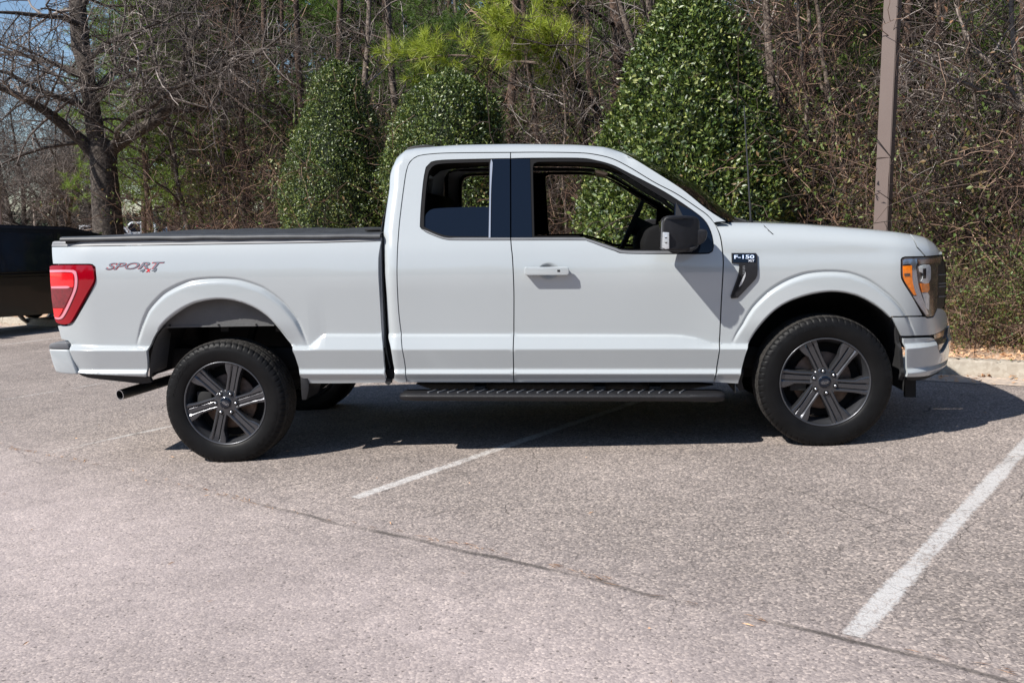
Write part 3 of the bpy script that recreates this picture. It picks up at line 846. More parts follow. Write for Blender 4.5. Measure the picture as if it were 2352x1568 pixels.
# finger cup behind the handle
bm = bmesh.new()
cx, cz = U(1260, 622, hy); rx, rz = 0.066, 0.050
prev = None
for k in range(9):
    t = k / 8
    ring = []
    for a in range(32):
        an = 2 * math.pi * a / 32
        r = math.cos(t * math.pi / 2)
        ring.append(bm.verts.new((cx + rx * r * math.cos(an), hy - 0.0012 + (-0.003 if 0 < k < 2 else 0) + (0.0 if k < 1 else 0.0) + 0.0, cz + rz * r * math.sin(an))))
    if prev:
        for a in range(32): bm.faces.new((prev[a], prev[(a + 1) % 32], ring[(a + 1) % 32], ring[a]))
    prev = ring
me = bpy.data.meshes.new('handle_cup'); bmesh.ops.remove_doubles(bm, verts=bm.verts, dist=1e-5); bm.to_mesh(me); bm.free()
# cup normals are those of a shallow bowl
N = []
for v in me.vertices:
    dx = (v.co.x - cx) / rx; dz = (v.co.z - cz) / rz
    r = math.hypot(dx, dz)
    k = 0.75 * math.sin(math.pi * min(1, r))
    N.append(Vector((-dx / (r + 1e-4) * k, -1, -dz / (r + 1e-4) * k)).normalized())
smooth_mesh(me)
for p_ in me.polygons:
    pass
me.flip_normals() if me.polygons[0].normal.y > 0 else None
me.normals_split_custom_set_from_vertices([tuple(n) for n in N])
link('handle_cup', me, front_door[0], M['paint'])

# ------------------------------------------------------------------ mirrors
def mirror_unit(sgn):
    Y = (lambda y: y) if sgn < 0 else (lambda y: W - y)
    root = None
    H = [(1517, 573), (1517.5, 540), (1519, 508), (1524, 499), (1535, 495.5), (1560, 495), (1594, 497), (1604, 501), (1607.5, 509), (1608.5, 545), (1606, 566), (1597, 574), (1560, 577), (1530, 575)]
    q = smooth_poly([U(a, b, -0.16) for a, b in H], 0.02)
    xs = [p[0] for p in q]; x0, x1 = min(xs), max(xs)
    def tp(x, y, z):
        u = (x - x0) / (x1 - x0)                    # the shell curves back towards its front
        yy = y + (0.10 * u ** 2.2 if y < -0.12 else 0)
        return (x, Y(yy), z)
    h = prism('wing_mirror', q, -0.25, -0.035, M['black_plastic'], bevel=0.022, seg=4, taper=tp)
    def part(name, pts, ya, yb, mat, bevel=0.004, seg=2):
        q = smooth_poly([U(a, b, ya) for a, b in pts], 0.015)
        return prism(name, q, ya, yb, mat, parent=h, bevel=bevel, seg=seg, taper=lambda x, y, z: (x, Y(y), z))
    part('mirror_arm', [(1571, 530), (1612, 526), (1625, 529), (1624, 545), (1617, 557), (1604, 563), (1572, 563)], -0.165, 0.06, M['black_plastic'], 0.012)
    part('arm_joint', [(1570.5, 527), (1597, 527), (1597, 564), (1570.5, 564)], -0.168, -0.14, M['black_plastic'], 0.004)
    part('mirror_foot', [(1535, 573), (1575, 570), (1600, 566), (1590, 578), (1560, 580), (1552, 583), (1546, 583), (1537, 577)], -0.20, -0.08, M['black_plastic'], 0.006)
    if sgn < 0:
        lamp = part('mirror_lamp', [(1522.3, 533), (1537, 534), (1537.2, 571.5), (1529, 572.5), (1521, 569)], -0.2535, -0.235, M['lamp_clear'], 0.002)
        for yy in (545, 556):
            part('lamp_clip', [(1526, yy), (1533, yy), (1531, yy + 2.4), (1528, yy + 2.4)], -0.2545, -0.25, M['lamp_dark'], 0, 1)
        part('lamp_rim', [(1519.5, 512), (1522, 505), (1521.5, 569), (1528, 573.5), (1520, 573), (1518, 568)], -0.247, -0.23, M['grey_plastic'], 0.001, 1)
    # the glass faces backwards
    q = [U(a, b, -0.15) for a, b in ((1517, 508), (1517, 568))]
    pydata('mirror_glass', [(x0 - 0.003, Y(-0.235), q[1][1]), (x0 - 0.003, Y(-0.05), q[1][1]), (x0 - 0.003, Y(-0.05), q[0][1]), (x0 - 0.003, Y(-0.235), q[0][1])], [(0, 1, 2, 3)], h, M['chrome'])
    return h
mirror_unit(-1); mirror_unit(1)

# ------------------------------------------------------------------ fender vent badge
vb = panel('fender_vent', [(1679.8, 581), (1735.2, 581), (1738.8, 585), (1738.8, 631.3), (1735, 640), (1694.5, 683.5), (1679.5, 685), (1677.7, 680), (1696, 628), (1697, 605.6), (1680.4, 604)], M['black_plastic'], hx=0.02, off=-0.012, gap=0.0, flange=0.016)
def vpart(name, pts, mat, off): return panel(name, pts, mat, hx=0.02, off=off, gap=0.0, both=False, parent=vb[0], flange=0.003, step=0.01)
vpart('badge_plate', [(1683, 583), (1733, 583), (1735, 586), (1735, 602), (1683, 602)], M['gloss_black'], -0.0145)
vpart('vent_opening', [(1698, 607), (1711.5, 607), (1710.5, 630), (1700, 653), (1690, 670), (1683, 681), (1681, 679), (1698.5, 630)], M['void'], -0.0132)
vpart('vent_inner_wall', [(1711.3, 624), (1711.3, 634), (1702, 654), (1696.5, 659), (1699.5, 650), (1707, 634)], M['lamp_clear'], -0.0138)  # pale strip laid on for the bright inner wall of the opening
for k in range(6):
    vpart('vent_rib', [(1705, 611 + k * 3.4), (1710.6, 610 + k * 3.4), (1710.6, 611.6 + k * 3.4), (1705, 612.6 + k * 3.4)], M['grey_plastic'], -0.0142)

# ------------------------------------------------------------------ lettering
def text_mesh(body, extrude=0.0015, offset=0.0, shear=0.0):
    cu = bpy.data.curves.new('lettering', 'FONT')
    cu.body = body; cu.size = 1.0; cu.extrude = extrude; cu.offset = offset; cu.shear = shear
    cu.resolution_u = 3
    o = bpy.data.objects.new('tmp', cu); C.objects.link(o)
    bpy.context.view_layer.update()
    dg = bpy.context.evaluated_depsgraph_get()
    me = bpy.data.meshes.new_from_object(o.evaluated_get(dg))
    bpy.data.objects.remove(o)
    return me
def lettering(name, body, p0, p1, h, mat, off, parent, shear=0.0, bold=0.0, thick=0.0018, stretch=None):
    """text on the flank from pixel p0 to p1 (baseline), height h px"""
    me = text_mesh(body, 0.5, bold, shear)
    co = np.zeros(len(me.vertices) * 3); me.vertices.foreach_get('co', co); co = co.reshape(-1, 3)
    mn = co.min(0); mx = co.max(0)
    co[:, 0] = (co[:, 0] - mn[0]) / (mx[0] - mn[0]); co[:, 1] = (co[:, 1] - mn[1]) / (mx[1] - mn[1]); co[:, 2] = (co[:, 2] - mn[2]) / (mx[2] - mn[2])
    a = side_px(*p0); b = side_px(*p1); t = side_px(p0[0], p0[1] - h)
    out = []
    for u, v, w in co:
        x = lerp(a[0], b[0], u) + (t[0] - a[0]) * v; z = lerp(a[1], b[1], u) + (t[1] - a[1]) * v
        out.append((x, side(x, z) + off - thick * (w if True else 0), z))
    me.vertices.foreach_set('co', np.array(out).ravel())
    # after the mapping the outer face is w = 1, towards the viewer
    me.update()
    me.materials.clear()
    o = link(name, me, parent, mat)
    return o
bp = bed_panel[0]
lettering('sport_lettering', 'SPORT', (242.5, 620), (378, 617), 16, M['text_red'], -0.0002, bp, 0.42, 0.035, 0.0012)
lettering('sport_lettering', 'SPORT', (242.5, 619.2), (378, 616.2), 15.5, M['text_metal'], -0.0014, bp, 0.42, 0.012, 0.002)
lettering('four_wheel_lettering', '4', (321, 625), (334, 624.5), 8, M['text_metal'], -0.0004, bp, 0.3, 0.02)
lettering('four_wheel_lettering', 'x', (335, 624.8), (347, 624.3), 7, M['text_red'], -0.0004, bp, 0.3, 0.03)
lettering('four_wheel_lettering', '4', (348, 624.5), (361, 624), 8, M['text_metal'], -0.0004, bp, 0.3, 0.02)
lettering('badge_lettering', 'F-150', (1685.5, 594.5), (1731.5, 594), 9, M['text_blue'], -0.0150, vb[0], 0.0, 0.03)
lettering('badge_lettering', 'F-150', (1686, 594), (1731, 593.5), 8, M['text_white'], -0.0165, vb[0], 0.0, 0.0)
lettering('trim_lettering', 'XLT', (1717.5, 600.8), (1731.5, 600.6), 4.6, M['text_white'], -0.0150, vb[0], 0.0, 0.02)

# ------------------------------------------------------------------ wheels
TR = 0.400            # tyre radius
RR = 0.268            # rim radius
TWID = 0.272
def revolve(prof_pts, n, name, mat_index=None, disp=None):
    P = np.array(prof_pts); m = len(P)
    th = np.arange(n) / n * 2 * math.pi
    V = np.zeros((n, m, 3))
    for j, (r, y) in enumerate(prof_pts):
        rr = np.full(n, r); yy = np.full(n, y)
        if disp:
            rr, yy = disp(th, r, y, j)
        V[:, j, 0] = rr * np.cos(th); V[:, j, 1] = yy; V[:, j, 2] = rr * np.sin(th)
    i = np.arange(n); j = np.arange(m - 1)
    I, J = np.meshgrid(i, j, indexing='ij')
    a = I * m + J; b = ((I + 1) % n) * m + J
    faces = np.stack([a, b, b + 1, a + 1], -1).reshape(-1, 4)
    return V.reshape(-1, 3), faces

side_p = [(0.262, 0.030), (0.266, 0.020), (0.272, 0.014), (0.284, 0.009), (0.300, 0.004), (0.318, 0.001), (0.334, 0.0), (0.348, 0.0015), (0.358, 0.005), (0.362, 0.0055), (0.372, 0.011), (0.380, 0.017), (0.387, 0.024), (0.392, 0.031), (0.396, 0.039), (0.3985, 0.047)]
nt_ = 34
tread_p = [(0.3995 + 0.0005 * math.sin(math.pi * k / nt_), 0.052 + (TWID - 0.104) * k / nt_) for k in range(nt_ + 1)]
full_p = side_p + tread_p + [(r, TWID - y) for r, y in side_p[::-1]]
NA = 504; PIT = 63
def tyre_disp(th, r, y, j):
    rr = np.full(len(th), r); yy = np.full(len(th), y)
    yc = y - TWID / 2
    u = (th / (2 * math.pi) * PIT)
    if r > 0.39:
        sh = abs(yc) / (TWID / 2)
        if sh > 0.58:
            f = np.mod(u + 0.9 * abs(yc) * 10, 1.0)
            g = np.where(f < 0.16, 1.0, 0.0)
            rr = rr - 0.0034 * g
        else:
            z = 0.006 * np.where(np.mod(u, 1) < 0.5, 1, -1)
            for c, w in ((0.072, 0.005), (0.026, 0.004), (-0.026, 0.004), (-0.072, 0.005)):
                rr = rr - 0.009 * (np.abs(yc - c - z * 0.35) < w)
            f = np.mod(u * 1.0 + yc * 22, 1.0)
            rr = rr - 0.006 * np.where(f < 0.14, 1.0, 0)
    elif r > 0.359:
        f = np.mod(u + 0.9 * abs(yc) * 10, 1.0)
        g = np.where(f < 0.16, 1.0, 0.0)
        k = (r - 0.359) / 0.031
        dy = 0.0022 * (1 - g) * min(1, k * 3)
        edge = np.where(np.mod(u / 2, 1) < 0.5, 1.0, 0.0)
        if r < 0.375: dy = dy * edge
        yy = yy - dy * (1 if yc < 0 else -1)
        rr = rr - 0.006 * g * k
    return rr, yy
tv, tf = revolve(full_p, NA, 'tyre', disp=tyre_disp)
def tyre_mesh(rot):
    V = tv.copy()
    c, s = math.cos(rot), math.sin(rot)
    x = V[:, 0] * c - V[:, 2] * s; z = V[:, 0] * s + V[:, 2] * c
    V[:, 0] = x; V[:, 2] = z
    lo = -(TR - 0.010)
    low = V[:, 2] < lo
    bul = np.clip((-V[:, 2] - 0.30) / 0.1, 0, 1) * np.exp(-(V[:, 0] / 0.12) ** 2)
    side_ = np.where(V[:, 1] < TWID / 2, -1, 1) * (np.hypot(V[:, 0], V[:, 2]) < 0.392)
    V[:, 1] += side_ * bul * 0.006
    V[low, 2] = lo
    me = np_mesh('tyre', V, tf, smooth=True)
    me.materials.append(M['rubber']); me.materials.append(M['tread'])
    # worn dusty tread, clean sidewall
    m = len(full_p) - 1
    idx = np.tile(np.array([1 if (full_p[j][0] > 0.3915 and full_p[j + 1][0] > 0.3915) else 0 for j in range(m)]), NA)
    me.polygons.foreach_set('material_index', idx.astype(np.int32))
    me.set_sharp_from_angle(angle=rad(38))
    return me

barrel_p = [(0.262, 0.026), (0.268, 0.021), (0.2685, 0.0175), (0.266, 0.0145), (0.262, 0.0145), (0.259, 0.0175), (0.2565, 0.026), (0.2545, 0.038), (0.250, 0.048), (0.243, 0.060), (0.236, 0.09), (0.234, 0.17), (0.240, 0.22), (0.256, 0.25), (0.262, 0.258)]
bv, bf = revolve(barrel_p, 128, 'wheel')
barrel_me = np_mesh('wheel', bv, bf, smooth=True); barrel_me.materials.append(M['barrel'])

def spoke_mesh():
    # stations along the spoke: u (m from hub side), then v of A_outer, A_inner, rib_l, rib_r, B_inner, B_outer
    st = [(0.030, .033, .022, .013, -.010, -.019, -.031, 0.006),
          (0.085, .032, .020, .013, -.011, -.019, -.031, 0.003),
          (0.140, .032, .019, .0125, -.0125, -.019, -.032, 0.000),
          (0.165, .034, .019, .0125, -.013, -.019, -.033, -0.001),
          (0.195, .048, .020, .013, -.014, -.021, -.036, -0.003),
          (0.222, .056, .022, .013, -.015, -.023, -.041, -0.005),
          (0.240, .058, .022, .013, -.015, -.024, -.043, -0.006),
          (0.2545, .060, .020, .012, -.014, -.024, -.045, -0.007)]
    y0 = 0.030
    V = []; Fc = []; m = 0
    for i, (u, ao, ai, rl, rr_, bi, bo, dy) in enumerate(st):
        y = y0 + dy
        gd = 0.013 if 0 < i < 6 else (0.006 if i == 0 else 0.004)
        rb_ = 0.006 if i < 6 else 0.004
        ring = [(ao + 0.004, y + 0.045), (ao + 0.0015, y + 0.006), (ao - 0.001, y + 0.001), (ao - 0.003, y), ((ai + ao) / 2, y - 0.0004), (ai + 0.002, y), (ai, y + 0.0015), (rl + 0.0012, y + gd), (rl - 0.0005, y + rb_ + 0.001), (rl - 0.002, y + rb_),
                (rr_ + 0.002, y + rb_), (rr_ + 0.0005, y + rb_ + 0.001), (rr_ - 0.0012, y + gd), (bi, y + 0.0015), (bi - 0.002, y), ((bi + bo) / 2, y - 0.0004), (bo + 0.003, y), (bo + 0.001, y + 0.001), (bo - 0.0015, y + 0.006), (bo - 0.004, y + 0.045)]
        m = len(ring)
        for v, yy in ring: V.append((u, yy, v * 1.13))
    for i in range(len(st) - 1):
        for j in range(m - 1):
            a = i * m + j
            Fc.append((a, a + 1, a + m + 1, a + m))
        Fc.append((i * m + m - 1, i * m, i * m + m, i * m + 2 * m - 1))
    me = bpy.data.meshes.new('spoke'); me.from_pydata(V, [], Fc); smooth_mesh(me); me.set_sharp_from_angle(angle=rad(28))
    me.materials.append(M['rim'])
    return me
spoke_me = spoke_mesh()
hub_p = [(0.0, 0.029), (0.034, 0.029), (0.0385, 0.030), (0.040, 0.032), (0.043, 0.031), (0.050, 0.033), (0.060, 0.0345), (0.076, 0.036), (0.084, 0.040), (0.088, 0.060), (0.088, 0.095)]
hv, hf = revolve(hub_p, 72, 'hub'); hub_me = np_mesh('hub', hv, hf, smooth=True); hub_me.materials.append(M['rim'])
cap_p = [(0.0005, 0.0235), (0.026, 0.0235), (0.032, 0.0245), (0.0355, 0.027), (0.0365, 0.031)]
cv, cf = revolve(cap_p, 48, 'cap'); cap_me = np_mesh('centre_cap', cv, cf, smooth=True); cap_me.materials.append(M['gloss_black'])
pock_p = [(0.0005, 0.0342), (0.0135, 0.0342), (0.0150, 0.0325), (0.0160, 0.0338)]
lug_p = [(0.0004, 0.0215), (0.004, 0.0220), (0.0075, 0.0245), (0.0092, 0.0275), (0.0098, 0.036)]
lv, lf = revolve(lug_p, 6, 'lug'); lug_me = np_mesh('lug_nut', lv, lf); lug_me.materials.append(M['satin'])
pv, pf = revolve(pock_p, 24, 'pocket'); pock_me = np_mesh('lug_pocket', pv, pf, smooth=True); pock_me.materials.append(M['void'])
disc_p = [(0.06, 0.062), (0.085, 0.062), (0.087, 0.108), (0.100, 0.110), (0.172, 0.110), (0.175, 0.113), (0.175, 0.135), (0.06, 0.136)]
dv, df = revolve(disc_p, 64, 'disc'); disc_me = np_mesh('brake_disc', dv, df); disc_me.materials.append(M['rust'])
shield_p = [(0.05, 0.155), (0.225, 0.155), (0.233, 0.16)]
sv, sf = revolve(shield_p, 48, 'shield'); shield_me = np_mesh('brake_shield', sv, sf); shield_me.materials.append(M['void'])
# small oval with script on the cap
ov = []; of_ = []
for k in range(32):
    a = 2 * math.pi * k / 32
    ov += [(0.0245 * math.cos(a), 0.0228, 0.0105 * math.sin(a)), (0.0225 * math.cos(a), 0.0226, 0.0088 * math.sin(a))]
for k in range(32):
    a = 2 * k; b = (2 * k + 2) % 64
    of_.append((a, a + 1, b + 1, b))
oval_me = bpy.data.meshes.new('cap_oval'); oval_me.from_pydata(ov, [], of_); oval_me.materials.append(M['satin'])
tm = text_mesh('Ford', 0.02, 0.01, 0.35)
co = np.zeros(len(tm.vertices) * 3); tm.vertices.foreach_get('co', co); co = co.reshape(-1, 3)
mn, mx = co.min(0), co.max(0)
q = np.zeros_like(co)
q[:, 0] = ((co[:, 0] - mn[0]) / (mx[0] - mn[0]) - 0.5) * 0.034; q[:, 2] = ((co[:, 1] - mn[1]) / (mx[1] - mn[1]) - 0.5) * 0.0115; q[:, 1] = 0.0225 - 0.0005 * (co[:, 2] - mn[2]) / (mx[2] - mn[2])
tm.vertices.foreach_set('co', q.ravel()); tm.materials.clear(); tm.materials.append(M['satin'])

def side_text(body, r, ang, h, width, inward=False):
    """raised letters running round the sidewall, centred on ang"""
    me = text_mesh(body, 0.5, 0.015)
    co = np.zeros(len(me.vertices) * 3); me.vertices.foreach_get('co', co); co = co.reshape(-1, 3)
    mn, mx = co.min(0), co.max(0)
    u = (co[:, 0] - mn[0]) / (mx[0] - mn[0]) - 0.5; v = (co[:, 1] - mn[1]) / (mx[1] - mn[1]) - 0.5; w = (co[:, 2] - mn[2]) / (mx[2] - mn[2])
    a = ang - u * width / r; rr = r + v * h
    out = np.stack([rr * np.cos(a), np.interp(rr, [0.284, 0.30, 0.318, 0.334, 0.348, 0.358], [0.009, 0.004, 0.001, 0, 0.0015, 0.005]) - 0.0015 * w, rr * np.sin(a)], -1)
    me.vertices.foreach_set('co', out.ravel()); me.materials.clear(); me.materials.append(M['rubber'])
    return me
brand_me = side_text('HANKOOK', 0.336, 0, 0.024, 0.26)
model_me = side_text('DYNAPRO  AT2', 0.338, 0, 0.022, 0.26)

def make_wheel(x, z, y_face, lug0, far=False, text_rot=0.0, ref=None):
    w = link('wheel', barrel_me, truck)
    w.location = (x, y_face, z)
    if far:
        w.rotation_euler = (0, 0, math.pi)
    def ch(name, me, loc=(0, 0, 0), rot=0.0):
        o = link(name, me, w); o.location = loc; o.rotation_euler = (0, -rot, 0)
        return o
    ch('tyre', tyre_mesh(text_rot))
    ch('hub', hub_me); ch('centre_cap', cap_me)
    ch('brake_disc', disc_me); ch('brake_shield', shield_me)
    for k in range(6):
        a = rad(lug0 + 60 * k)
        lx, lz = 0.0665 * math.cos(a), 0.0665 * math.sin(a)
        ch('lug_nut', lug_me, (lx, 0.0, lz), a)
        ch('lug_pocket', pock_me, (lx, 0.0, lz), 0)
        tx, tz = 0.262 * math.cos(a + rad(13)), 0.262 * math.sin(a + rad(13))
        d = math.atan2(tz - lz, tx - lx)
        # spoke frame: u along d, through the lug
        bx, bz = lx - 0.050 * math.cos(d), lz - 0.050 * math.sin(d)
        ch('spoke', spoke_me, (bx + 0.0 * math.cos(d), 0.0, bz), d)
    ch('cap_oval', oval_me, (0, 0, 0), rad(lug0 - 30)); ch('cap_script', tm, (0, 0, 0), rad(lug0 - 30))
    ch('sidewall_lettering', brand_me, (0, 0, 0), rad(text_rot) + 0.0); ch('sidewall_lettering', model_me, (0, 0, 0), rad(text_rot) + math.pi)
    cal = box('brake_caliper', -0.20, -0.10, 0.055, 0.14, -0.06, 0.07, M['steel_dark'], w, bevel=0.01)
    return w
gzl = lambda x, zc: zc
wf = make_wheel(FWX, TR - 0.012, 0.03, 40.0, text_rot=-75)
wr_z = U(514, 1065, 0.03)[1] + TR - 0.012
wr = make_wheel(RWX, wr_z, 0.03, 0.0, text_rot=150)
make_wheel(FWX, TR - 0.012 + 0.0, W - 0.03, 20.0, far=True)
make_wheel(RWX, wr_z, W - 0.03, 10.0, far=True)

# ------------------------------------------------------------------ wheel houses
def arch_shell(name, A, cx, cz, y0, y1, mat, grow=0.0, a0=-0.15, a1=math.pi + 0.15):
    bm = bmesh.new(); rows = []
    for k in range(41):
        t = lerp(a0, a1, k / 40)
        r = float(np.interp(t, A[0], A[1])) + grow
        rows.append([bm.verts.new((cx + r * math.cos(t), y, cz + r * math.sin(t))) for y in (y0, (y0 + y1) / 2, y1)])
    for a, b in zip(rows, rows[1:]):
        for j in range(2): bm.faces.new((a[j], b[j], b[j + 1], a[j + 1]))
    # inner wall closing the wheel house
    c = bm.verts.new((cx, y1, cz))
    for a, b in zip(rows, rows[1:]): bm.faces.new((a[2], b[2], c))
    return bm_obj(name, bm, truck, mat, smooth=True)
arch_shell('wheel_house', _af, FWX, FWZ, 0.10, 0.62, M['black_liner'], 0.010, -0.1, math.pi + 0.12)
arch_shell('wheel_house', _ar, RWX, RWZ, 0.10, 0.75, M['black_liner'], 0.012, 0.15, math.pi - 0.3)
# grey bed wall seen through the rear arch, with its bolts
LW = [(352, 780), (365, 762), (385, 751.5), (415, 750.5), (480, 749), (540, 748), (600, 747.5), (632, 747), (625, 730), (590, 705), (540, 688), (498, 683), (448, 690), (400, 715), (365, 750)]
q = smooth_poly([U(a, b, 0.10) for a, b in LW], 0.03)
prism('bed_inner_wall', q, 0.10, 0.112, M['liner'])
q = [U(a, b, 0.115) for a, b in ((385, 748), (632, 744), (632, 747.5), (540, 748.8), (480, 750), (386, 752))]
prism('bed_inner_flange', q, 0.094, 0.10, M['liner'])
for a, b in ((391, 751 - 4), (503, 745.7), (589.5, 745)):
    x, z = U(a, b, 0.10)
    prism('flange_bolt', [(x + 0.006 * math.cos(t * math.pi / 4), z + 0.006 * math.sin(t * math.pi / 4)) for t in range(8)], 0.088, 0.096, M['void'])
for a in (516, 668 - 26):
    q = [U(p[0], p[1], 0.2) for p in ((a - 10, 749), (a + 10, 749), (a + 9, 762), (a - 9, 762))]
    prism('bed_bracket', q, 0.2, 0.26, M['steel_dark'], bevel=0.004)
# rear splash panel on the left of the rear arch
bm = bmesh.new(); rows = []
for a, b, c_ in ((344, 866, 378), (345, 845, 380), (348, 815, 384), (354, 790, 387), (364, 768, 390), (380, 750, 390)):
    x0_, z0_ = U(a, b, 0.06); x1_, z1_ = U(c_ if b < 866 else 350, b, 0.28)
    rows.append([bm.verts.new((lerp(x0_, x1_, t), lerp(0.055, 0.30, t), lerp(z0_, z1_, t) + 0.004 * math.sin(t * 20))) for t in (0, .2, .4, .6, .8, 1)])
for a, b in zip(rows, rows[1:]):
    for j in range(5): bm.faces.new((a[j], b[j], b[j + 1], a[j + 1]))
bm_obj('splash_panel', bm, truck, M['liner'], smooth=True)
# front liner edge and flap
panel('liner_edge', [(1694, 880), (1702, 845), (1710, 850), (1706, 878), (1712, 898), (1700, 899), (1694, 890)], M['matte_black'], off=0.03, gap=0, hx=0.05)
panel('liner_edge', [(2060, 745), (2066, 760), (2076, 812), (2079, 850), (2081, 868), (2076, 876), (2066, 872), (2072, 850), (2068, 800)], M['matte_black'], off=0.02, gap=0, hx=0.05)
pxprism('mud_flap', [(689.7, 865.5), (706.6, 865.5), (709.5, 891.6), (703.7, 918), (693.5, 918), (691, 890)], 0.07, 0.34, M['black_plastic'], bevel=0.003)
pxprism('gap_stay', [(884, 868), (899, 872), (898, 880), (893, 884), (885, 880)], 0.08, 0.12, M['matte_black'])
pxprism('mud_flap', [(2078, 868), (2104, 868), (2104, 912), (2079, 912)], 0.5, 0.53, M['matte_black'])

# ------------------------------------------------------------------ dark inner structure behind the sheet metal gaps
def backing(name, pts, off=0.045):
    return rpanel(name, pts, M['void'], off=off, flange=0.0, hx=0.1)
backing('inner_structure', [(905, 872), (1642, 872), (1650, 790), (1652, 560), (1640, 585), (1560, 590), (1430, 589), (1400, 580), (1340, 558), (1175, 556), (1020, 556), (965, 535), (960, 365), (1172, 357), (1172, 364), (1020, 366), (970, 400), (962, 530), (960, 375), (948, 385), (935, 430), (920, 540), (917, 665), (925, 765), (915, 800)] if False else
        [(925, 872), (1642, 872), (1650, 790), (1655, 600), (1560, 590), (1430, 589), (1400, 580), (1340, 558), (1175, 556), (1020, 556), (960, 535), (920, 535), (917, 665), (925, 765)])
backing('inner_structure', [(1168, 352), (1178, 352), (1180, 556), (1168, 556)], 0.03)
backing('inner_structure', [(926, 540), (912, 540), (935, 380), (950, 362), (1000, 357), (1170, 354), (1328, 355), (1367, 359), (1406, 369), (1500, 423), (1560, 455), (1610, 488), (1640, 520), (1655, 560), (1658, 600), (1648, 600), (1634, 528), (1600, 494), (1553, 458), (1500, 428), (1400, 374), (1328, 360), (1000, 362), (955, 367), (945, 385)], 0.035)
backing('inner_structure', [(1640, 870), (1690, 870), (1690, 790), (1670, 600), (1655, 540), (1640, 520), (1636, 560), (1650, 600)], 0.06)
backing('cab_bed_gap', [(862, 560), (892, 560), (893, 760), (902, 865), (880, 872), (872, 760), (863, 640)], 0.10)

# cab floor, dashboard, wheel, seats
xf0, _ = U(900, 700, 0.3); xf1, _ = U(1690, 700, 0.3)
box('cab_floor', xf0, xf1, 0.10, W - 0.10, 0.40, 0.46, M['fabric'])
def iprism(name, pts, y0, y1, mat, bevel=0.02, seg=2, yr=None, parent=None):
    q = smooth_poly([U(a, b, yr if yr is not None else y0) for a, b in pts], 0.05)
    return prism(name, q, y0, y1, mat, parent=parent, bevel=bevel, seg=seg)
iprism('dashboard', [(1478, 560), (1490, 528), (1510, 518), (1560, 512), (1640, 512), (1650, 600), (1560, 640), (1490, 620)], 0.12, W - 0.12, M['fabric'], 0.02)
for yy in (0.30, 1.22):
    s = iprism('front_seat', [(1125, 640), (1122, 590), (1130, 500), (1138, 440), (1146, 428), (1168, 428), (1180, 445), (1195, 540), (1210, 610), (1340, 615), (1355, 640), (1340, 680), (1140, 690)], yy, yy + 0.5, M['fabric'], 0.03, 3, yr=0.5)
    iprism('headrest', [(1140, 425), (1142, 405), (1148, 396), (1164, 397), (1170, 410), (1168, 428)], yy + 0.12, yy + 0.38, M['fabric'], 0.03, 3, yr=0.5, parent=s)
iprism('rear_seat', [(925, 640), (935, 520), (945, 440), (975, 440), (985, 520), (995, 600), (1080, 610), (1080, 680), (940, 690)], 0.25, W - 0.25, M['fabric'], 0.03, 3, yr=0.5)
iprism('visor', [(1366, 391), (1372, 390), (1397, 397), (1392, 402), (1370, 397)], 0.42, 0.75, M['beige'], 0.002, 1)
# steering wheel of the far side, seen edge on
sx, sz = U(1452, 517, 1.45)
bm = bmesh.new(); n1, n2 = 40, 8; tilt = rad(24); rings = []
for i in range(n1):
    a = 2 * math.pi * i / n1
    cc = Vector((0, math.cos(a), math.sin(a)))
    ring = []
    for j in range(n2):
        b = 2 * math.pi * j / n2
        p = cc * (0.185 + 0.015 * math.cos(b)) + Vector((1, 0, 0)) * 0.015 * math.sin(b)
        p.rotate(Matrix.Rotation(tilt, 3, 'Y'))
        ring.append(bm.verts.new(p + Vector((sx, 1.47, sz))))
    rings.append(ring)
for i in range(n1):
    for j in range(n2): bm.faces.new((rings[i][j], rings[(i + 1) % n1][j], rings[(i + 1) % n1][(j + 1) % n2], rings[i][(j + 1) % n2]))
sw = bm_obj('steering_wheel', bm, truck, M['matte_black'], smooth=True)
tube('steering_column', [(sx + 0.01, 1.47, sz), (sx + 0.30, 1.47, sz - 0.12)], 0.045, M['matte_black'], sw, 10, radii=[0.07, 0.045])
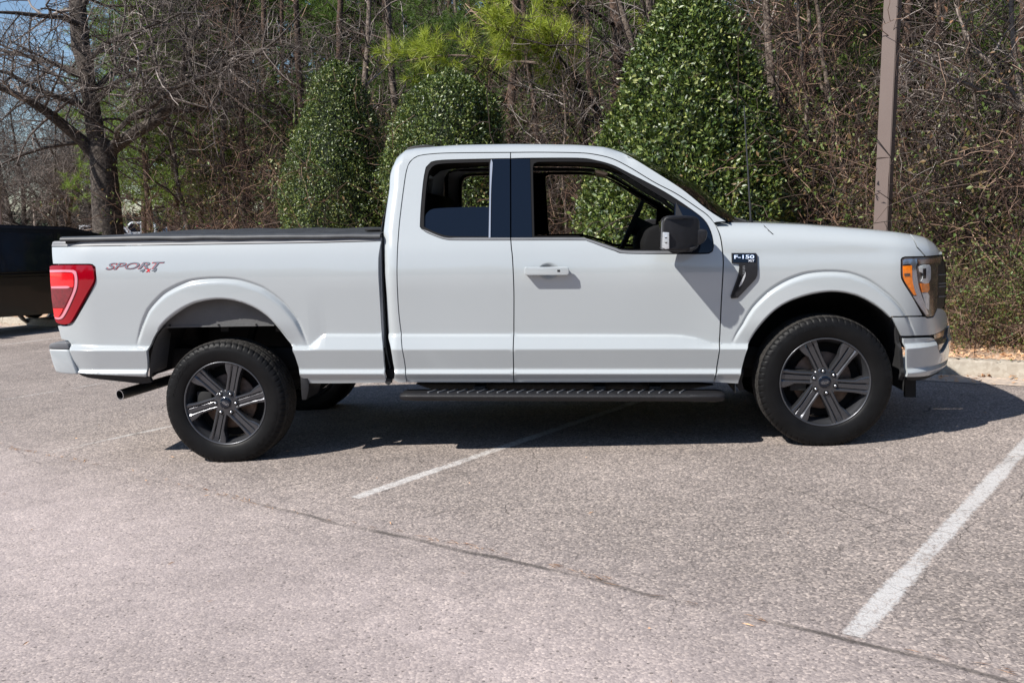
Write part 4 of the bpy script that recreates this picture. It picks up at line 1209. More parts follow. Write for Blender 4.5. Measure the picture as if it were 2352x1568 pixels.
# far door inner faces so the openings have depth
# ------------------------------------------------------------------ running board
def board(far):
    Y = (lambda y: W - y) if far else (lambda y: y)
    B0 = U(919, 904, 0.03); B1 = U(1667, 904, 0.03)
    zt = U(1200, 906, 0.0)[1]; zb = U(1200, 920.8, 0.0)[1]
    sl = (U(1667, 905, 0)[1] - U(919, 909, 0)[1]) / (B1[0] - B0[0]) * 0.25
    x0, x1 = B0[0], B1[0]
    secs = []
    for x, s, e in ((x0, .55, .03), (x0 + .02, .9, .01), (x0 + .10, 1, 0), (x1 - .22, 1, 0), (x1 - .21, 1.12, 0), (x1 - .06, 1.1, 0.0), (x1 - .015, .9, .015), (x1, .5, .04)):
        secs.append((x, s, e))
    bm = bmesh.new(); rows = []
    for x, s, e in secs:
        zc = (zt + zb) / 2; h = (zt - zb) / 2 * s
        pts = [(0.0 + e, zc - h), (-0.012 + e, zc - h * .5), (-0.016 + e, zc + h * .5), (-0.008 + e, zc + h), (0.02 + e, zc + h + 0.006), (0.17, zc + h + 0.004), (0.18, zc + h - 0.01), (0.17, zc - h)]
        rows.append([bm.verts.new((x, Y(y), z)) for y, z in pts])
    for a, b in zip(rows, rows[1:]):
        for j in range(8): bm.faces.new((a[j], b[j], b[(j + 1) % 8], a[(j + 1) % 8]))
    bm.faces.new(rows[0]); bm.faces.new(rows[-1][::-1])
    o = bm_obj('running_board', bm, truck, M['black_plastic'], auto=40)
    if not far:
        n = 26
        me = None
        for k in range(n):
            x = lerp(x0 + 0.17, x1 - 0.28, k / (n - 1))
            z = zt + 0.006
            vs = [(x, 0.028, z), (x + 0.012, 0.028, z), (x + 0.055, 0.145, z), (x + 0.043, 0.145, z), (x + 0.003, 0.030, z + 0.006), (x + 0.009, 0.030, z + 0.006), (x + 0.052, 0.143, z + 0.006), (x + 0.046, 0.143, z + 0.006)]
            pydata('tread_rib', vs, [(4, 5, 6, 7), (0, 1, 5, 4), (1, 2, 6, 5), (2, 3, 7, 6), (3, 0, 4, 7)], o, M['grey_plastic'])
    for x in (x0 + 0.45, x0 + 1.2, x1 - 0.45):
        ya, yb = sorted((Y(0.12), Y(0.42)))
        box('board_bracket', x, x + 0.07, ya, yb, zt - 0.03, zt + 0.03, M['matte_black'], o)
    return o
board(False); board(True)

# ------------------------------------------------------------------ chassis, tank, axles, exhaust
for y in (0.42, W - 0.52):
    box('frame_rail', XTAIL + 0.2, FWX + 0.55, y, y + 0.10, 0.42, 0.56, M['steel_dark'], bevel=0.01)
q = [U(a, b, 0.30) for a, b in ((955, 880), (1600, 880), (1640, 883), (1560, 896), (1010, 899))]
prism('sill_pinch', q, 0.28, 0.36, M['steel_dark'], bevel=0.004)
iprism('fuel_tank', [(960, 870), (1330, 872), (1330, 905), (1010, 905)], 1.15, 1.60, M['steel_dark'], 0.02)
box('transmission', FWX - 1.1, FWX + 0.2, 0.85, 1.2, 0.32, 0.6, M['steel_dark'], bevel=0.04)
box('gearbox_crossmember', FWX - 1.25, FWX - 1.1, 0.45, W - 0.45, 0.36, 0.44, M['steel_dark'], bevel=0.01)
tube('rear_axle', [(RWX, 0.28, wr_z), (RWX, 0.9, wr_z), (RWX, 1.0, wr_z), (RWX, 1.15, wr_z), (RWX, W - 0.28, wr_z)], 0.05, M['steel_dark'], truck, 14, radii=[0.045, 0.05, 0.15, 0.15, 0.045])
tube('front_axle', [(FWX, 0.28, TR), (FWX, 0.95, TR + 0.05), (FWX, W - 0.28, TR)], 0.045, M['steel_dark'], truck, 12)
for y in (0.48, W - 0.48):
    tube('leaf_spring', [(RWX - 0.7, y, 0.5), (RWX - 0.3, y, 0.40), (RWX, y, wr_z - 0.06), (RWX + 0.3, y, 0.40), (RWX + 0.7, y, 0.5)], 0.028, M['steel_dark'], truck, 8)
    tube('shock_absorber', [(RWX - 0.12, y + 0.06, wr_z - 0.02), (RWX + 0.05, y + 0.1, 0.8)], 0.03, M['steel_dark'], truck, 10)
xs_, zs_ = U(372, 880, 0.40)
prism('spare_tyre', [(xs_ - 0.35 + 0.0, 0.50), (xs_ + 0.18, 0.50), (xs_ + 0.20, 0.62), (xs_ + 0.18, 0.72), (xs_ - 0.35, 0.72), (xs_ - 0.37, 0.62)], 0.55, 1.35, M['tread'], bevel=0.05, seg=3)
e0 = U(275.5, 906.7, 0.12); e1 = U(390, 872, 0.50); 
ex = tube('exhaust_pipe', [(e0[0], 0.12, e0[1]), (lerp(e0[0], e1[0], .5), 0.31, lerp(e0[1], e1[1], .5)), (e1[0], 0.50, e1[1]), (RWX + 0.3, 0.62, 0.46), (RWX + 1.2, 0.6, 0.44)], 0.034, M['steel'], truck, 24, caps=False)
d = Vector((e1[0] - e0[0], 0.38, e1[1] - e0[1])).normalized()
p0 = Vector((e0[0], 0.12, e0[1]))
tube('exhaust_lining', [p0 - d * 0.001, p0 + d * 0.4], 0.030, M['void'], ex, 24, caps=False)
bm = bmesh.new()
u = d.orthogonal().normalized(); v = d.cross(u)
A_ = [bm.verts.new(p0 - d * 0.0012 + (u * math.cos(t * math.pi / 16) + v * math.sin(t * math.pi / 16)) * 0.0345) for t in range(32)]
B_ = [bm.verts.new(p0 - d * 0.0012 + (u * math.cos(t * math.pi / 16) + v * math.sin(t * math.pi / 16)) * 0.0300) for t in range(32)]
for k in range(32): bm.faces.new((A_[k], A_[(k + 1) % 32], B_[(k + 1) % 32], B_[k]))
bm_obj('exhaust_rim', bm, ex, M['satin'])
tube('exhaust_end', [p0 + d * 0.38, p0 + d * 0.4], 0.031, M['void'], ex, 16)
# ------------------------------------------------------------------ parking lot frame: a runs along the kerb to the left, b away from the lot
EA = rad(52.0)
E2 = Vector((math.cos(EA), math.sin(EA), 0)); E1 = Vector((-math.sin(EA), math.cos(EA), 0))
P0 = Vector((3.66, 7.72, 0))
def AB(a, b, dz=0.0):
    p = P0 + E1 * a + E2 * b
    return Vector((p.x, p.y, gz2(p.x, p.y) + dz))
def gz2(x, y):
    return gz(x, y) + 0.5 * sstep(28, 60, y)
def abof(x, y):
    d = Vector((x, y, 0)) - P0
    return d.dot(E1), d.dot(E2)
STALL = 5.32

def N_(nt, t, **kw):
    n = nt.nodes.new(t)
    for k, v in kw.items():
        if k.startswith('i_'):
            key = k[2:]
            key = int(key) if key.isdigit() else key.replace('_', ' ')
            n.inputs[key].default_value = v
        else: setattr(n, k, v)
    return n
def asphalt(name, paint=None, wear=0.5, seed=0.0):
    m, nt, b = new_mat(name)
    L = nt.links.new
    tc = N_(nt, 'ShaderNodeTexCoord')
    P = tc.outputs['Object']
    # distance beyond the seam that parts the driving lane from the stalls
    dt = N_(nt, 'ShaderNodeVectorMath', operation='DOT_PRODUCT'); dt.inputs[1].default_value = (E2.x, E2.y, 0)
    wob = N_(nt, 'ShaderNodeTexNoise', i_Scale=0.9, i_Detail=3.0); L(P, wob.inputs['Vector'])
    wv = N_(nt, 'ShaderNodeVectorMath', operation='MULTIPLY_ADD'); wv.inputs[1].default_value = (0.22, 0.22, 0); L(wob.outputs['Color'], wv.inputs[0]); L(P, wv.inputs[2])
    L(wv.outputs[0], dt.inputs[0])
    c0 = P0.dot(E2) - STALL + 0.155
    sub = N_(nt, 'ShaderNodeMath', operation='SUBTRACT'); L(dt.outputs['Value'], sub.inputs[0]); sub.inputs[1].default_value = c0
    lane = N_(nt, 'ShaderNodeMapRange', interpolation_type='SMOOTHSTEP'); L(sub.outputs[0], lane.inputs[0]); lane.inputs[1].default_value = -0.9; lane.inputs[2].default_value = 0.7
    # stones
    v1 = N_(nt, 'ShaderNodeTexVoronoi', i_Scale=105.0); L(P, v1.inputs['Vector'])
    v2 = N_(nt, 'ShaderNodeTexVoronoi', i_Scale=42.0); L(P, v2.inputs['Vector'])
    bw = N_(nt, 'ShaderNodeSeparateColor'); L(v1.outputs['Color'], bw.inputs[0])
    bw2 = N_(nt, 'ShaderNodeSeparateColor'); L(v2.outputs['Color'], bw2.inputs[0])
    r1 = N_(nt, 'ShaderNodeValToRGB'); L(bw.outputs[0], r1.inputs[0])
    e = r1.color_ramp.elements
    e[0].position = 0.0; e[0].color = (0.125, 0.106, 0.098, 1); e[1].position = 1.0; e[1].color = (0.49, 0.415, 0.36, 1)
    for p_, c_ in ((0.28, (0.200, 0.172, 0.158, 1)), (0.62, (0.265, 0.226, 0.205, 1)), (0.85, (0.345, 0.290, 0.255, 1))):
        q = e.new(p_); q.color = c_
    r2 = N_(nt, 'ShaderNodeMix', data_type='RGBA', blend_type='MIX', i_0=0.42)
    L(r1.outputs[0], r2.inputs[6]); r2.inputs[7].default_value = (0.485, 0.408, 0.398, 1)
    zone = N_(nt, 'ShaderNodeMix', data_type='RGBA'); L(lane.outputs[0], zone.inputs[0]); L(r2.outputs[2], zone.inputs[6]); L(r1.outputs[0], zone.inputs[7])
    # soft blotches
    big = N_(nt, 'ShaderNodeTexNoise', i_Scale=0.55, i_Detail=5.0, i_Roughness=0.6); L(P, big.inputs['Vector'])
    bm_ = N_(nt, 'ShaderNodeMapRange'); L(big.outputs[0], bm_.inputs[0]); bm_.inputs[1].default_value = 0.3; bm_.inputs[2].default_value = 0.7; bm_.inputs[3].default_value = 0.80; bm_.inputs[4].default_value = 1.18
    mul = N_(nt, 'ShaderNodeMix', data_type='RGBA', blend_type='MULTIPLY', i_0=1.0); L(zone.outputs[2], mul.inputs[6]); L(bm_.outputs[0], mul.inputs[7])
    mid = N_(nt, 'ShaderNodeTexNoise', i_Scale=5.5, i_Detail=6.0, i_Roughness=0.7); L(P, mid.inputs['Vector'])
    mm = N_(nt, 'ShaderNodeMapRange'); L(mid.outputs[0], mm.inputs[0]); mm.inputs[1].default_value = 0.3; mm.inputs[2].default_value = 0.7; mm.inputs[3].default_value = 0.86; mm.inputs[4].default_value = 1.12
    mul2 = N_(nt, 'ShaderNodeMix', data_type='RGBA', blend_type='MULTIPLY', i_0=1.0); L(mul.outputs[2], mul2.inputs[6]); L(mm.outputs[0], mul2.inputs[7])
    pit = N_(nt, 'ShaderNodeTexVoronoi', i_Scale=46.0); L(P, pit.inputs['Vector'])
    psep = N_(nt, 'ShaderNodeSeparateColor'); L(pit.outputs['Color'], psep.inputs[0])
    pk = N_(nt, 'ShaderNodeMath', operation='MULTIPLY_ADD'); L(psep.outputs[0], pk.inputs[0]); pk.inputs[1].default_value = 0.62; pk.inputs[2].default_value = -0.30
    pd = N_(nt, 'ShaderNodeMath', operation='LESS_THAN'); L(pit.outputs['Distance'], pd.inputs[0]); L(pk.outputs[0], pd.inputs[1])
    pf = N_(nt, 'ShaderNodeMath', operation='MULTIPLY'); L(pd.outputs[0], pf.inputs[0]); pf.inputs[1].default_value = 0.62
    pmix = N_(nt, 'ShaderNodeMix', data_type='RGBA'); L(pf.outputs[0], pmix.inputs[0]); L(mul2.outputs[2], pmix.inputs[6]); pmix.inputs[7].default_value = (0.06, 0.05, 0.047, 1)
    col = pmix.outputs[2]
    # hairline cracks: crazed cells, warped, only in patches of the stalls
    wn2 = N_(nt, 'ShaderNodeTexNoise', i_Scale=3.0, i_Detail=4.0); L(P, wn2.inputs['Vector'])
    wv2 = N_(nt, 'ShaderNodeVectorMath', operation='MULTIPLY_ADD'); wv2.inputs[1].default_value = (0.30, 0.30, 0); L(wn2.outputs['Color'], wv2.inputs[0]); L(P, wv2.inputs[2])
    crk = N_(nt, 'ShaderNodeTexVoronoi', feature='DISTANCE_TO_EDGE', i_Scale=1.25); L(wv2.outputs[0], crk.inputs['Vector'])
    crk2 = N_(nt, 'ShaderNodeTexVoronoi', feature='DISTANCE_TO_EDGE', i_Scale=3.4); L(wv2.outputs[0], crk2.inputs['Vector'])
    def line(src, w):
        mr = N_(nt, 'ShaderNodeMapRange'); L(src, mr.inputs[0]); mr.inputs[1].default_value = w * 0.25; mr.inputs[2].default_value = w; mr.inputs[3].default_value = 1; mr.inputs[4].default_value = 0
        return mr.outputs[0]
    c1 = line(crk.outputs['Distance'], 0.0050); c2 = line(crk2.outputs['Distance'], 0.0095)
    pm = N_(nt, 'ShaderNodeTexNoise', i_Scale=0.8, i_Detail=4.0); L(P, pm.inputs['Vector'])
    pr = N_(nt, 'ShaderNodeMapRange'); L(pm.outputs[0], pr.inputs[0]); pr.inputs[1].default_value = 0.54; pr.inputs[2].default_value = 0.64
    pm2 = N_(nt, 'ShaderNodeTexNoise', i_Scale=1.7, i_Detail=3.0); L(P, pm2.inputs['Vector'])
    pr2 = N_(nt, 'ShaderNodeMapRange'); L(pm2.outputs[0], pr2.inputs[0]); pr2.inputs[1].default_value = 0.46; pr2.inputs[2].default_value = 0.60
    ca = N_(nt, 'ShaderNodeMath', operation='MULTIPLY'); L(c1, ca.inputs[0]); L(pr2.outputs[0], ca.inputs[1])
    cb = N_(nt, 'ShaderNodeMath', operation='MULTIPLY'); L(c2, cb.inputs[0]); L(pr.outputs[0], cb.inputs[1])
    cc = N_(nt, 'ShaderNodeMath', operation='MAXIMUM'); L(ca.outputs[0], cc.inputs[0]); L(cb.outputs[0], cc.inputs[1])
    ln2 = N_(nt, 'ShaderNodeMapRange'); L(lane.outputs[0], ln2.inputs[0]); ln2.inputs[3].default_value = 0.06; ln2.inputs[4].default_value = 0.66
    cd = N_(nt, 'ShaderNodeMath', operation='MULTIPLY'); L(cc.outputs[0], cd.inputs[0]); L(ln2.outputs[0], cd.inputs[1])
    # the seam itself
    ab = N_(nt, 'ShaderNodeMath', operation='ABSOLUTE'); L(sub.outputs[0], ab.inputs[0])
    sm = N_(nt, 'ShaderNodeMapRange', interpolation_type='SMOOTHSTEP'); L(ab.outputs[0], sm.inputs[0]); sm.inputs[1].default_value = 0.004; sm.inputs[2].default_value = 0.024; sm.inputs[3].default_value = 0.75; sm.inputs[4].default_value = 0
    sp = N_(nt, 'ShaderNodeTexNoise', i_Scale=2.4, i_Detail=3.0); L(P, sp.inputs['Vector'])
    spr = N_(nt, 'ShaderNodeMapRange'); L(sp.outputs[0], spr.inputs[0]); spr.inputs[1].default_value = 0.35; spr.inputs[2].default_value = 0.6; spr.inputs[3].default_value = 0.15
    sm2 = N_(nt, 'ShaderNodeMath', operation='MULTIPLY'); L(sm.outputs[0], sm2.inputs[0]); L(spr.outputs[0], sm2.inputs[1])
    da = N_(nt, 'ShaderNodeVectorMath', operation='DOT_PRODUCT'); da.inputs[1].default_value = (E1.x, E1.y, 0); L(P, da.inputs[0])
    fa = N_(nt, 'ShaderNodeMapRange', interpolation_type='SMOOTHSTEP'); L(da.outputs['Value'], fa.inputs[0]); fa.inputs[1].default_value = P0.dot(E1) + 1.2; fa.inputs[2].default_value = P0.dot(E1) + 2.6; fa.inputs[3].default_value = 1.0; fa.inputs[4].default_value = 0.22
    sm3 = N_(nt, 'ShaderNodeMath', operation='MULTIPLY'); L(sm2.outputs[0], sm3.inputs[0]); L(fa.outputs[0], sm3.inputs[1])
    dk = N_(nt, 'ShaderNodeMath', operation='MAXIMUM'); L(cd.outputs[0], dk.inputs[0]); L(sm3.outputs[0], dk.inputs[1])
    if paint:
        w = N_(nt, 'ShaderNodeTexNoise', i_Scale=34.0, i_Detail=8.0, i_Roughness=0.85); L(P, w.inputs['Vector'])
        w2 = N_(nt, 'ShaderNodeTexNoise', i_Scale=1.6, i_Detail=3.0); 
        off = N_(nt, 'ShaderNodeVectorMath', operation='ADD'); off.inputs[1].default_value = (seed, seed * 2, 0); L(P, off.inputs[0]); L(off.outputs[0], w2.inputs['Vector'])
        ws = N_(nt, 'ShaderNodeMath', operation='MULTIPLY_ADD'); L(w2.outputs[0], ws.inputs[0]); ws.inputs[1].default_value = 0.55; L(w.outputs[0], ws.inputs[2])
        # ragged edges across the stripe
        uv = tc.outputs['UV']
        sx_ = N_(nt, 'ShaderNodeSeparateXYZ'); L(uv, sx_.inputs[0])
        a1 = N_(nt, 'ShaderNodeMath', operation='SUBTRACT'); L(sx_.outputs[0], a1.inputs[0]); a1.inputs[1].default_value = 0.5
        a2 = N_(nt, 'ShaderNodeMath', operation='ABSOLUTE'); L(a1.outputs[0], a2.inputs[0])
        a3 = N_(nt, 'ShaderNodeMapRange'); L(a2.outputs[0], a3.inputs[0]); a3.inputs[1].default_value = 0.22; a3.inputs[2].default_value = 0.5; a3.inputs[3].default_value = 0; a3.inputs[4].default_value = -0.36
        ad = N_(nt, 'ShaderNodeMath', operation='ADD'); L(ws.outputs[0], ad.inputs[0]); L(a3.outputs[0], ad.inputs[1])
        mk = N_(nt, 'ShaderNodeMapRange'); L(ad.outputs[0], mk.inputs[0]); mk.inputs[1].default_value = wear; mk.inputs[2].default_value = wear + 0.16
        cz = N_(nt, 'ShaderNodeTexVoronoi', feature='DISTANCE_TO_EDGE', i_Scale=15.0); L(wv2.outputs[0], cz.inputs['Vector'])
        czl = N_(nt, 'ShaderNodeMapRange'); L(cz.outputs['Distance'], czl.inputs[0]); czl.inputs[1].default_value = 0.01; czl.inputs[2].default_value = 0.05; czl.inputs[3].default_value = 0.45
        mk2 = N_(nt, 'ShaderNodeMath', operation='MULTIPLY'); L(mk.outputs[0], mk2.inputs[0]); L(czl.outputs[0], mk2.inputs[1])
        pmx = N_(nt, 'ShaderNodeMix', data_type='RGBA'); L(mk2.outputs[0], pmx.inputs[0]); L(col, pmx.inputs[6]); pmx.inputs[7].default_value = (*paint, 1)
        col = pmx.outputs[2]
    fin = N_(nt, 'ShaderNodeMix', data_type='RGBA'); L(dk.outputs[0], fin.inputs[0]); L(col, fin.inputs[6]); fin.inputs[7].default_value = (0.035, 0.030, 0.026, 1)
    L(fin.outputs[2], b.inputs['Base Color'])
    b.inputs['Roughness'].default_value = 0.82
    b.inputs['Specular IOR Level'].default_value = 0.35
    # relief
    h1 = N_(nt, 'ShaderNodeMath', operation='MULTIPLY'); L(v1.outputs['Distance'], h1.inputs[0]); h1.inputs[1].default_value = -0.5
    h2 = N_(nt, 'ShaderNodeMath', operation='SUBTRACT'); L(h1.outputs[0], h2.inputs[0]); L(dk.outputs[0], h2.inputs[1])
    h3 = N_(nt, 'ShaderNodeMath', operation='MULTIPLY_ADD'); L(bw2.outputs[1], h3.inputs[0]); h3.inputs[1].default_value = 0.25; L(h2.outputs[0], h3.inputs[2])
    bp = N_(nt, 'ShaderNodeBump', i_Strength=0.6, i_Distance=0.005); L(h3.outputs[0], bp.inputs['Height']); L(bp.outputs[0], b.inputs['Normal'])
    return m
M['asphalt'] = asphalt('asphalt')

def ground_mix(name, cols, scale=3.0, bump=0.6):
    m, nt, b = new_mat(name)
    L = nt.links.new
    tc = N_(nt, 'ShaderNodeTexCoord')
    n1 = N_(nt, 'ShaderNodeTexNoise', i_Scale=scale, i_Detail=8.0, i_Roughness=0.75); L(tc.outputs['Object'], n1.inputs['Vector'])
    v = N_(nt, 'ShaderNodeTexVoronoi', i_Scale=34.0); L(tc.outputs['Object'], v.inputs['Vector'])
    sc = N_(nt, 'ShaderNodeSeparateColor'); L(v.outputs['Color'], sc.inputs[0])
    mx = N_(nt, 'ShaderNodeMath', operation='MULTIPLY_ADD'); L(sc.outputs[0], mx.inputs[0]); mx.inputs[1].default_value = 0.45; L(n1.outputs[0], mx.inputs[2])
    r = N_(nt, 'ShaderNodeValToRGB'); L(mx.outputs[0], r.inputs[0])
    e = r.color_ramp.elements
    e[0].position = 0.3; e[0].color = (*cols[0], 1); e[1].position = 1.0; e[1].color = (*cols[-1], 1)
    for k, c in enumerate(cols[1:-1]):
        q = e.new(0.3 + 0.7 * (k + 1) / (len(cols) - 1)); q.color = (*c, 1)
    L(r.outputs[0], b.inputs['Base Color']); b.inputs['Roughness'].default_value = 0.95
    bp = N_(nt, 'ShaderNodeBump', i_Strength=bump, i_Distance=0.02); L(mx.outputs[0], bp.inputs['Height']); L(bp.outputs[0], b.inputs['Normal'])
    return m
M['forest_floor'] = ground_mix('forest_floor', [(0.035, 0.024, 0.015), (0.10, 0.065, 0.04), (0.20, 0.13, 0.08), (0.32, 0.22, 0.14)])
M['litter'] = ground_mix('leaf_litter_ground', [(0.20, 0.12, 0.07), (0.40, 0.26, 0.17), (0.55, 0.38, 0.26), (0.68, 0.52, 0.38)], 5.0)
M['concrete'] = ground_mix('kerb_concrete', [(0.24, 0.205, 0.16), (0.31, 0.27, 0.22), (0.35, 0.31, 0.255), (0.40, 0.36, 0.30)], 7.0, 0.25)

def sheet(name, a0, a1, b0, b1, na, nb, dz, mat, fz=None):
    av = [lerp(a0, a1, i / na) for i in range(na + 1)]; bv_ = [lerp(b0, b1, i / nb) for i in range(nb + 1)]
    V = []
    for a in av:
        for b in bv_:
            p = AB(a, b, dz)
            if fz: p.z += fz(a, b)
            V.append(p)
    Fc = [(i * (nb + 1) + j, i * (nb + 1) + j + 1, (i + 1) * (nb + 1) + j + 1, (i + 1) * (nb + 1) + j) for i in range(na) for j in range(nb)]
    Fc = [f[::-1] for f in Fc]
    o = pydata(name, V, Fc, None, mat)
    tag(o, kind='structure')
    return o
sheet('ground', -260, 320, -160, 340, 145, 125, -0.30, M['forest_floor'])
sheet('parking_lot', -45, 60, -45, 0.005, 105, 45, 0.0, M['asphalt'])
def bed_h(a, b):
    return 0.035 * math.sin(a * 1.3) * sstep(0.3, 1.5, b) + 0.05 * sstep(0.2, 3, b)
sheet('planting_bed', -45, 32, 0.148, 40, 77, 40, 0.105, M['litter'], bed_h)
sheet('far_parking_lot', 22, 110, 14, 90, 44, 38, 0.16, simple('far_asphalt', (0.16, 0.15, 0.145), 0.9, noise=0.2, nscale=0.3))
sheet('gutter_grit', -20, 20, -0.34, -0.002, 40, 2, 0.004, ground_mix('gutter_grit', [(0.30, 0.25, 0.21), (0.38, 0.32, 0.27), (0.46, 0.38, 0.31), (0.58, 0.45, 0.34)], 6.0, 0.3))

# kerb: cast lengths with open joints
kprof = [(0.0, -0.02), (0.004, 0.03), (0.022, 0.115), (0.034, 0.13), (0.05, 0.135), (0.148, 0.135), (0.150, -0.02)]
kerb = empty('kerb', AB(0, 0)); tag(kerb, kind='structure')
bm = bmesh.new()
SEG = 3.05
ra = [bm.verts.new((E1 * 0.005 + E2 * b + Vector((0, 0, z)))) for b, z in kprof]
dzs = GX * (E1.x) * (SEG - 0.006)
rb_v = [bm.verts.new((E1 * (SEG - 0.006) + E2 * b + Vector((0, 0, z + dzs)))) for b, z in kprof]
for j in range(len(kprof) - 1): bm.faces.new((ra[j], ra[j + 1], rb_v[j + 1], rb_v[j]))
bm.faces.new(ra[::-1]); bm.faces.new(rb_v)
kme = bpy.data.meshes.new('kerb_stone'); bmesh.ops.recalc_face_normals(bm, faces=bm.faces); bm.to_mesh(kme); bm.free(); kme.materials.append(M['concrete'])
for k in range(-6, 11):
    o = link('kerb_stone', kme, kerb)
    p = AB(k * SEG - 0.9, 0) - AB(0, 0)
    o.location = p

# stall lines, 2.8 m apart, at right angles to the kerb
M['line_fresh'] = asphalt('stall_line_paint', (0.48, 0.465, 0.45), 0.635)
M['line_worn'] = asphalt('worn_stall_line_paint', (0.50, 0.48, 0.46), 0.655, 3.7)
M['line_faint'] = asphalt('faint_stall_line_paint', (0.46, 0.44, 0.42), 0.715, 1.3)
def stall_line(a, b0, b1, w, mat, seed=0):
    rng = random.Random(seed)
    n = 40
    bm = bmesh.new(); uvl = bm.loops.layers.uv.new('UVMap'); rows = []
    for i in range(n + 1):
        b = lerp(b0, b1, i / n)
        rows.append([(bm.verts.new(AB(a + s * w / 2 + rng.uniform(-.002, .002), b, zz)), (0.5 + s / 2, b)) for s, zz in ((-1, -0.0012), (-0.82, 0.0015), (0.82, 0.0015), (1, -0.0012))])
    for r0, r1 in zip(rows, rows[1:]):
        for j in range(3):
            q = [r0[j], r1[j], r1[j + 1], r0[j + 1]]
            f = bm.faces.new([v for v, _ in q])
            for lp, (_, uv) in zip(f.loops, q): lp[uvl].uv = uv
    me = bpy.data.meshes.new('stall_line'); bm.to_mesh(me); bm.free()
    o = link('stall_line', me, None, mat); tag(o, kind='structure')
    return o
def a_of(px, py):
    p = ground_at(px, py); return abof(p.x, p.y)
aR, bR = a_of(1968, 1447)
aM, bM = a_of(815, 1143)
stall_line(aR, bR - 0.05, 0.0 - 0.35, 0.13, M['line_fresh'], 1)
stall_line(aM, bM, -0.35, 0.13, M['line_worn'], 2)
for k in range(1, 6):
    stall_line(aM + 2.80 * k, -STALL + 0.05, -0.35, 0.11, M['line_faint'], 3 + k)
for k in range(1, 4):
    stall_line(aR - 2.80 * k, -STALL + 0.05, -0.35, 0.11, M['line_fresh'], 13 + k)
# loose grit and pine straw lying in the seam and along the kerb
rng = random.Random(5)
V = []; Fc = []
def flake(p, L, w, ang, lift=0.0):
    d = Vector((math.cos(ang), math.sin(ang), 0)); s = Vector((-d.y, d.x, 0))
    b0 = len(V)
    V.extend([p - d * L / 2 + Vector((0, 0, 0.006)), p + s * w / 2 + Vector((0, 0, 0.007 + lift)), p + d * L / 2 + Vector((0, 0, 0.006)), p - s * w / 2 + Vector((0, 0, 0.006))])
    Fc.append((b0, b0 + 3, b0 + 2, b0 + 1))
for i in range(520):
    a = rng.uniform(-4, 9)
    cl = math.sin(a * 3.1) + math.sin(a * 7.7 + 1)
    if cl < 0.55 and rng.random() < 0.85: continue
    p = AB(a, -STALL + 0.02 + rng.gauss(0, 0.014) + 0.03 * math.sin(a * 2.2))
    flake(p, rng.uniform(0.02, 0.09), rng.uniform(0.003, 0.009), EA + math.pi / 2 + rng.gauss(0, 0.35), 0.002)
for i in range(160):
    a = rng.uniform(-4, 10); b = rng.uniform(-STALL - 3, -0.4)
    flake(AB(a, b), rng.uniform(0.01, 0.05), rng.uniform(0.002, 0.006), rng.uniform(0, 6.28), 0.002)
straw = pydata('pine_straw', V, Fc, None, simple('dry_straw', (0.62, 0.36, 0.19), 0.8, noise=0.3, nscale=40))
tag(straw, 'dry pine straw and grit caught in the asphalt seam', 'straw', kind='stuff')
V = []; Fc = []
for i in range(9000):
    a = rng.uniform(-9, 24) if i % 3 else rng.uniform(-4, 2)
    b = rng.uniform(-0.02, 1.8) if rng.random() < 0.93 else rng.uniform(-0.4, 0)
    z = 0.0
    p = AB(a, b)
    p.z += (0.105 + bed_h(a, b) + 0.004 if b > 0.15 else (0.134 if b > 0.02 else 0.004))
    L = rng.uniform(0.02, 0.07); w = L * rng.uniform(0.3, 0.7); an = rng.uniform(0, 6.28)
    d = Vector((math.cos(an), math.sin(an), rng.uniform(-.3, .3))); s = Vector((-d.y, d.x, rng.uniform(-.4, .4)))
    b0 = len(V); up_ = Vector((0, 0, rng.uniform(0.003, 0.02)))
    V.extend([p - d * L / 2 + up_, p + s * w / 2 + up_, p + d * L / 2 + up_ * 1.6, p - s * w / 2 + up_])
    Fc.append((b0, b0 + 3, b0 + 2, b0 + 1))

def island_mat(name, cols, rough=0.55, transl=0.0, spec=0.5, sheen=0.0):
    """foliage whose leaves differ one by one"""
    m, nt, b = new_mat(name)
    L = nt.links.new
    g = N_(nt, 'ShaderNodeNewGeometry')
    r = N_(nt, 'ShaderNodeValToRGB'); L(g.outputs['Random Per Island'], r.inputs[0])
    e = r.color_ramp.elements
    e[0].position = 0; e[0].color = (*cols[0], 1); e[1].position = 1; e[1].color = (*cols[-1], 1)
    for k, c in enumerate(cols[1:-1]):
        q = e.new((k + 1) / (len(cols) - 1)); q.color = (*c, 1)
    L(r.outputs[0], b.inputs['Base Color'])
    b.inputs['Roughness'].default_value = rough
    b.inputs['Specular IOR Level'].default_value = spec
    if transl > 0:
        t = N_(nt, 'ShaderNodeBsdfTranslucent'); L(r.outputs[0], t.inputs[0])
        mx = N_(nt, 'ShaderNodeMixShader', i_0=transl)
        L(b.outputs[0], mx.inputs[1]); L(t.outputs[0], mx.inputs[2])
        L(mx.outputs[0], nt.nodes['Material Output'].inputs[0])
    return m
M['dead_leaf'] = island_mat('dead_leaves', [(0.34, 0.17, 0.08), (0.60, 0.34, 0.18), (0.72, 0.46, 0.27), (0.46, 0.25, 0.13)], 0.8)
ll = pydata('leaf_litter', V, Fc, None, M['dead_leaf'])
tag(ll, 'tan fallen leaves and bark chips on the bed behind the kerb', 'leaf litter', kind='stuff')
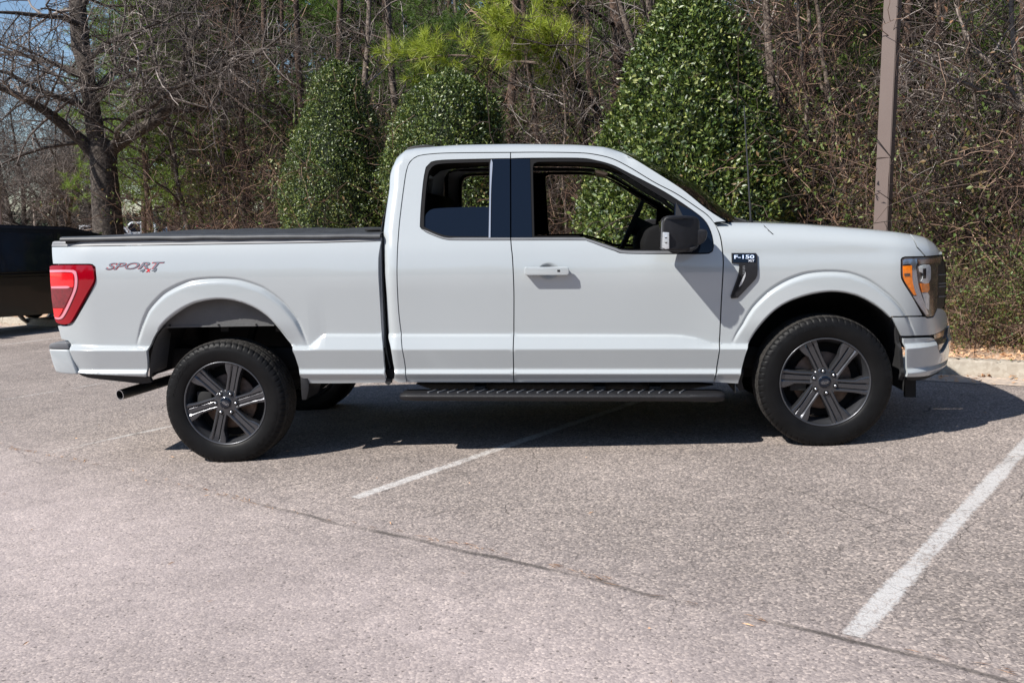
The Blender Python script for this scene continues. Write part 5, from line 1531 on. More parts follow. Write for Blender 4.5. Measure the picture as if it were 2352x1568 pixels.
# ------------------------------------------------------------------ lamp posts
M['pole'] = simple('bronze_grey_pole_paint', (0.155, 0.118, 0.104), 0.55, 0.0, 0.0, spec=0.3, noise=0.05, nscale=3)
def square_pole(x, y, h, w, label, rot=EA):
    t = empty('lamp_post', (x, y, gz2(x, y) + 0.10), rot)
    tag(t, label, 'lamp post')
    def bx(name, s, z0, z1, mat, bev, s1=None):
        bm = bmesh.new()
        s1 = s1 or s
        a = [bm.verts.new((i * s / 2, j * s / 2, z0)) for i, j in ((-1, -1), (1, -1), (1, 1), (-1, 1))]
        b = [bm.verts.new((i * s1 / 2, j * s1 / 2, z1)) for i, j in ((-1, -1), (1, -1), (1, 1), (-1, 1))]
        bm.faces.new(a[::-1]); bm.faces.new(b)
        for k in range(4): bm.faces.new((a[k], a[(k + 1) % 4], b[(k + 1) % 4], b[k]))
        bmesh.ops.bevel(bm, geom=[e for e in bm.edges], offset=bev, segments=2, affect='EDGES')
        return bm_obj(name, bm, t, mat, auto=40)
    bx('shaft', w, 0.4, h, M['pole'], 0.006)
    bx('concrete_base', 0.45, -0.3, 0.42, M['concrete'], 0.02)
    bx('base_cover', w + 0.08, 0.42, 0.5, M['pole'], 0.006)
    bm = bmesh.new()
    bmesh.ops.create_cube(bm, size=1.0)
    for v in bm.verts: v.co = Vector((v.co.x * 0.36, -0.45 + v.co.y * 0.55, h - 0.08 + v.co.z * 0.14))
    bmesh.ops.bevel(bm, geom=list(bm.edges), offset=0.02, segments=2, affect='EDGES')
    bm_obj('lamp_head', bm, t, M['pole'], auto=40)
    return t
# solve where the sight line through the post meets the strip behind the kerb
def at_b(px, b):
    u = (px - 1176) / F
    k = P0.dot(E2) + b
    fwd_y = math.cos(PITCH); 
    Y = k / (E2.x * u / fwd_y + E2.y)
    # pixel offsets are measured on the tilted picture: recompute at eye height
    return Vector((u / fwd_y * Y, Y, 0))
def at_depth(px, Y):
    return Vector(((px - 1176) / F * Y * math.cos(PITCH), Y, 0))
pp = at_b(2014, 0.85)
square_pole(pp.x, pp.y, 7.5, 0.127, 'square taupe lamp post rising behind the hood of the pickup')

# ------------------------------------------------------------------ vegetation tools
class Tubes:
    def __init__(s): s.V = []; s.F = []; s.n = 0
    def add(s, pts, rad_, k=4):
        pts = np.asarray(pts, float); m = len(pts)
        d = np.gradient(pts, axis=0); d /= (np.linalg.norm(d, axis=1, keepdims=True) + 1e-9)
        ref = np.array([0.0, 0.0, 1.0]) if abs(d[0, 2]) < 0.9 else np.array([1.0, 0, 0])
        u = np.cross(d, ref); u /= (np.linalg.norm(u, axis=1, keepdims=True) + 1e-9); v = np.cross(d, u)
        a = np.arange(k) / k * 2 * math.pi
        r = np.asarray(rad_, float)[:, None, None]
        ring = pts[:, None, :] + r * (np.cos(a)[None, :, None] * u[:, None, :] + np.sin(a)[None, :, None] * v[:, None, :])
        s.V.append(ring.reshape(-1, 3))
        i = np.arange(m - 1)[:, None] * k; j = np.arange(k)[None, :]
        A = s.n + i + j; B = s.n + i + (j + 1) % k
        s.F.append(np.stack([A, B, B + k, A + k], -1).reshape(-1, 4))
        s.n += m * k
    def mesh(s, name, mat, smooth=True):
        me = np_mesh(name, np.concatenate(s.V), np.concatenate(s.F), smooth)
        me.materials.append(mat)
        return me
def wander(rng, p, d, L, n, jit, grav=0.0):
    """a bent path from p in direction d"""
    pts = [np.array(p, float)]; d = np.array(d, float); d /= np.linalg.norm(d) + 1e-9
    for i in range(n):
        d = d + rng.normal(0, jit, 3) + np.array([0, 0, grav])
        d /= np.linalg.norm(d) + 1e-9
        pts.append(pts[-1] + d * L / n)
    return np.array(pts)
def side_dir(rng, d, spread=0.9, up=0.2):
    d = d / (np.linalg.norm(d) + 1e-9)
    r = rng.normal(0, 1, 3); r -= d * r.dot(d); r /= np.linalg.norm(r) + 1e-9
    o = d * (1 - spread * 0.6) + r * spread; o[2] += up
    return o / (np.linalg.norm(o) + 1e-9)
def branchify(T, rng, path, r0, r1, levels, counts, lens, spread=0.9, up=0.15, grav=0.0, jit=0.18, start=0.15, ends=None, rmin=0.003, ks=(6, 4, 3, 3)):
    """side branches along a path, recursively"""
    m = len(path)
    n = counts[0]
    for c in range(n):
        t = start + (1 - start) * (c + rng.random()) / n
        f = t * (m - 1); i = min(int(f), m - 2); w = f - i
        p = path[i] * (1 - w) + path[i + 1] * w
        d = path[i + 1] - path[i]
        L = lens[0] * (0.6 + 0.8 * rng.random()) * (1.0 - 0.45 * t)
        rr = max(rmin, (r0 * (1 - t) + r1 * t) * 0.55)
        rr = min(rr, L * 0.02 + rmin)
        dd = side_dir(rng, d, spread, up)
        seg = 5 if len(counts) > 1 else 3
        q = wander(rng, p, dd, L, seg, jit, grav)
        T.add(q, np.linspace(rr, max(rmin * 0.7, rr * 0.35), seg + 1), ks[min(3, levels)] if levels < 4 else 3)
        if len(counts) > 1:
            branchify(T, rng, q, rr, rr * 0.35, levels + 1, counts[1:], lens[1:], spread, up * 0.6, grav, jit, 0.1, ends, rmin, ks)
        elif ends is not None:
            ends.append((q[-1], q[-1] - q[-2]))
def leaf_arrays(P, D, Nn, L, w, fold=0.25):
    """rhombic folded leaves: P base, D direction, Nn normal; returns verts, tris"""
    S = np.cross(D, Nn); S /= np.linalg.norm(S, axis=1, keepdims=True) + 1e-9
    L = L[:, None]; w = w[:, None]
    a = P; c = P + D * L; mid = P + D * L * 0.45
    b = mid + S * w * 0.5 + Nn * w * fold; d = mid - S * w * 0.5 + Nn * w * fold
    V = np.stack([a, b, c, d], 1).reshape(-1, 3)
    i = np.arange(len(P))[:, None] * 4
    T = np.concatenate([i + np.array([[0, 1, 2]]), i + np.array([[0, 2, 3]])], 1).reshape(-1, 3)
    return V, T
def unit(a): return a / (np.linalg.norm(a, axis=1, keepdims=True) + 1e-9)

M['bark_oak'] = ground_mix('grey_oak_bark', [(0.014, 0.010, 0.008), (0.034, 0.026, 0.021), (0.065, 0.052, 0.043), (0.115, 0.095, 0.08)], 9.0, 0.8)
M['twig_grey'] = island_mat('grey_twigs', [(0.035, 0.026, 0.022), (0.085, 0.066, 0.056), (0.05, 0.038, 0.032), (0.16, 0.13, 0.115), (0.38, 0.33, 0.30)], 0.85)
M['twig_red'] = island_mat('red_brown_twigs', [(0.022, 0.013, 0.010), (0.07, 0.038, 0.028), (0.035, 0.022, 0.018), (0.18, 0.10, 0.066), (0.44, 0.30, 0.22)], 0.85)
M['twig_dark'] = island_mat('dark_twigs', [(0.012, 0.008, 0.006), (0.035, 0.022, 0.017), (0.02, 0.014, 0.011), (0.075, 0.05, 0.04), (0.18, 0.13, 0.105)], 0.9)
M['bark_pine'] = ground_mix('pine_bark', [(0.015, 0.010, 0.007), (0.045, 0.028, 0.020), (0.085, 0.052, 0.037), (0.14, 0.09, 0.065)], 6.0, 0.9)
M['bark_bare'] = ground_mix('thin_tree_bark', [(0.03, 0.022, 0.017), (0.075, 0.055, 0.043), (0.13, 0.10, 0.08), (0.22, 0.18, 0.15)], 7.0, 0.6)
M['holly_leaf'] = island_mat('glossy_holly_leaves', [(0.010, 0.022, 0.005), (0.065, 0.115, 0.016), (0.020, 0.042, 0.008), (0.17, 0.225, 0.032), (0.03, 0.06, 0.011), (0.10, 0.15, 0.022), (0.33, 0.35, 0.11)], 0.45, 0.08, 0.75)
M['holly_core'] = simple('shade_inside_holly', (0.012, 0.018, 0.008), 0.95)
M['needle_gold'] = island_mat('yellow_green_needles', [(0.26, 0.34, 0.03), (0.36, 0.43, 0.045), (0.46, 0.50, 0.08), (0.20, 0.29, 0.03)], 0.5, 0.35)
M['needle_lime'] = island_mat('lime_needles', [(0.10, 0.19, 0.022), (0.17, 0.28, 0.035), (0.24, 0.34, 0.05), (0.09, 0.16, 0.025)], 0.5, 0.35)
M['needle'] = island_mat('pine_needles', [(0.06, 0.115, 0.022), (0.11, 0.19, 0.032), (0.17, 0.26, 0.045), (0.07, 0.13, 0.03)], 0.5, 0.3)
M['leaf_small'] = island_mat('small_shrub_leaves', [(0.05, 0.09, 0.02), (0.10, 0.15, 0.03), (0.16, 0.20, 0.05), (0.20, 0.11, 0.05), (0.07, 0.12, 0.03)], 0.5, 0.2)
M['leaf_brown'] = island_mat('withered_leaves', [(0.17, 0.075, 0.04), (0.26, 0.13, 0.07), (0.33, 0.19, 0.11), (0.12, 0.12, 0.04)], 0.7, 0.2)

# ------------------------------------------------------------------ clipped hollies
def holly(name_label, pos, prof_lr, seed, nleaf, leaf=0.055, tint=None):
    """prof_lr: list of (height, half width)"""
    rng = np.random.default_rng(seed)
    t = empty('holly_tree', pos)
    tag(t, name_label, 'evergreen tree')
    hs = np.array([h for h, w in prof_lr]); ws = np.array([w for h, w in prof_lr])
    H = hs[-1]
    # sampling over the surface by area
    g = np.linspace(0, H, 400); wg = np.interp(g, hs, ws)
    dens = wg * np.sqrt(1 + np.gradient(wg, g) ** 2) + 1e-3
    cdf = np.cumsum(dens); cdf /= cdf[-1]
    z = np.interp(rng.random(nleaf), cdf, g)
    th = rng.random(nleaf) * 2 * math.pi
    # lumps: shoots stand proud of the clipped face
    k1 = rng.random(6) * 6.28
    lump = 0.05 * np.sin(3 * th + k1[0] + 1.7 * z) + 0.045 * np.sin(5 * th - 2.3 * z + k1[1]) + 0.03 * np.sin(9 * th + 4.1 * z + k1[2]) + 0.025 * np.sin(13 * th - 7 * z + k1[3]) + 0.02 * np.sin(6.5 * z + k1[4] + 2 * th)
    lump = lump + 0.028 * np.sin(19 * th + 11 * z + k1[0]) * np.sin(14 * z - 8 * th + k1[5])
    w = np.interp(z, hs, ws) * (1 + lump * 1.1)
    inset = rng.exponential(0.07, nleaf); inset = np.minimum(inset, 0.4)
    shoot = rng.random(nleaf) < 0.05
    inset[shoot] = -rng.random(shoot.sum()) * 0.10
    r = np.maximum(0.02, w - inset)
    P = np.stack([r * np.cos(th), r * np.sin(th), z + rng.normal(0, 0.01, nleaf)], 1)
    slope = np.interp(z, g, np.gradient(wg, g))
    Nn = unit(np.stack([np.cos(th), np.sin(th), -slope], 1))
    D = unit(rng.normal(0, 1, (nleaf, 3)) + Nn * 0.7 + np.array([0, 0, 0.45]))
    NL = unit(Nn * 0.6 + rng.normal(0, 0.62, (nleaf, 3)) + np.array([0, 0, 0.4]))
    NL = unit(NL - D * np.sum(NL * D, 1)[:, None])
    L = leaf * (0.6 + 0.7 * rng.random(nleaf))
    V, T = leaf_arrays(P, D, NL, L, L * (0.42 + 0.12 * rng.random(nleaf)), 0.18)
    me = np_mesh('foliage', V, T); me.materials.append(M['holly_leaf'])
    o = link('foliage', me, t); o['kind'] = 'stuff'
    # dark solid core colours in the shade inside the crown; then the trunk
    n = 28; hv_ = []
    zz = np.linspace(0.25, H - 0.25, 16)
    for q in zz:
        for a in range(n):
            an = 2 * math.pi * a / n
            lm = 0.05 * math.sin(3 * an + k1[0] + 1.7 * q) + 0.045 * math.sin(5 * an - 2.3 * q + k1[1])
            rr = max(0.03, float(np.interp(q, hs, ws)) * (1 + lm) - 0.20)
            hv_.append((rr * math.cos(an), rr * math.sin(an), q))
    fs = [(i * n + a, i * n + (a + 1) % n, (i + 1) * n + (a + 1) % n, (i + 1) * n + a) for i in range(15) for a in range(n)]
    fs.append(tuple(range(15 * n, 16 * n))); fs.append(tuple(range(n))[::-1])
    pydata('shade_core', hv_, fs, t, M['holly_core'], smooth=True)
    Tt = Tubes()
    Tt.add([(0, 0, -0.2), (0.02, 0, 0.5), (0, 0.03, 1.2), (0, 0, H * 0.8)], [0.09, 0.075, 0.06, 0.02], 8)
    link('trunk', Tt.mesh('trunk', M['bark_bare']), t)
    return t
def hp(px, Y, spec, rows):
    """pixel rows (y, left, right) -> metric silhouette"""
    p = at_depth(px, Y); g0 = gz2(p.x, p.y) + 0.10
    s = Y * math.cos(PITCH) / F * 1.0
    out = []
    for y, l, r in rows:
        zz = CAM.z + (522 - y) * s - g0
        out.append((zz, (r - l) / 2 * s))
    out.sort()
    out = [(0.0, out[0][1] * 0.8), (0.25, out[0][1] * 0.96)] + out
    return Vector((p.x, p.y, g0)), out
pos, pr = hp(1576, 11.55, None, [(-22, 1578, 1586), (-12, 1560, 1606), (8, 1538, 1632), (40, 1502, 1650), (80, 1476, 1668), (140, 1444, 1694), (200, 1420, 1714), (260, 1396, 1736), (320, 1374, 1760), (400, 1352, 1788), (500, 1346, 1806), (600, 1350, 1800)])
holly('tall conical clipped holly with glossy leaves behind the cab and hood, largest of three', pos, pr, 1, 100000, 0.060)
pos, pr = hp(1034, 14.1, None, [(170, 1050, 1058), (184, 1020, 1088), (200, 985, 1112), (225, 948, 1130), (260, 922, 1144), (300, 905, 1150), (350, 893, 1160), (420, 880, 1162), (500, 872, 1164), (600, 876, 1160)])
holly('rounded clipped holly right behind the rear of the cab roof', pos + Vector((0, 0, 0)), pr, 2, 76000, 0.047)
pos, pr = hp(779, 15.7, None, [(150, 785, 790), (160, 768, 812), (180, 742, 826), (220, 716, 842), (280, 690, 858), (350, 663, 872), (420, 645, 880), (500, 638, 884), (600, 642, 880)])
holly('narrow dark clipped holly standing behind the truck bed', pos, pr, 3, 72000, 0.043)

# ------------------------------------------------------------------ big bare oak at the left
def oak():
    rng = np.random.default_rng(11)
    base = at_depth(247, 19.3)
    t = empty('oak_tree', (base.x, base.y, gz2(base.x, base.y)))
    tag(t, 'large bare oak with a thick dark forked trunk at the left', 'tree')
    o0 = np.array([base.x, base.y, gz2(base.x, base.y)])
    def W3(px, py, dy=0.0):
        r = ray(px, py); k = (19.3 + dy) / r.y
        return np.array([r.x * k, r.y * k, CAM.z + r.z * k]) - o0
    s = 19.3 / F
    T = Tubes(); Tw = Tubes()
    def path(px, n=0.25):
        P = [tuple(W3(*p[:2], p[3] if len(p) > 3 else 0)) + (p[2] * s / 2,) for p in px]
        P = catmull(P, n)
        P = np.array(P)
        P[:, :3] += rng.normal(0, 0.012, (len(P), 3))
        return P[:, :3], P[:, 3]
    trunk, tr = path([(252, 760, 92), (250, 600, 72), (248, 520, 66), (246, 450, 62), (241, 390, 58), (236, 350, 60), (232, 325, 50)], 0.3)
    T.add(trunk, tr, 18)
    limbs = {
        'leader': [(229, 345, 46), (219, 300, 40), (211, 250, 36), (205, 200, 34), (196, 150, 36), (184, 110, 40, .2), (180, 50, 38, .3), (176, -40, 34, .5), (172, -160, 26, .8)],
        'right': [(243, 352, 34), (268, 335, 30, -.1), (305, 308, 27, -.3), (350, 283, 25, -.5), (388, 250, 23, -.7), (418, 205, 18, -.9), (465, 168, 13, -1.1), (540, 138, 9, -1.4), (640, 118, 5, -1.8)],
        'right_up': [(392, 245, 18, -.6), (415, 190, 16, -.4), (428, 130, 14, -.2), (445, 80, 13, .1), (468, 40, 11, .4), (520, 20, 9, .7), (560, 16, 6, 1)],
        'grey': [(262, 332, 14, -.3), (272, 300, 13, -.6), (305, 268, 12, -.8), (350, 243, 11, -1), (405, 205, 9, -1.3), (470, 175, 7, -1.6), (560, 140, 5, -2), (640, 90, 4, -2.4), (700, 20, 3, -2.8)],
        'left': [(222, 362, 32), (190, 325, 27, -.1), (150, 290, 24, -.3), (105, 255, 20, -.5), (60, 228, 16, -.8), (10, 205, 13, -1), (-60, 180, 9, -1.4)],
        'left2': [(212, 262, 18), (178, 240, 15, -.3), (130, 222, 12, -.6), (80, 208, 10, -.9), (20, 170, 8, -1.2), (-50, 150, 5, -1.5)],
        'left3': [(203, 178, 16), (165, 160, 13, .3), (120, 148, 11, .5), (60, 130, 9, .8), (0, 112, 7, 1.1), (-60, 100, 4, 1.5)],
        'left4': [(182, 60, 15), (140, 40, 12, -.3), (90, 38, 10, -.6), (40, 32, 8, -.9), (-20, 30, 5, -1.2)],
        'mid': [(208, 215, 15), (250, 175, 13, .3), (310, 140, 11, .6), (350, 90, 9, .9), (400, 50, 7, 1.2), (450, 0, 5, 1.5)],
        'mid2': [(200, 160, 13), (240, 100, 11, -.4), (285, 85, 9, -.8), (340, 60, 7, -1.2), (420, 30, 5, -1.6)],
        'mid3': [(183, 20, 14, .3), (220, -30, 11, .3), (270, -60, 9, .3)],
        'low': [(206, 240, 10), (260, 195, 9, -.8), (330, 165, 7, -1.4), (400, 150, 5, -2)],
        'dead': [(262, 372, 9, -.1), (266, 368, 8, -.15)],
    }
    for k, L in limbs.items():
        P, R = path(L, 0.3)
        T.add(P, R, 10 if k in ('leader', 'right', 'left') else 7)
        if k == 'dead': continue
        branchify(Tw, rng, P, R[0], R[-1], 1, [int(len(P) * 1.25), 9, 6], [1.8, 0.85, 0.42], 1.0, 0.05, -0.02, 0.2, 0.12, rmin=0.0042)
    link('trunk', T.mesh('trunk', M['bark_oak']), t)
    o = link('crown', Tw.mesh('crown', M['twig_grey'], False), t); o['kind'] = 'stuff'
    return t
oak()

# ------------------------------------------------------------------ prototypes for the wood
def tuft_arrays(rng, P, D, nn=22, L=0.17, w=0.006):
    n = len(P)
    P = np.repeat(P, nn, 0); D = np.repeat(unit(D), nn, 0)
    d = unit(D * 0.75 + rng.normal(0, 0.5, (n * nn, 3)))
    Lr = (L * (0.7 + 0.5 * rng.random(n * nn)))[:, None]
    S = unit(np.cross(d, rng.normal(0, 1, (n * nn, 3)))) * w / 2
    st = P - D * (rng.random(n * nn) * L * 0.7)[:, None]
    V = np.stack([st + S, st - S, st + d * Lr + np.array([0, 0, -0.012])], 1).reshape(-1, 3)
    T = np.arange(len(V)).reshape(-1, 3)
    return V, T
def pine_proto(seed, H, r0, first, spread, nb, mat='needle', tilt=0.0, nn=20, w=0.009, sub=4, L=0.17):
    rng = np.random.default_rng(seed)
    T = Tubes(); Tb = Tubes(); ends = []
    n = 14
    tx = np.cumsum(rng.normal(0, 0.035, n + 1)) + np.linspace(0, tilt, n + 1); ty = np.cumsum(rng.normal(0, 0.035, n + 1))
    P = np.stack([tx, ty, np.linspace(0, H, n + 1)], 1)
    T.add(P, np.linspace(r0, r0 * 0.25, n + 1), 9)
    for i in range(nb):
        t = first + (1 - first) * (i + rng.random()) / nb
        z = t * H; j = min(n - 1, int(t * n)); f = t * n - j
        p = P[j] * (1 - f) + P[j + 1] * f
        a = rng.random() * 6.283
        Lb = spread * (0.5 + 0.6 * rng.random()) * (1.15 - 0.7 * (t - first) / (1 - first))
        d = np.array([math.cos(a), math.sin(a), 0.15 + 0.4 * rng.random()])
        q = wander(rng, p, d, Lb, 6, 0.12, 0.04)
        rr = 0.012 + 0.012 * Lb
        Tb.add(q, np.linspace(rr, 0.005, 7), 4)
        branchify(Tb, rng, q, rr, 0.005, 2, [sub + 2, sub], [0.7, 0.35], 0.8, 0.25, 0.03, 0.15, 0.3, ends, 0.004)
        ends.append((q[-1], q[-1] - q[-2]))
    E_ = np.array([e[0] for e in ends]); D_ = np.array([e[1] for e in ends])
    V, Tt = tuft_arrays(rng, E_, D_, nn, L, w)
    tm_ = T.mesh('trunk', M['bark_pine']); bmh = Tb.mesh('branches', M['twig_dark'], False)
    nm = np_mesh('needles', V, Tt); nm.materials.append(M[mat])
    return [('trunk', tm_), ('branches', bmh), ('needles', nm)]
def bare_proto(seed, H, r0, lean, counts, lens, mat='twig_grey', bark='bark_bare', start=0.2, leaves=None, nfork=1, up=0.35):
    rng = np.random.default_rng(seed)
    T = Tubes(); Tw = Tubes(); ends = []
    for k in range(nfork):
        d = np.array([lean + rng.normal(0, 0.18 if nfork > 1 else 0.05), rng.normal(0, 0.15), 1.0])
        q = wander(rng, (rng.normal(0, 0.05), rng.normal(0, 0.05), 0), d, H * (0.7 + 0.3 * rng.random()), 14, 0.07, 0.02)
        T.add(q, np.linspace(r0, r0 * 0.2, 15), 7)
        branchify(Tw, rng, q, r0 * 0.6, 0.01, 1, counts, lens, 0.85, up, 0.0, 0.17, start, ends, 0.0042)
    out = [('trunk', T.mesh('trunk', M[bark])), ('crown', Tw.mesh('crown', M[mat], False))]
    if leaves:
        n, mt, ls = leaves
        E_ = np.array([e[0] for e in ends]); k = rng.integers(0, len(E_), n)
        P = E_[k] + rng.normal(0, 0.10, (n, 3)); D = unit(rng.normal(0, 1, (n, 3)) + np.array([0, 0, -0.4])); NL = unit(rng.normal(0, 1, (n, 3)))
        L = ls * (0.6 + 0.8 * rng.random(n))
        V, Tt = leaf_arrays(P, D, unit(NL - D * np.sum(NL * D, 1)[:, None]), L, L * 0.45)
        lm = np_mesh('leaves', V, Tt); lm.materials.append(M[mt]); out.append(('leaves', lm))
    return out
def brush_proto(seed, R, H, nst, ntw, mat, leaves=None, arch=-0.05):
    rng = np.random.default_rng(seed)
    T = Tubes(); ends = []
    for i in range(nst):
        p = np.array([rng.normal(0, R * 0.45), rng.normal(0, R * 0.3), 0.0])
        d = np.array([rng.normal(0, 0.55), rng.normal(0, 0.4), 1.0])
        L = H * (0.45 + 0.75 * rng.random())
        q = wander(rng, p, d, L, 9, 0.20, arch)
        r = 0.005 + 0.007 * rng.random()
        T.add(q, np.linspace(r, 0.003, 10), 4)
        branchify(T, rng, q, r, 0.004, 2, [ntw, 3], [0.75, 0.35], 1.0, 0.1, 0.0, 0.3, 0.08, ends, 0.0032)
    out = [('stems', T.mesh('stems', M[mat], False))]
    if leaves:
        n, mt, ls, zlo, zhi = leaves
        E_ = np.array([e[0] for e in ends]); E_ = E_[(E_[:, 2] > zlo) & (E_[:, 2] < zhi)]
        k = rng.integers(0, len(E_), n)
        P = E_[k] + rng.normal(0, 0.06, (n, 3)); D = unit(rng.normal(0, 1, (n, 3))); NL = unit(rng.normal(0, 1, (n, 3)) + np.array([0, -.3, .5]))
        L = ls * (0.6 + 0.8 * rng.random(n))
        V, Tt = leaf_arrays(P, D, unit(NL - D * np.sum(NL * D, 1)[:, None]), L, L * 0.5)
        lm = np_mesh('leaves', V, Tt); lm.materials.append(M[mt]); out.append(('leaves', lm))
    return out
def place(name, proto, x, y, rz, sc, label, cat, group, dz=0.05):
    t = empty(name, (x, y, gz2(x, y) + dz), rz)
    t.scale = (sc, sc, sc)
    tag(t, label, cat, group)
    for nm, me in proto:
        o = link(nm, me, t)
        if nm in ('needles', 'crown', 'leaves', 'stems', 'branches'): o['kind'] = 'stuff'
    return t

rr = random.Random(77)
PINES = [pine_proto(21, 13, 0.11, 0.26, 1.9, 52), pine_proto(22, 11, 0.09, 0.18, 1.8, 60, tilt=0.4), pine_proto(23, 14, 0.13, 0.34, 2.2, 50, tilt=-0.5)]
YOUNG = pine_proto(31, 7.5, 0.08, 0.22, 1.6, 60, 'needle_lime', nn=20, w=0.010)
YOUNG2 = pine_proto(32, 6.5, 0.08, 0.12, 1.5, 46, 'needle', nn=20, w=0.010)
DENSE = pine_proto(36, 11, 0.13, 0.16, 2.5, 90, 'needle', nn=24, w=0.014, L=0.2)
BARE = [bare_proto(41, 9, 0.075, 0.08, [22, 8, 4], [1.8, 0.8, 0.4]), bare_proto(42, 8, 0.055, -0.18, [20, 8, 4], [1.6, 0.8, 0.4], 'twig_red'),
        bare_proto(43, 10, 0.09, 0.12, [24, 8, 4], [2.2, 0.9, 0.4], 'twig_grey', nfork=2), bare_proto(44, 7.5, 0.05, 0.25, [20, 8, 4], [1.7, 0.7, 0.35], 'twig_red', leaves=(2500, 'leaf_brown', 0.055), up=0.1)]
BRUSH = [brush_proto(51, 1.1, 3.2, 26, 9, 'twig_red'), brush_proto(52, 1.2, 2.4, 30, 9, 'twig_grey', (1600, 'leaf_brown', 0.045, 0.2, 2.5)),
         brush_proto(53, 1.1, 2.0, 30, 9, 'twig_red', (5200, 'leaf_small', 0.042, 0.0, 2.2)), brush_proto(54, 1.2, 4.0, 22, 10, 'twig_dark'),
         brush_proto(55, 1.2, 3.4, 24, 9, 'twig_red', (2600, 'leaf_small', 0.05, 0.4, 3.5), 0.0)]

BL = ['reddish leafless tangled shrub', 'greyish shrub with withered brown leaves', 'low shrub with many small green leaves', 'tall dark leafless shrub', 'reddish shrub with scattered green leaves']
# thicket just behind the bed at the right
n = 0
for a in np.arange(-6.5, 3.0, 0.62):
    for b, kinds in ((1.25, (2, 2, 1)), (1.9, (0, 2, 4)), (2.7, (0, 1, 3, 4)), (3.7, (3, 0, 4))):
        aa = a + rr.uniform(-.25, .25); bb = b + rr.uniform(-.2, .2)
        if aa > 1.7 and bb < 4.2: continue
        if abs(aa - 0.87) < 1.7 and bb < 2.7: continue
        p = AB(aa, bb)
        k = rr.choice(kinds)
        place('bare_shrub', BRUSH[k], p.x, p.y, rr.uniform(0, 6.28), rr.uniform(0.8, 1.15) * (0.85 if b < 1.5 else 1), BL[k] + ' in the thicket right of the big holly', 'shrub', 'shrubs of the roadside thicket', 0.08)
for a in np.arange(3.0, 20.0, 0.85):
    for b in (3.3, 4.4, 5.6):
        aa = a + rr.uniform(-.3, .3); bb = b + rr.uniform(-.4, .4)
        p = AB(aa, bb)
        if 1176 + F * p.x / p.y < 490: continue
        k = rr.choice((0, 3, 1, 0, 4, 3))
        place('bare_shrub', BRUSH[k], p.x, p.y, rr.uniform(0, 6.28), rr.uniform(0.85, 1.2), BL[k] + ' in the thicket behind the hollies', 'shrub', 'shrubs behind the hollies', 0.08)
for a in np.arange(-3.6, 0.5, 0.5):
    p = AB(a + rr.uniform(-.15, .15), 1.15 + rr.uniform(-.12, .25))
    place('bare_shrub', BRUSH[2], p.x, p.y, rr.uniform(0, 6.28), rr.uniform(0.5, 0.68), 'knee-high green-leaved shrub at the edge of the leaf litter', 'shrub', 'low shrubs along the bed', 0.08)
for px, Y, s in ((560, 27, 1.1), (630, 30, 1.2), (700, 27, 1.1), (770, 31, 1.3), (850, 26, 1.0), (930, 30, 1.2), (510, 33, 1.3), (1300, 26, 1.0), (1450, 28, 1.1), (1850, 22, 0.9), (1980, 25, 1.0), (2150, 22, 0.9), (2300, 24, 1.0)):
    p = at_depth(px, Y)
    place('pine_tree', DENSE, p.x, p.y, rr.uniform(0, 6.28), s, 'full dark green pine deep in the wood', 'tree', 'full pines deep in the wood')
# thin bare trees
def spread_trees(name, protos, spots, label, cat, group, s0=0.85, s1=1.2):
    for a, b in spots:
        p = AB(a, b)
        if 262 < 1176 + F * p.x / p.y < 478: continue
        place(name, rr.choice(protos), p.x, p.y, rr.uniform(0, 6.28), rr.uniform(s0, s1), label, cat, group)
spots = []
for i in range(30):
    spots.append((rr.uniform(-8, 15), rr.uniform(2.8, 12)))
spread_trees('bare_tree', BARE, spots, 'slender leafless tree among the trees of the wood', 'tree', 'bare trees of the wood')
spots = []
for i in range(40):
    spots.append((rr.uniform(-14, 18), rr.uniform(8.5, 26)))
spread_trees('pine_tree', PINES, spots, 'tall pine with a bare lower trunk in the wood', 'tree', 'pines of the wood')
for i in range(64):
    p = AB(rr.uniform(-12, 17), rr.uniform(6, 20))
    if 262 < 1176 + F * p.x / p.y < 478: continue
    place('young_pine', YOUNG2, p.x, p.y, rr.uniform(0, 6.28), rr.uniform(0.7, 1.15), 'young green pine growing between the trees of the wood', 'tree', 'young pines of the wood')
for i in range(34):
    a_, b_ = rr.uniform(6, 21), rr.uniform(10, 26)
    p = AB(a_, b_)
    q_ = 1176 + F * p.x / p.y
    if q_ < 490 or q_ > 1420: continue
    if i % 2: place('pine_tree', rr.choice((DENSE, DENSE, PINES[0])), p.x, p.y, rr.uniform(0, 6.28), rr.uniform(0.85, 1.2), 'tall pine with a bare lower trunk in the wood', 'tree', 'pines of the wood')
    else: place('young_pine', YOUNG2, p.x, p.y, rr.uniform(0, 6.28), rr.uniform(1.0, 1.6), 'young green pine growing between the trees of the wood', 'tree', 'young pines of the wood')
for px, Y, s in ((345, 25, 1.25), (405, 26, 1.3), (455, 27.5, 1.25), (325, 30, 1.4), (385, 32, 1.3), (520, 28, 0.9), (440, 34, 1.5), (490, 31, 1.3)):
    p = at_depth(px, Y)
    place('young_pine', YOUNG, p.x, p.y, rr.uniform(0, 6.28), s, 'bright yellow-green young pine behind the big oak', 'tree', 'bright young pines behind the oak')

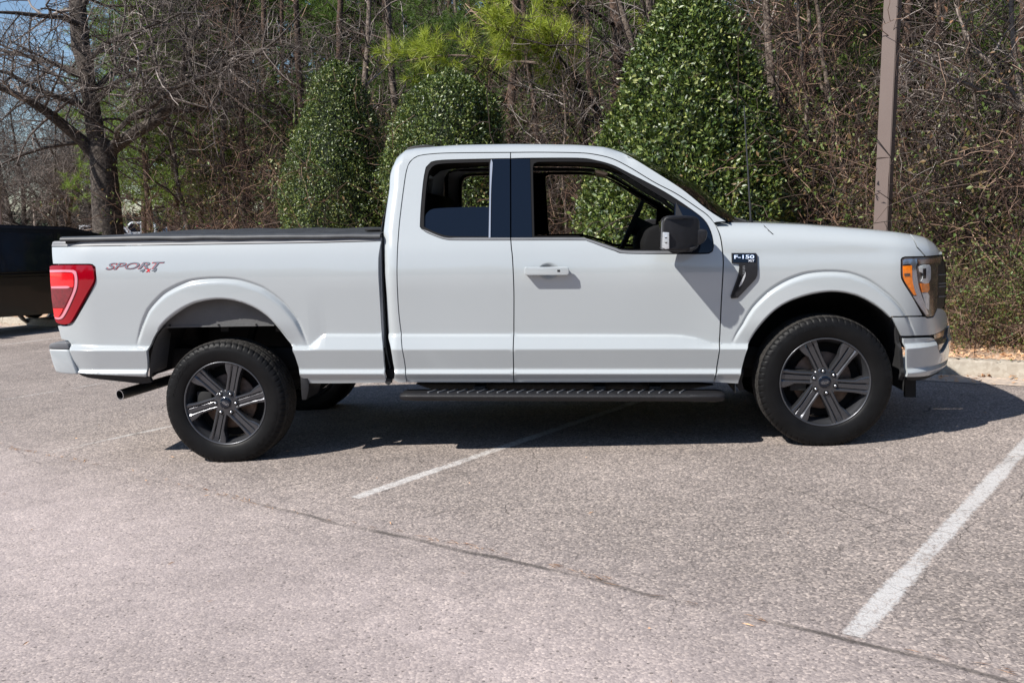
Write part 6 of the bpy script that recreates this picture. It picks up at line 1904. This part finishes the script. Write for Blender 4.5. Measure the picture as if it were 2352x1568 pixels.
# pine that reaches its sunlit boughs over the cab
def bough_pine():
    rng = np.random.default_rng(8)
    Y0 = 16.0
    base = at_depth(1385, Y0)
    o0 = np.array([base.x, base.y, gz2(base.x, base.y)])
    t = empty('pine_tree', tuple(o0)); tag(t, 'red-barked pine with bright yellow-green boughs reaching left over the cab', 'tree')
    s = Y0 / F
    def path(px, n=0.2):
        P = []
        for p in px:
            r = ray(p[0], p[1]); k = (Y0 + (p[3] if len(p) > 3 else 0)) / r.y
            P.append((r.x * k - o0[0], r.y * k - o0[1], CAM.z + r.z * k - o0[2], p[2] * s / 2))
        P = np.array(catmull(P, n)); return P[:, :3], P[:, 3]
    T = Tubes(); Tb = Tubes()
    for L, k in (([(1378, 760, 34), (1385, 560, 30), (1398, 400, 28), (1410, 280, 27), (1421, 180, 27), (1420, 80, 26), (1412, 0, 26), (1404, -200, 22)], 10),
                 ([(1384, 480, 16), (1386, 330, 15), (1370, 260, 14), (1352, 180, 12, .3), (1350, 60, 10, .6), (1345, -60, 9, 1)], 7)):
        P, R = path(L); T.add(P, R, k)
    E_ = []; D_ = []
    boughs = [([(1400, 290, 15), (1380, 262, 14, -.4), (1350, 225, 12, -.8), (1325, 205, 11, -1.1), (1322, 170, 9, -1.3), (1280, 140, 8, -1.5), (1235, 115, 7, -1.7), (1190, 92, 6, -1.9), (1140, 66, 4, -2.0)], 14, 1.05),
              ([(1350, 225, 10, -.8), (1300, 155, 8, -1.6), (1260, 100, 7, -1.8), (1215, 50, 5, -2.0), (1170, 40, 4, -2.1)], 10, 0.8),
              ([(1325, 200, 9, -1.1), (1250, 150, 7, -1), (1150, 140, 6, -.6), (1060, 128, 5, -.4), (980, 132, 4, -.2), (915, 145, 3, 0)], 15, 0.95),
              ([(1415, 60, 10), (1350, 20, 8, -.5), (1290, 10, 6, -.9), (1240, 0, 4, -1.3)], 8, 0.8),
              ([(1412, 20, 10), (1470, 20, 8, .5), (1500, 60, 6, .8)], 6, 0.8)]
    for L, n, ln in boughs:
        P, R = path(L, 0.15)
        Tb.add(P, R, 6)
        ends = []
        m = len(P)
        branchify(Tb, rng, P, R[0], R[-1], 2, [n, 5], [ln * 0.62, 0.26], 0.8, 0.22, 0.02, 0.12, 0.45, ends, 0.004)
        E_ += [e[0] for e in ends]; D_ += [e[1] for e in ends]
    V, Tt = tuft_arrays(rng, np.array(E_), np.array(D_) + np.array([0, 0, 0.01]), 44, 0.22, 0.0085)
    link('trunk', T.mesh('trunk', M['bark_pine']), t)
    o = link('branches', Tb.mesh('branches', M['twig_dark']), t); o['kind'] = 'stuff'
    nm = np_mesh('needles', V, Tt); nm.materials.append(M['needle_gold'])
    o = link('needles', nm, t); o['kind'] = 'stuff'
bough_pine()

# dark trunk beside the lamp post and a few that stand out
def lone_trunk(label, pts, Y0, bark='bark_pine', twigs=0, mat='twig_dark', seed=1, leaves=0):
    rng = np.random.default_rng(seed)
    base = at_depth(pts[0][0], Y0); o0 = np.array([base.x, base.y, gz2(base.x, base.y)])
    t = empty('slim_tree', tuple(o0)); tag(t, label, 'tree')
    s = Y0 / F; P = []
    for p in pts:
        r = ray(p[0], p[1]); k = Y0 / r.y
        P.append((r.x * k - o0[0], r.y * k - o0[1], CAM.z + r.z * k - o0[2], p[2] * s / 2))
    P = np.array(catmull(P, 0.2)); P[:, :2] += rng.normal(0, 0.008, (len(P), 2))
    T = Tubes(); T.add(P[:, :3], P[:, 3], 9); link('trunk', T.mesh('trunk', M[bark]), t)
    if twigs:
        Tw = Tubes(); branchify(Tw, rng, P[:, :3], P[0, 3], P[-1, 3], 1, [twigs, 7, 4], [1.5, 0.7, 0.35], 0.9, 0.2, 0, 0.18, 0.25, None, 0.0042)
        o = link('crown', Tw.mesh('crown', M[mat], False), t); o['kind'] = 'stuff'
lone_trunk('dark straight trunk just right of the lamp post', [(2050, 760, 36), (2055, 560, 33), (2062, 400, 31), (2068, 280, 28), (2075, 160, 22), (2085, 40, 18), (2095, -120, 14)], 13.0, twigs=8, seed=4)
lone_trunk('leaning pale branchy trunk at the right edge', [(2262, 800, 16), (2258, 700, 15), (2268, 600, 14), (2262, 480, 12), (2270, 350, 11), (2240, 240, 9), (2225, 120, 7), (2200, 0, 6)], 10.2, 'bark_bare', 26, 'twig_grey', 5)
lone_trunk('crooked reddish trunk left of the lamp post behind the hood', [(1862, 620, 13), (1860, 520, 12), (1858, 400, 11), (1854, 300, 11), (1850, 200, 9), (1835, 60, 7), (1830, -60, 5)], 12.5, 'bark_bare', 16, 'twig_red', 6)
lone_trunk('forked slender trunk between the largest holly and the lamp post', [(1955, 640, 16), (1945, 500, 15), (1940, 400, 14), (1915, 290, 13), (1888, 190, 11), (1860, 60, 9), (1850, -80, 6)], 13.5, 'bark_bare', 18, 'twig_red', 7)
lone_trunk('thin curved sapling right of the oak', [(470, 620, 13), (428, 510, 11), (408, 420, 9), (402, 360, 8), (390, 320, 6), (385, 250, 5), (370, 180, 4)], 20.5, 'bark_bare', 12, 'twig_grey', 9)
lone_trunk('pale sapling seen through the open front window', [(1296, 640, 7), (1300, 520, 7), (1296, 440, 6), (1290, 380, 5), (1300, 280, 5), (1292, 160, 4)], 14.0, 'bark_bare', 18, 'twig_grey', 10)
for k, (px, w, Y0) in enumerate(((570, 16, 22), (612, 18, 23), (640, 14, 24), (760, 22, 22))):
    lone_trunk(('slim dark trunk leaning left behind the truck bed', 'upright dark trunk left of the narrow holly', 'thin trunk touching the narrow holly', 'reddish pine trunk above the narrow holly')[k],
               [(px + 10, 620, w), (px, 480, w * .9), (px - 12 + 10 * k, 330, w * .8), (px - 18 + 12 * k, 180, w * .7), (px - 20 + 14 * k, 0, w * .6), (px - 20 + 14 * k, -150, w * .5)], Y0, 'bark_pine', 14, 'twig_dark', 20 + k)

for k, (px, w, Y0, dx, lab) in enumerate((
        (905, 20, 19, -14, 'dark trunk between the narrow and the rounded holly'), (1175, 26, 18, 10, 'stout dark trunk just right of the rounded holly'),
        (1225, 14, 16, -26, 'thin leaning trunk over the middle of the cab roof'), (1262, 20, 20, 16, 'dark trunk over the door split of the cab'),
        (1335, 13, 15, -34, 'thin reddish trunk close left of the largest holly'), (1800, 24, 16, 12, 'dark trunk hard against the right side of the largest holly'),
        (1905, 13, 12.5, -30, 'slim curved trunk above the middle of the hood'), (1978, 18, 15, 22, 'upright trunk close left of the lamp post'),
        (2128, 15, 12.5, 34, 'leaning trunk above the headlight'), (2180, 20, 16, -18, 'thick dark trunk behind the front bumper'),
        (2325, 18, 12, 26, 'reddish trunk close to the right edge'), (690, 18, 19, -10, 'trunk rising behind the narrow holly'), (520, 13, 21, 24, 'thin trunk midway between oak and narrow holly'))):
    lone_trunk(lab, [(px + dx * .2, 640, w), (px, 500, w * .95), (px - dx * .4, 380, w * .9), (px - dx * .1, 250, w * .82), (px + dx * .6, 120, w * .75), (px + dx, 0, w * .66), (px + dx * 1.6, -140, w * .55)], Y0,
               'bark_pine' if k % 3 else 'bark_bare', 9, ('twig_dark', 'twig_red')[k % 2], 60 + k)
def sweeping_tree():
    rng = np.random.default_rng(71); Y0 = 9.9
    base = at_depth(2395, Y0); o0 = np.array([base.x, base.y, gz2(base.x, base.y)])
    t = empty('leaning_tree', tuple(o0)); tag(t, 'pale-barked tree at the right edge sweeping long bare limbs to the left', 'tree')
    T = Tubes(); Tw = Tubes()
    for L in ([(2395, 760, 22), (2380, 600, 20), (2360, 420, 18), (2352, 250, 16), (2330, 120, 13), (2320, -40, 9)],
              [(2352, 262, 12), (2300, 228, 11, -.1), (2245, 205, 9, -.2), (2180, 175, 7, -.3), (2120, 140, 5, -.4), (2050, 122, 3, -.5)],
              [(2350, 240, 11), (2290, 165, 10, .1), (2235, 105, 8, .2), (2205, 40, 6, .3), (2190, -20, 5, .4)],
              [(2368, 480, 10), (2310, 440, 8, -.1), (2260, 420, 7, -.2), (2200, 380, 5, -.3), (2150, 372, 3, -.4)],
              [(2360, 420, 8), (2290, 330, 6, .1), (2240, 250, 5, .2), (2170, 225, 4, .3), (2110, 205, 3, .4)]):
        P = []
        for p in L:
            r = ray(p[0], p[1]); k = (Y0 + (p[3] if len(p) > 3 else 0)) / r.y
            P.append((r.x * k - o0[0], r.y * k - o0[1], CAM.z + r.z * k - o0[2], p[2] * Y0 / F / 2))
        P = np.array(catmull(P, 0.12)); P[:, :3] += rng.normal(0, 0.006, (len(P), 3))
        T.add(P[:, :3], P[:, 3], 8)
        branchify(Tw, rng, P[:, :3], P[0, 3], P[-1, 3], 1, [max(8, len(P) // 2), 6, 3], [0.8, 0.4, 0.2], 0.9, 0.15, 0, 0.2, 0.15, None, 0.003)
    link('trunk', T.mesh('trunk', simple('pale_bark', (0.20, 0.165, 0.14), 0.85, noise=0.35, nscale=12, bump=0.4, bscale=40)), t)
    o = link('crown', Tw.mesh('crown', M['twig_grey'], False), t); o['kind'] = 'stuff'
sweeping_tree()

# far wood that closes the view
def far_wood():
    rng = np.random.default_rng(99)
    T = Tubes()
    Ps = []; 
    for i in range(260):
        a = rng.uniform(-30, 60); b = rng.uniform(26, 44)
        if a > 20: b += 22
        p = AB(a, b)
        h = rng.uniform(8, 15)
        q = wander(rng, (p.x, p.y, p.z), (rng.normal(0, .06), 0, 1), h, 8, 0.04)
        T.add(q, np.linspace(rng.uniform(.08, .2), .04, 9), 5)
        for c in range(9):
            w = q[rng.integers(2, 9)]
            T.add(wander(rng, w, (rng.normal(0, 1), rng.normal(0, 1), .5), rng.uniform(1, 2.6), 4, .2), np.linspace(.03, .008, 5), 3)
    me = T.mesh('far_trunks', M['twig_dark'], False)
    o = link('far_wood', me, None); tag(o, 'trunks and bare boughs of the far wood behind everything', 'wood', kind='stuff')
    n = 170000
    a = rng.uniform(-30, 62, n); b = rng.uniform(27, 46, n) + np.where(a > 20, 22, 0)
    P = np.stack([P0.x + E1.x * a + E2.x * b, P0.y + E1.y * a + E2.y * b, np.zeros(n)], 1)
    top = 9.0 + 1.6 * np.sin(a * 0.7) + 1.2 * np.sin(a * 1.9 + 1) + 0.12 * (b - 27) 
    P[:, 2] = rng.random(n) ** 0.75 * top - 0.6
    D = unit(rng.normal(0, 1, (n, 3))); NL = unit(rng.normal(0, 1, (n, 3)))
    L = 0.24 + 0.36 * rng.random(n)
    V, Tt = leaf_arrays(P, D, unit(NL - D * np.sum(NL * D, 1)[:, None]), L, L * 0.6)
    m = island_mat('far_foliage', [(0.02, 0.04, 0.014), (0.045, 0.034, 0.022), (0.05, 0.08, 0.02), (0.055, 0.036, 0.026), (0.03, 0.035, 0.02)], 0.9, 0.1)
    me = np_mesh('far_foliage', V, Tt); me.materials.append(m)
    o = link('far_foliage', me, None); tag(o, 'mixed green and brown foliage mass of the far wood', 'wood', kind='stuff')
far_wood()
def back_wood():
    # the same woods stand all round the lot, behind the photographer too, and show in the paint and glass
    rng = np.random.default_rng(123); n = 60000
    th = rng.uniform(-2.9, -0.25, n); R = rng.uniform(30, 42, n)
    P = np.stack([R * np.cos(th), R * np.sin(th), rng.random(n) ** 0.8 * (9 + 2 * np.sin(th * 23) + 1.3 * np.sin(th * 51)) - 1.5], 1)
    D = unit(rng.normal(0, 1, (n, 3))); NL = unit(rng.normal(0, 1, (n, 3)))
    L = 0.35 + 0.6 * rng.random(n)
    V, Tt = leaf_arrays(P, D, unit(NL - D * np.sum(NL * D, 1)[:, None]), L, L * 0.6)
    me = np_mesh('surrounding_wood', V, Tt); me.materials.append(bpy.data.materials['far_foliage'])
    o = link('surrounding_wood', me, None); tag(o, 'line of woods round the rest of the parking lot', 'wood', kind='stuff')
back_wood()

# rounded twiggy trees of the far car park at the left
FUZZ = bare_proto(61, 5.5, 0.11, 0.0, [16, 12, 7], [2.3, 1.1, 0.6], 'twig_grey', 'bark_oak', start=0.22, nfork=2, up=0.15)
for px, Y, s in ((-20, 34, 1.15), (60, 38, 1.2), (120, 33, 1.05), (175, 40, 1.25), (215, 44, 1.2), (20, 50, 1.5), (140, 52, 1.5), (250, 55, 1.5)):
    p = at_depth(px, Y)
    place('bare_tree', FUZZ, p.x, p.y, rr.uniform(0, 6.28), s, 'low twiggy leafless tree in the far car park', 'tree', 'twiggy trees of the far car park')
def hedge():
    rng = np.random.default_rng(5); n = 26000
    u = rng.random(n)
    P = np.stack([-62 + 60 * u, 62 + 10 * (1 - u) + rng.normal(0, 1.2, n), rng.random(n) ** 0.8 * (3.1 + 0.6 * np.sin(u * 40)) - 0.4], 1)
    D = unit(rng.normal(0, 1, (n, 3))); NL = unit(rng.normal(0, 1, (n, 3)))
    L = 0.25 + 0.3 * rng.random(n)
    V, Tt = leaf_arrays(P, D, unit(NL - D * np.sum(NL * D, 1)[:, None]), L, L * 0.55)
    me = np_mesh('hedge', V, Tt); me.materials.append(island_mat('dark_hedge', [(0.012, 0.02, 0.010), (0.03, 0.04, 0.02), (0.02, 0.018, 0.014)], 0.8))
    o = link('hedge', me, None); tag(o, 'dark hedge line behind the far parked cars', 'hedge', kind='stuff')
hedge()
pm = at_depth(-4, 21); square_pole(pm.x, pm.y, 4.6, 0.17, 'pale lamp post cut by the left edge of the picture', 0.4)
for px, hh, lb in ((80, 3.1, 'short thin post left in the distance above the black vehicle, left one'), (128, 3.4, 'short thin post in the distance above the black vehicle, right one')):
    p = at_depth(px, 42)
    t = empty('sign_post', (p.x, p.y, gz2(p.x, p.y))); tag(t, lb, 'post')
    T = Tubes(); T.add([(0, 0, 0), (0, 0, hh)], [0.045, 0.045], 8); link('post', T.mesh('post', simple('pale_post', (0.5, 0.42, 0.36), 0.6)), t)
    T = Tubes(); T.add([(0, 0, hh), (0, 0, hh + 0.05)], [0.06, 0.02], 8); link('post_cap', T.mesh('post_cap', M['pole']), t)

# ------------------------------------------------------------------ other vehicles
def car(label, cat, x, y, heading, col, kind='suv', L=4.8, Wd=1.95, H=1.75, name='parked_car'):
    """heading: direction of the nose in the ground plane (radians)"""
    t = empty(name, (x, y, gz2(x, y) + 0.0), heading)
    tag(t, label, cat)
    paint = simple('car_paint_' + kind, col, 0.3, 0.0, 0.15 if col[0] < 0.01 else 0.6, 0.03, 0.3)
    h = L / 2
    if kind == 'suv':
        body = [(-h, .55), (-h + .02, .95), (-h + .10, 1.05), (h - 1.45, 1.08), (h - .35, 1.0), (h - .08, .85), (h, .6), (h - .05, .3), (h - .45, .26)]
        roof_ = [(-h + .06, 1.04), (-h + .14, 1.30), (-h + .34, H - .20), (-h + 1.0, H - .05), (0.0, H), (0.75, H - .08), (h - 1.3, 1.07)]
        wins = [((-h + .34, 1.12), (-h + .52, H - .30), (-h + 1.25, H - .17), (-h + 1.25, 1.12)), ((-h + 1.33, 1.12), (-h + 1.33, H - .17), (-h + 2.3, H - .14), (-h + 2.3, 1.12)), ((-h + 2.4, 1.12), (-h + 2.4, H - .14), (.55, H - .2), (h - 1.55, 1.12))]
    elif kind == 'pickup':
        body = [(-h, .6), (-h + .02, 1.15), (-.9, 1.18), (h - 1.6, 1.2), (h - .3, 1.12), (h - .05, .95), (h, .6), (h - .1, .35), (h - .5, .3)]
        roof_ = [(-1.05, 1.16), (-.95, H - .08), (-.7, H), (.55, H - .01), (h - 1.5, 1.18)]
        wins = [((-.85, 1.24), (-.8, H - .15), (-.1, H - .12), (-.1, 1.24)), ((0, 1.24), (0, H - .12), (.55, H - .14), (h - 1.75, 1.24))]
    else:
        body = [(-h, .5), (-h + .05, .92), (-h + .5, .98), (h - 1.4, .96), (h - .4, .82), (h - .05, .65), (h, .45), (h - .1, .25), (h - .5, .22)]
        roof_ = [(-h + .45, .96), (-h + 1.15, H - .05), (-.1, H), (.45, H - .06), (h - 1.3, .95)]
        wins = [((-h + .85, 1.0), (-h + 1.2, H - .12), (-.25, H - .08), (-.25, 1.0)), ((-.17, 1.0), (-.17, H - .08), (.4, H - .12), (h - 1.6, 1.0))]
    wr_ = 0.36 if kind != 'sedan' else 0.32
    wx = (-h + .95, h - .92)
    low = [(h - .5, .26)]
    def arch_pts(cx, r, z):
        return [(cx + r * math.cos(a), wr_ + r * math.sin(a)) for a in [math.pi * k / 8 for k in range(9)]]
    pts = list(body)
    for cx in wx[::-1]:
        pts += [(p[0], max(p[1], .26)) for p in arch_pts(cx, wr_ + .07, 0)]
    pts += [(-h + .4, .28), (-h + .04, .36)]
    bm = bmesh.new()
    def solid(bm, pts, yw0, tap):
        A = [bm.verts.new((p[0], yw0 * tap(p), p[1])) for p in pts]; B = [bm.verts.new((p[0], -yw0 * tap(p), p[1])) for p in pts]
        bm.faces.new(A); bm.faces.new(B[::-1]); k = len(pts)
        for i in range(k): bm.faces.new((A[i], B[i], B[(i + 1) % k], A[(i + 1) % k]))
    solid(bm, pts, Wd / 2, lambda p: 1.0)
    bmesh.ops.recalc_face_normals(bm, faces=bm.faces)
    bmesh.ops.bevel(bm, geom=[e for e in bm.edges if e.calc_face_angle(0) > 0.6], offset=.045, segments=2, affect='EDGES', clamp_overlap=True)
    bd = bm_obj('body', bm, t, paint, auto=40)
    bm = bmesh.new(); tp = lambda p: 1 - 0.30 * (p[1] - 1.0)
    solid(bm, roof_, Wd / 2 - .03, tp)
    bmesh.ops.recalc_face_normals(bm, faces=bm.faces)
    bmesh.ops.bevel(bm, geom=[e for e in bm.edges if e.calc_face_angle(0) > 0.6], offset=.05, segments=3, affect='EDGES', clamp_overlap=True)
    bm_obj('cabin', bm, t, paint, auto=50)
    for s in (-1, 1):
        for w_ in wins:
            V = [(p[0], s * ((Wd / 2 - .03) * tp(p) + .004), p[1]) for p in w_]
            pydata('window', V, [(0, 1, 2, 3) if s > 0 else (3, 2, 1, 0)], t, M['gloss_black'])
    a, b = roof_[-2], roof_[-1]
    nx, nz_ = (a[1] - b[1]), (b[0] - a[0]); ln = math.hypot(nx, nz_); nx /= ln; nz_ /= ln
    V = []
    for u_, p in ((.12, a), (.9, a)):
        q = (lerp(a[0], b[0], u_) + nx * .006, lerp(a[1], b[1], u_) + nz_ * .006)
        for s in (-1, 1): V.append((q[0], s * ((Wd / 2 - .12) * tp(q)), q[1]))
    pydata('windscreen', V, [(0, 1, 3, 2)], t, M['gloss_black'])
    for cx in wx:
        for s in (-1, 1):
            Tt = Tubes(); y0 = s * (Wd / 2 - .02); y1 = s * (Wd / 2 - .24)
            Tt.add([(cx, y0, wr_), (cx, lerp(y0, y1, .2), wr_), (cx, lerp(y0, y1, .8), wr_), (cx, y1, wr_)], [wr_ - .03, wr_, wr_, wr_ - .03], 24)
            w_ = link('wheel', Tt.mesh('wheel', M['rubber']), t)
            Tt = Tubes(); Tt.add([(cx, y0 - s * .02, wr_), (cx, y0 + s * .004, wr_), (cx, y0 + s * .006, wr_), (cx, y0 + s * .010, wr_)], [wr_ * .68, wr_ * .66, wr_ * .3, 0.001], 20)
            link('rim', Tt.mesh('rim', M['barrel']), w_)
    for s in (-1, 1):
        for xx, nm, mt in ((h - .02, 'headlight', M['lamp_clear']), (-h + .0, 'tail_light', M['red_lens'])):
            zc = 0.8 if kind != 'sedan' else .66
            V = [(xx + (.03 if xx > 0 else -.012), s * (Wd / 2 - .10), zc - .07), (xx + (.03 if xx > 0 else -.012), s * (Wd / 2 - .42), zc - .07), (xx + (-.06 if xx > 0 else -.012), s * (Wd / 2 - .42), zc + .09), (xx + (-.06 if xx > 0 else -.012), s * (Wd / 2 - .10), zc + .09)]
            pydata(nm, V, [(0, 1, 2, 3)], t, mt)
        # door mirror
        bm = bmesh.new(); bmesh.ops.create_cube(bm, size=1)
        for v in bm.verts: v.co = Vector((h - 1.62 + v.co.x * .12, s * (Wd / 2 + .10 + v.co.y * .2), (1.12 if kind != 'sedan' else 1.0) + v.co.z * .15))
        bmesh.ops.bevel(bm, geom=list(bm.edges), offset=.03, segments=2, affect='EDGES')
        bm_obj('door_mirror', bm, t, paint, auto=40)
    return t
# black SUV backed up to the kerb, its shaded flank towards us
side_p0 = Vector((-8.75, 15.47, 0)); nrm = Vector((0.788, -0.616, 0))
SL = 5.2
cc = side_p0 + E2 * ((1.15 - SL / 2) - abof(side_p0.x, side_p0.y)[1]) - nrm * 0.98
car('black sport utility vehicle backed up to the kerb at the left edge', 'suv', cc.x, cc.y, EA + math.pi, (0.004, 0.004, 0.006), 'suv', SL, 1.95, 1.92, 'parked_suv')
def far_car(px, Y, hd, *a, **k):
    p = at_depth(px, Y); return car(a[0], a[1], p.x, p.y, hd, *a[2:], **k)
far_car(322, 62, rad(200), 'white pickup truck far off in front of the trees', 'pickup truck', (0.75, 0.77, 0.80), 'pickup', 5.4, 1.95, 1.9)
far_car(374, 66, rad(190), 'dark blue-grey van-like SUV far off behind the white pickup', 'suv', (0.03, 0.045, 0.06), 'suv', 4.9, 1.95, 1.95)
far_car(405, 60, rad(215), 'silver sedan far off right of the white pickup', 'car', (0.50, 0.53, 0.55), 'sedan', 4.7, 1.8, 1.62)
far_car(428, 68, rad(200), 'pale blue sedan half hidden in the far car park', 'car', (0.25, 0.32, 0.40), 'sedan', 4.7, 1.8, 1.66)
far_car(462, 64, rad(190), 'red car far off above the truck bed', 'car', (0.35, 0.02, 0.025), 'sedan', 4.6, 1.8, 1.66)
far_car(212, 60, rad(210), 'white car far off left of the oak trunk', 'car', (0.75, 0.77, 0.80), 'suv', 4.6, 1.85, 1.72)
far_car(272, 64, rad(205), 'dark car far off right beside the oak trunk', 'car', (0.02, 0.025, 0.03), 'sedan', 4.7, 1.8, 1.7)
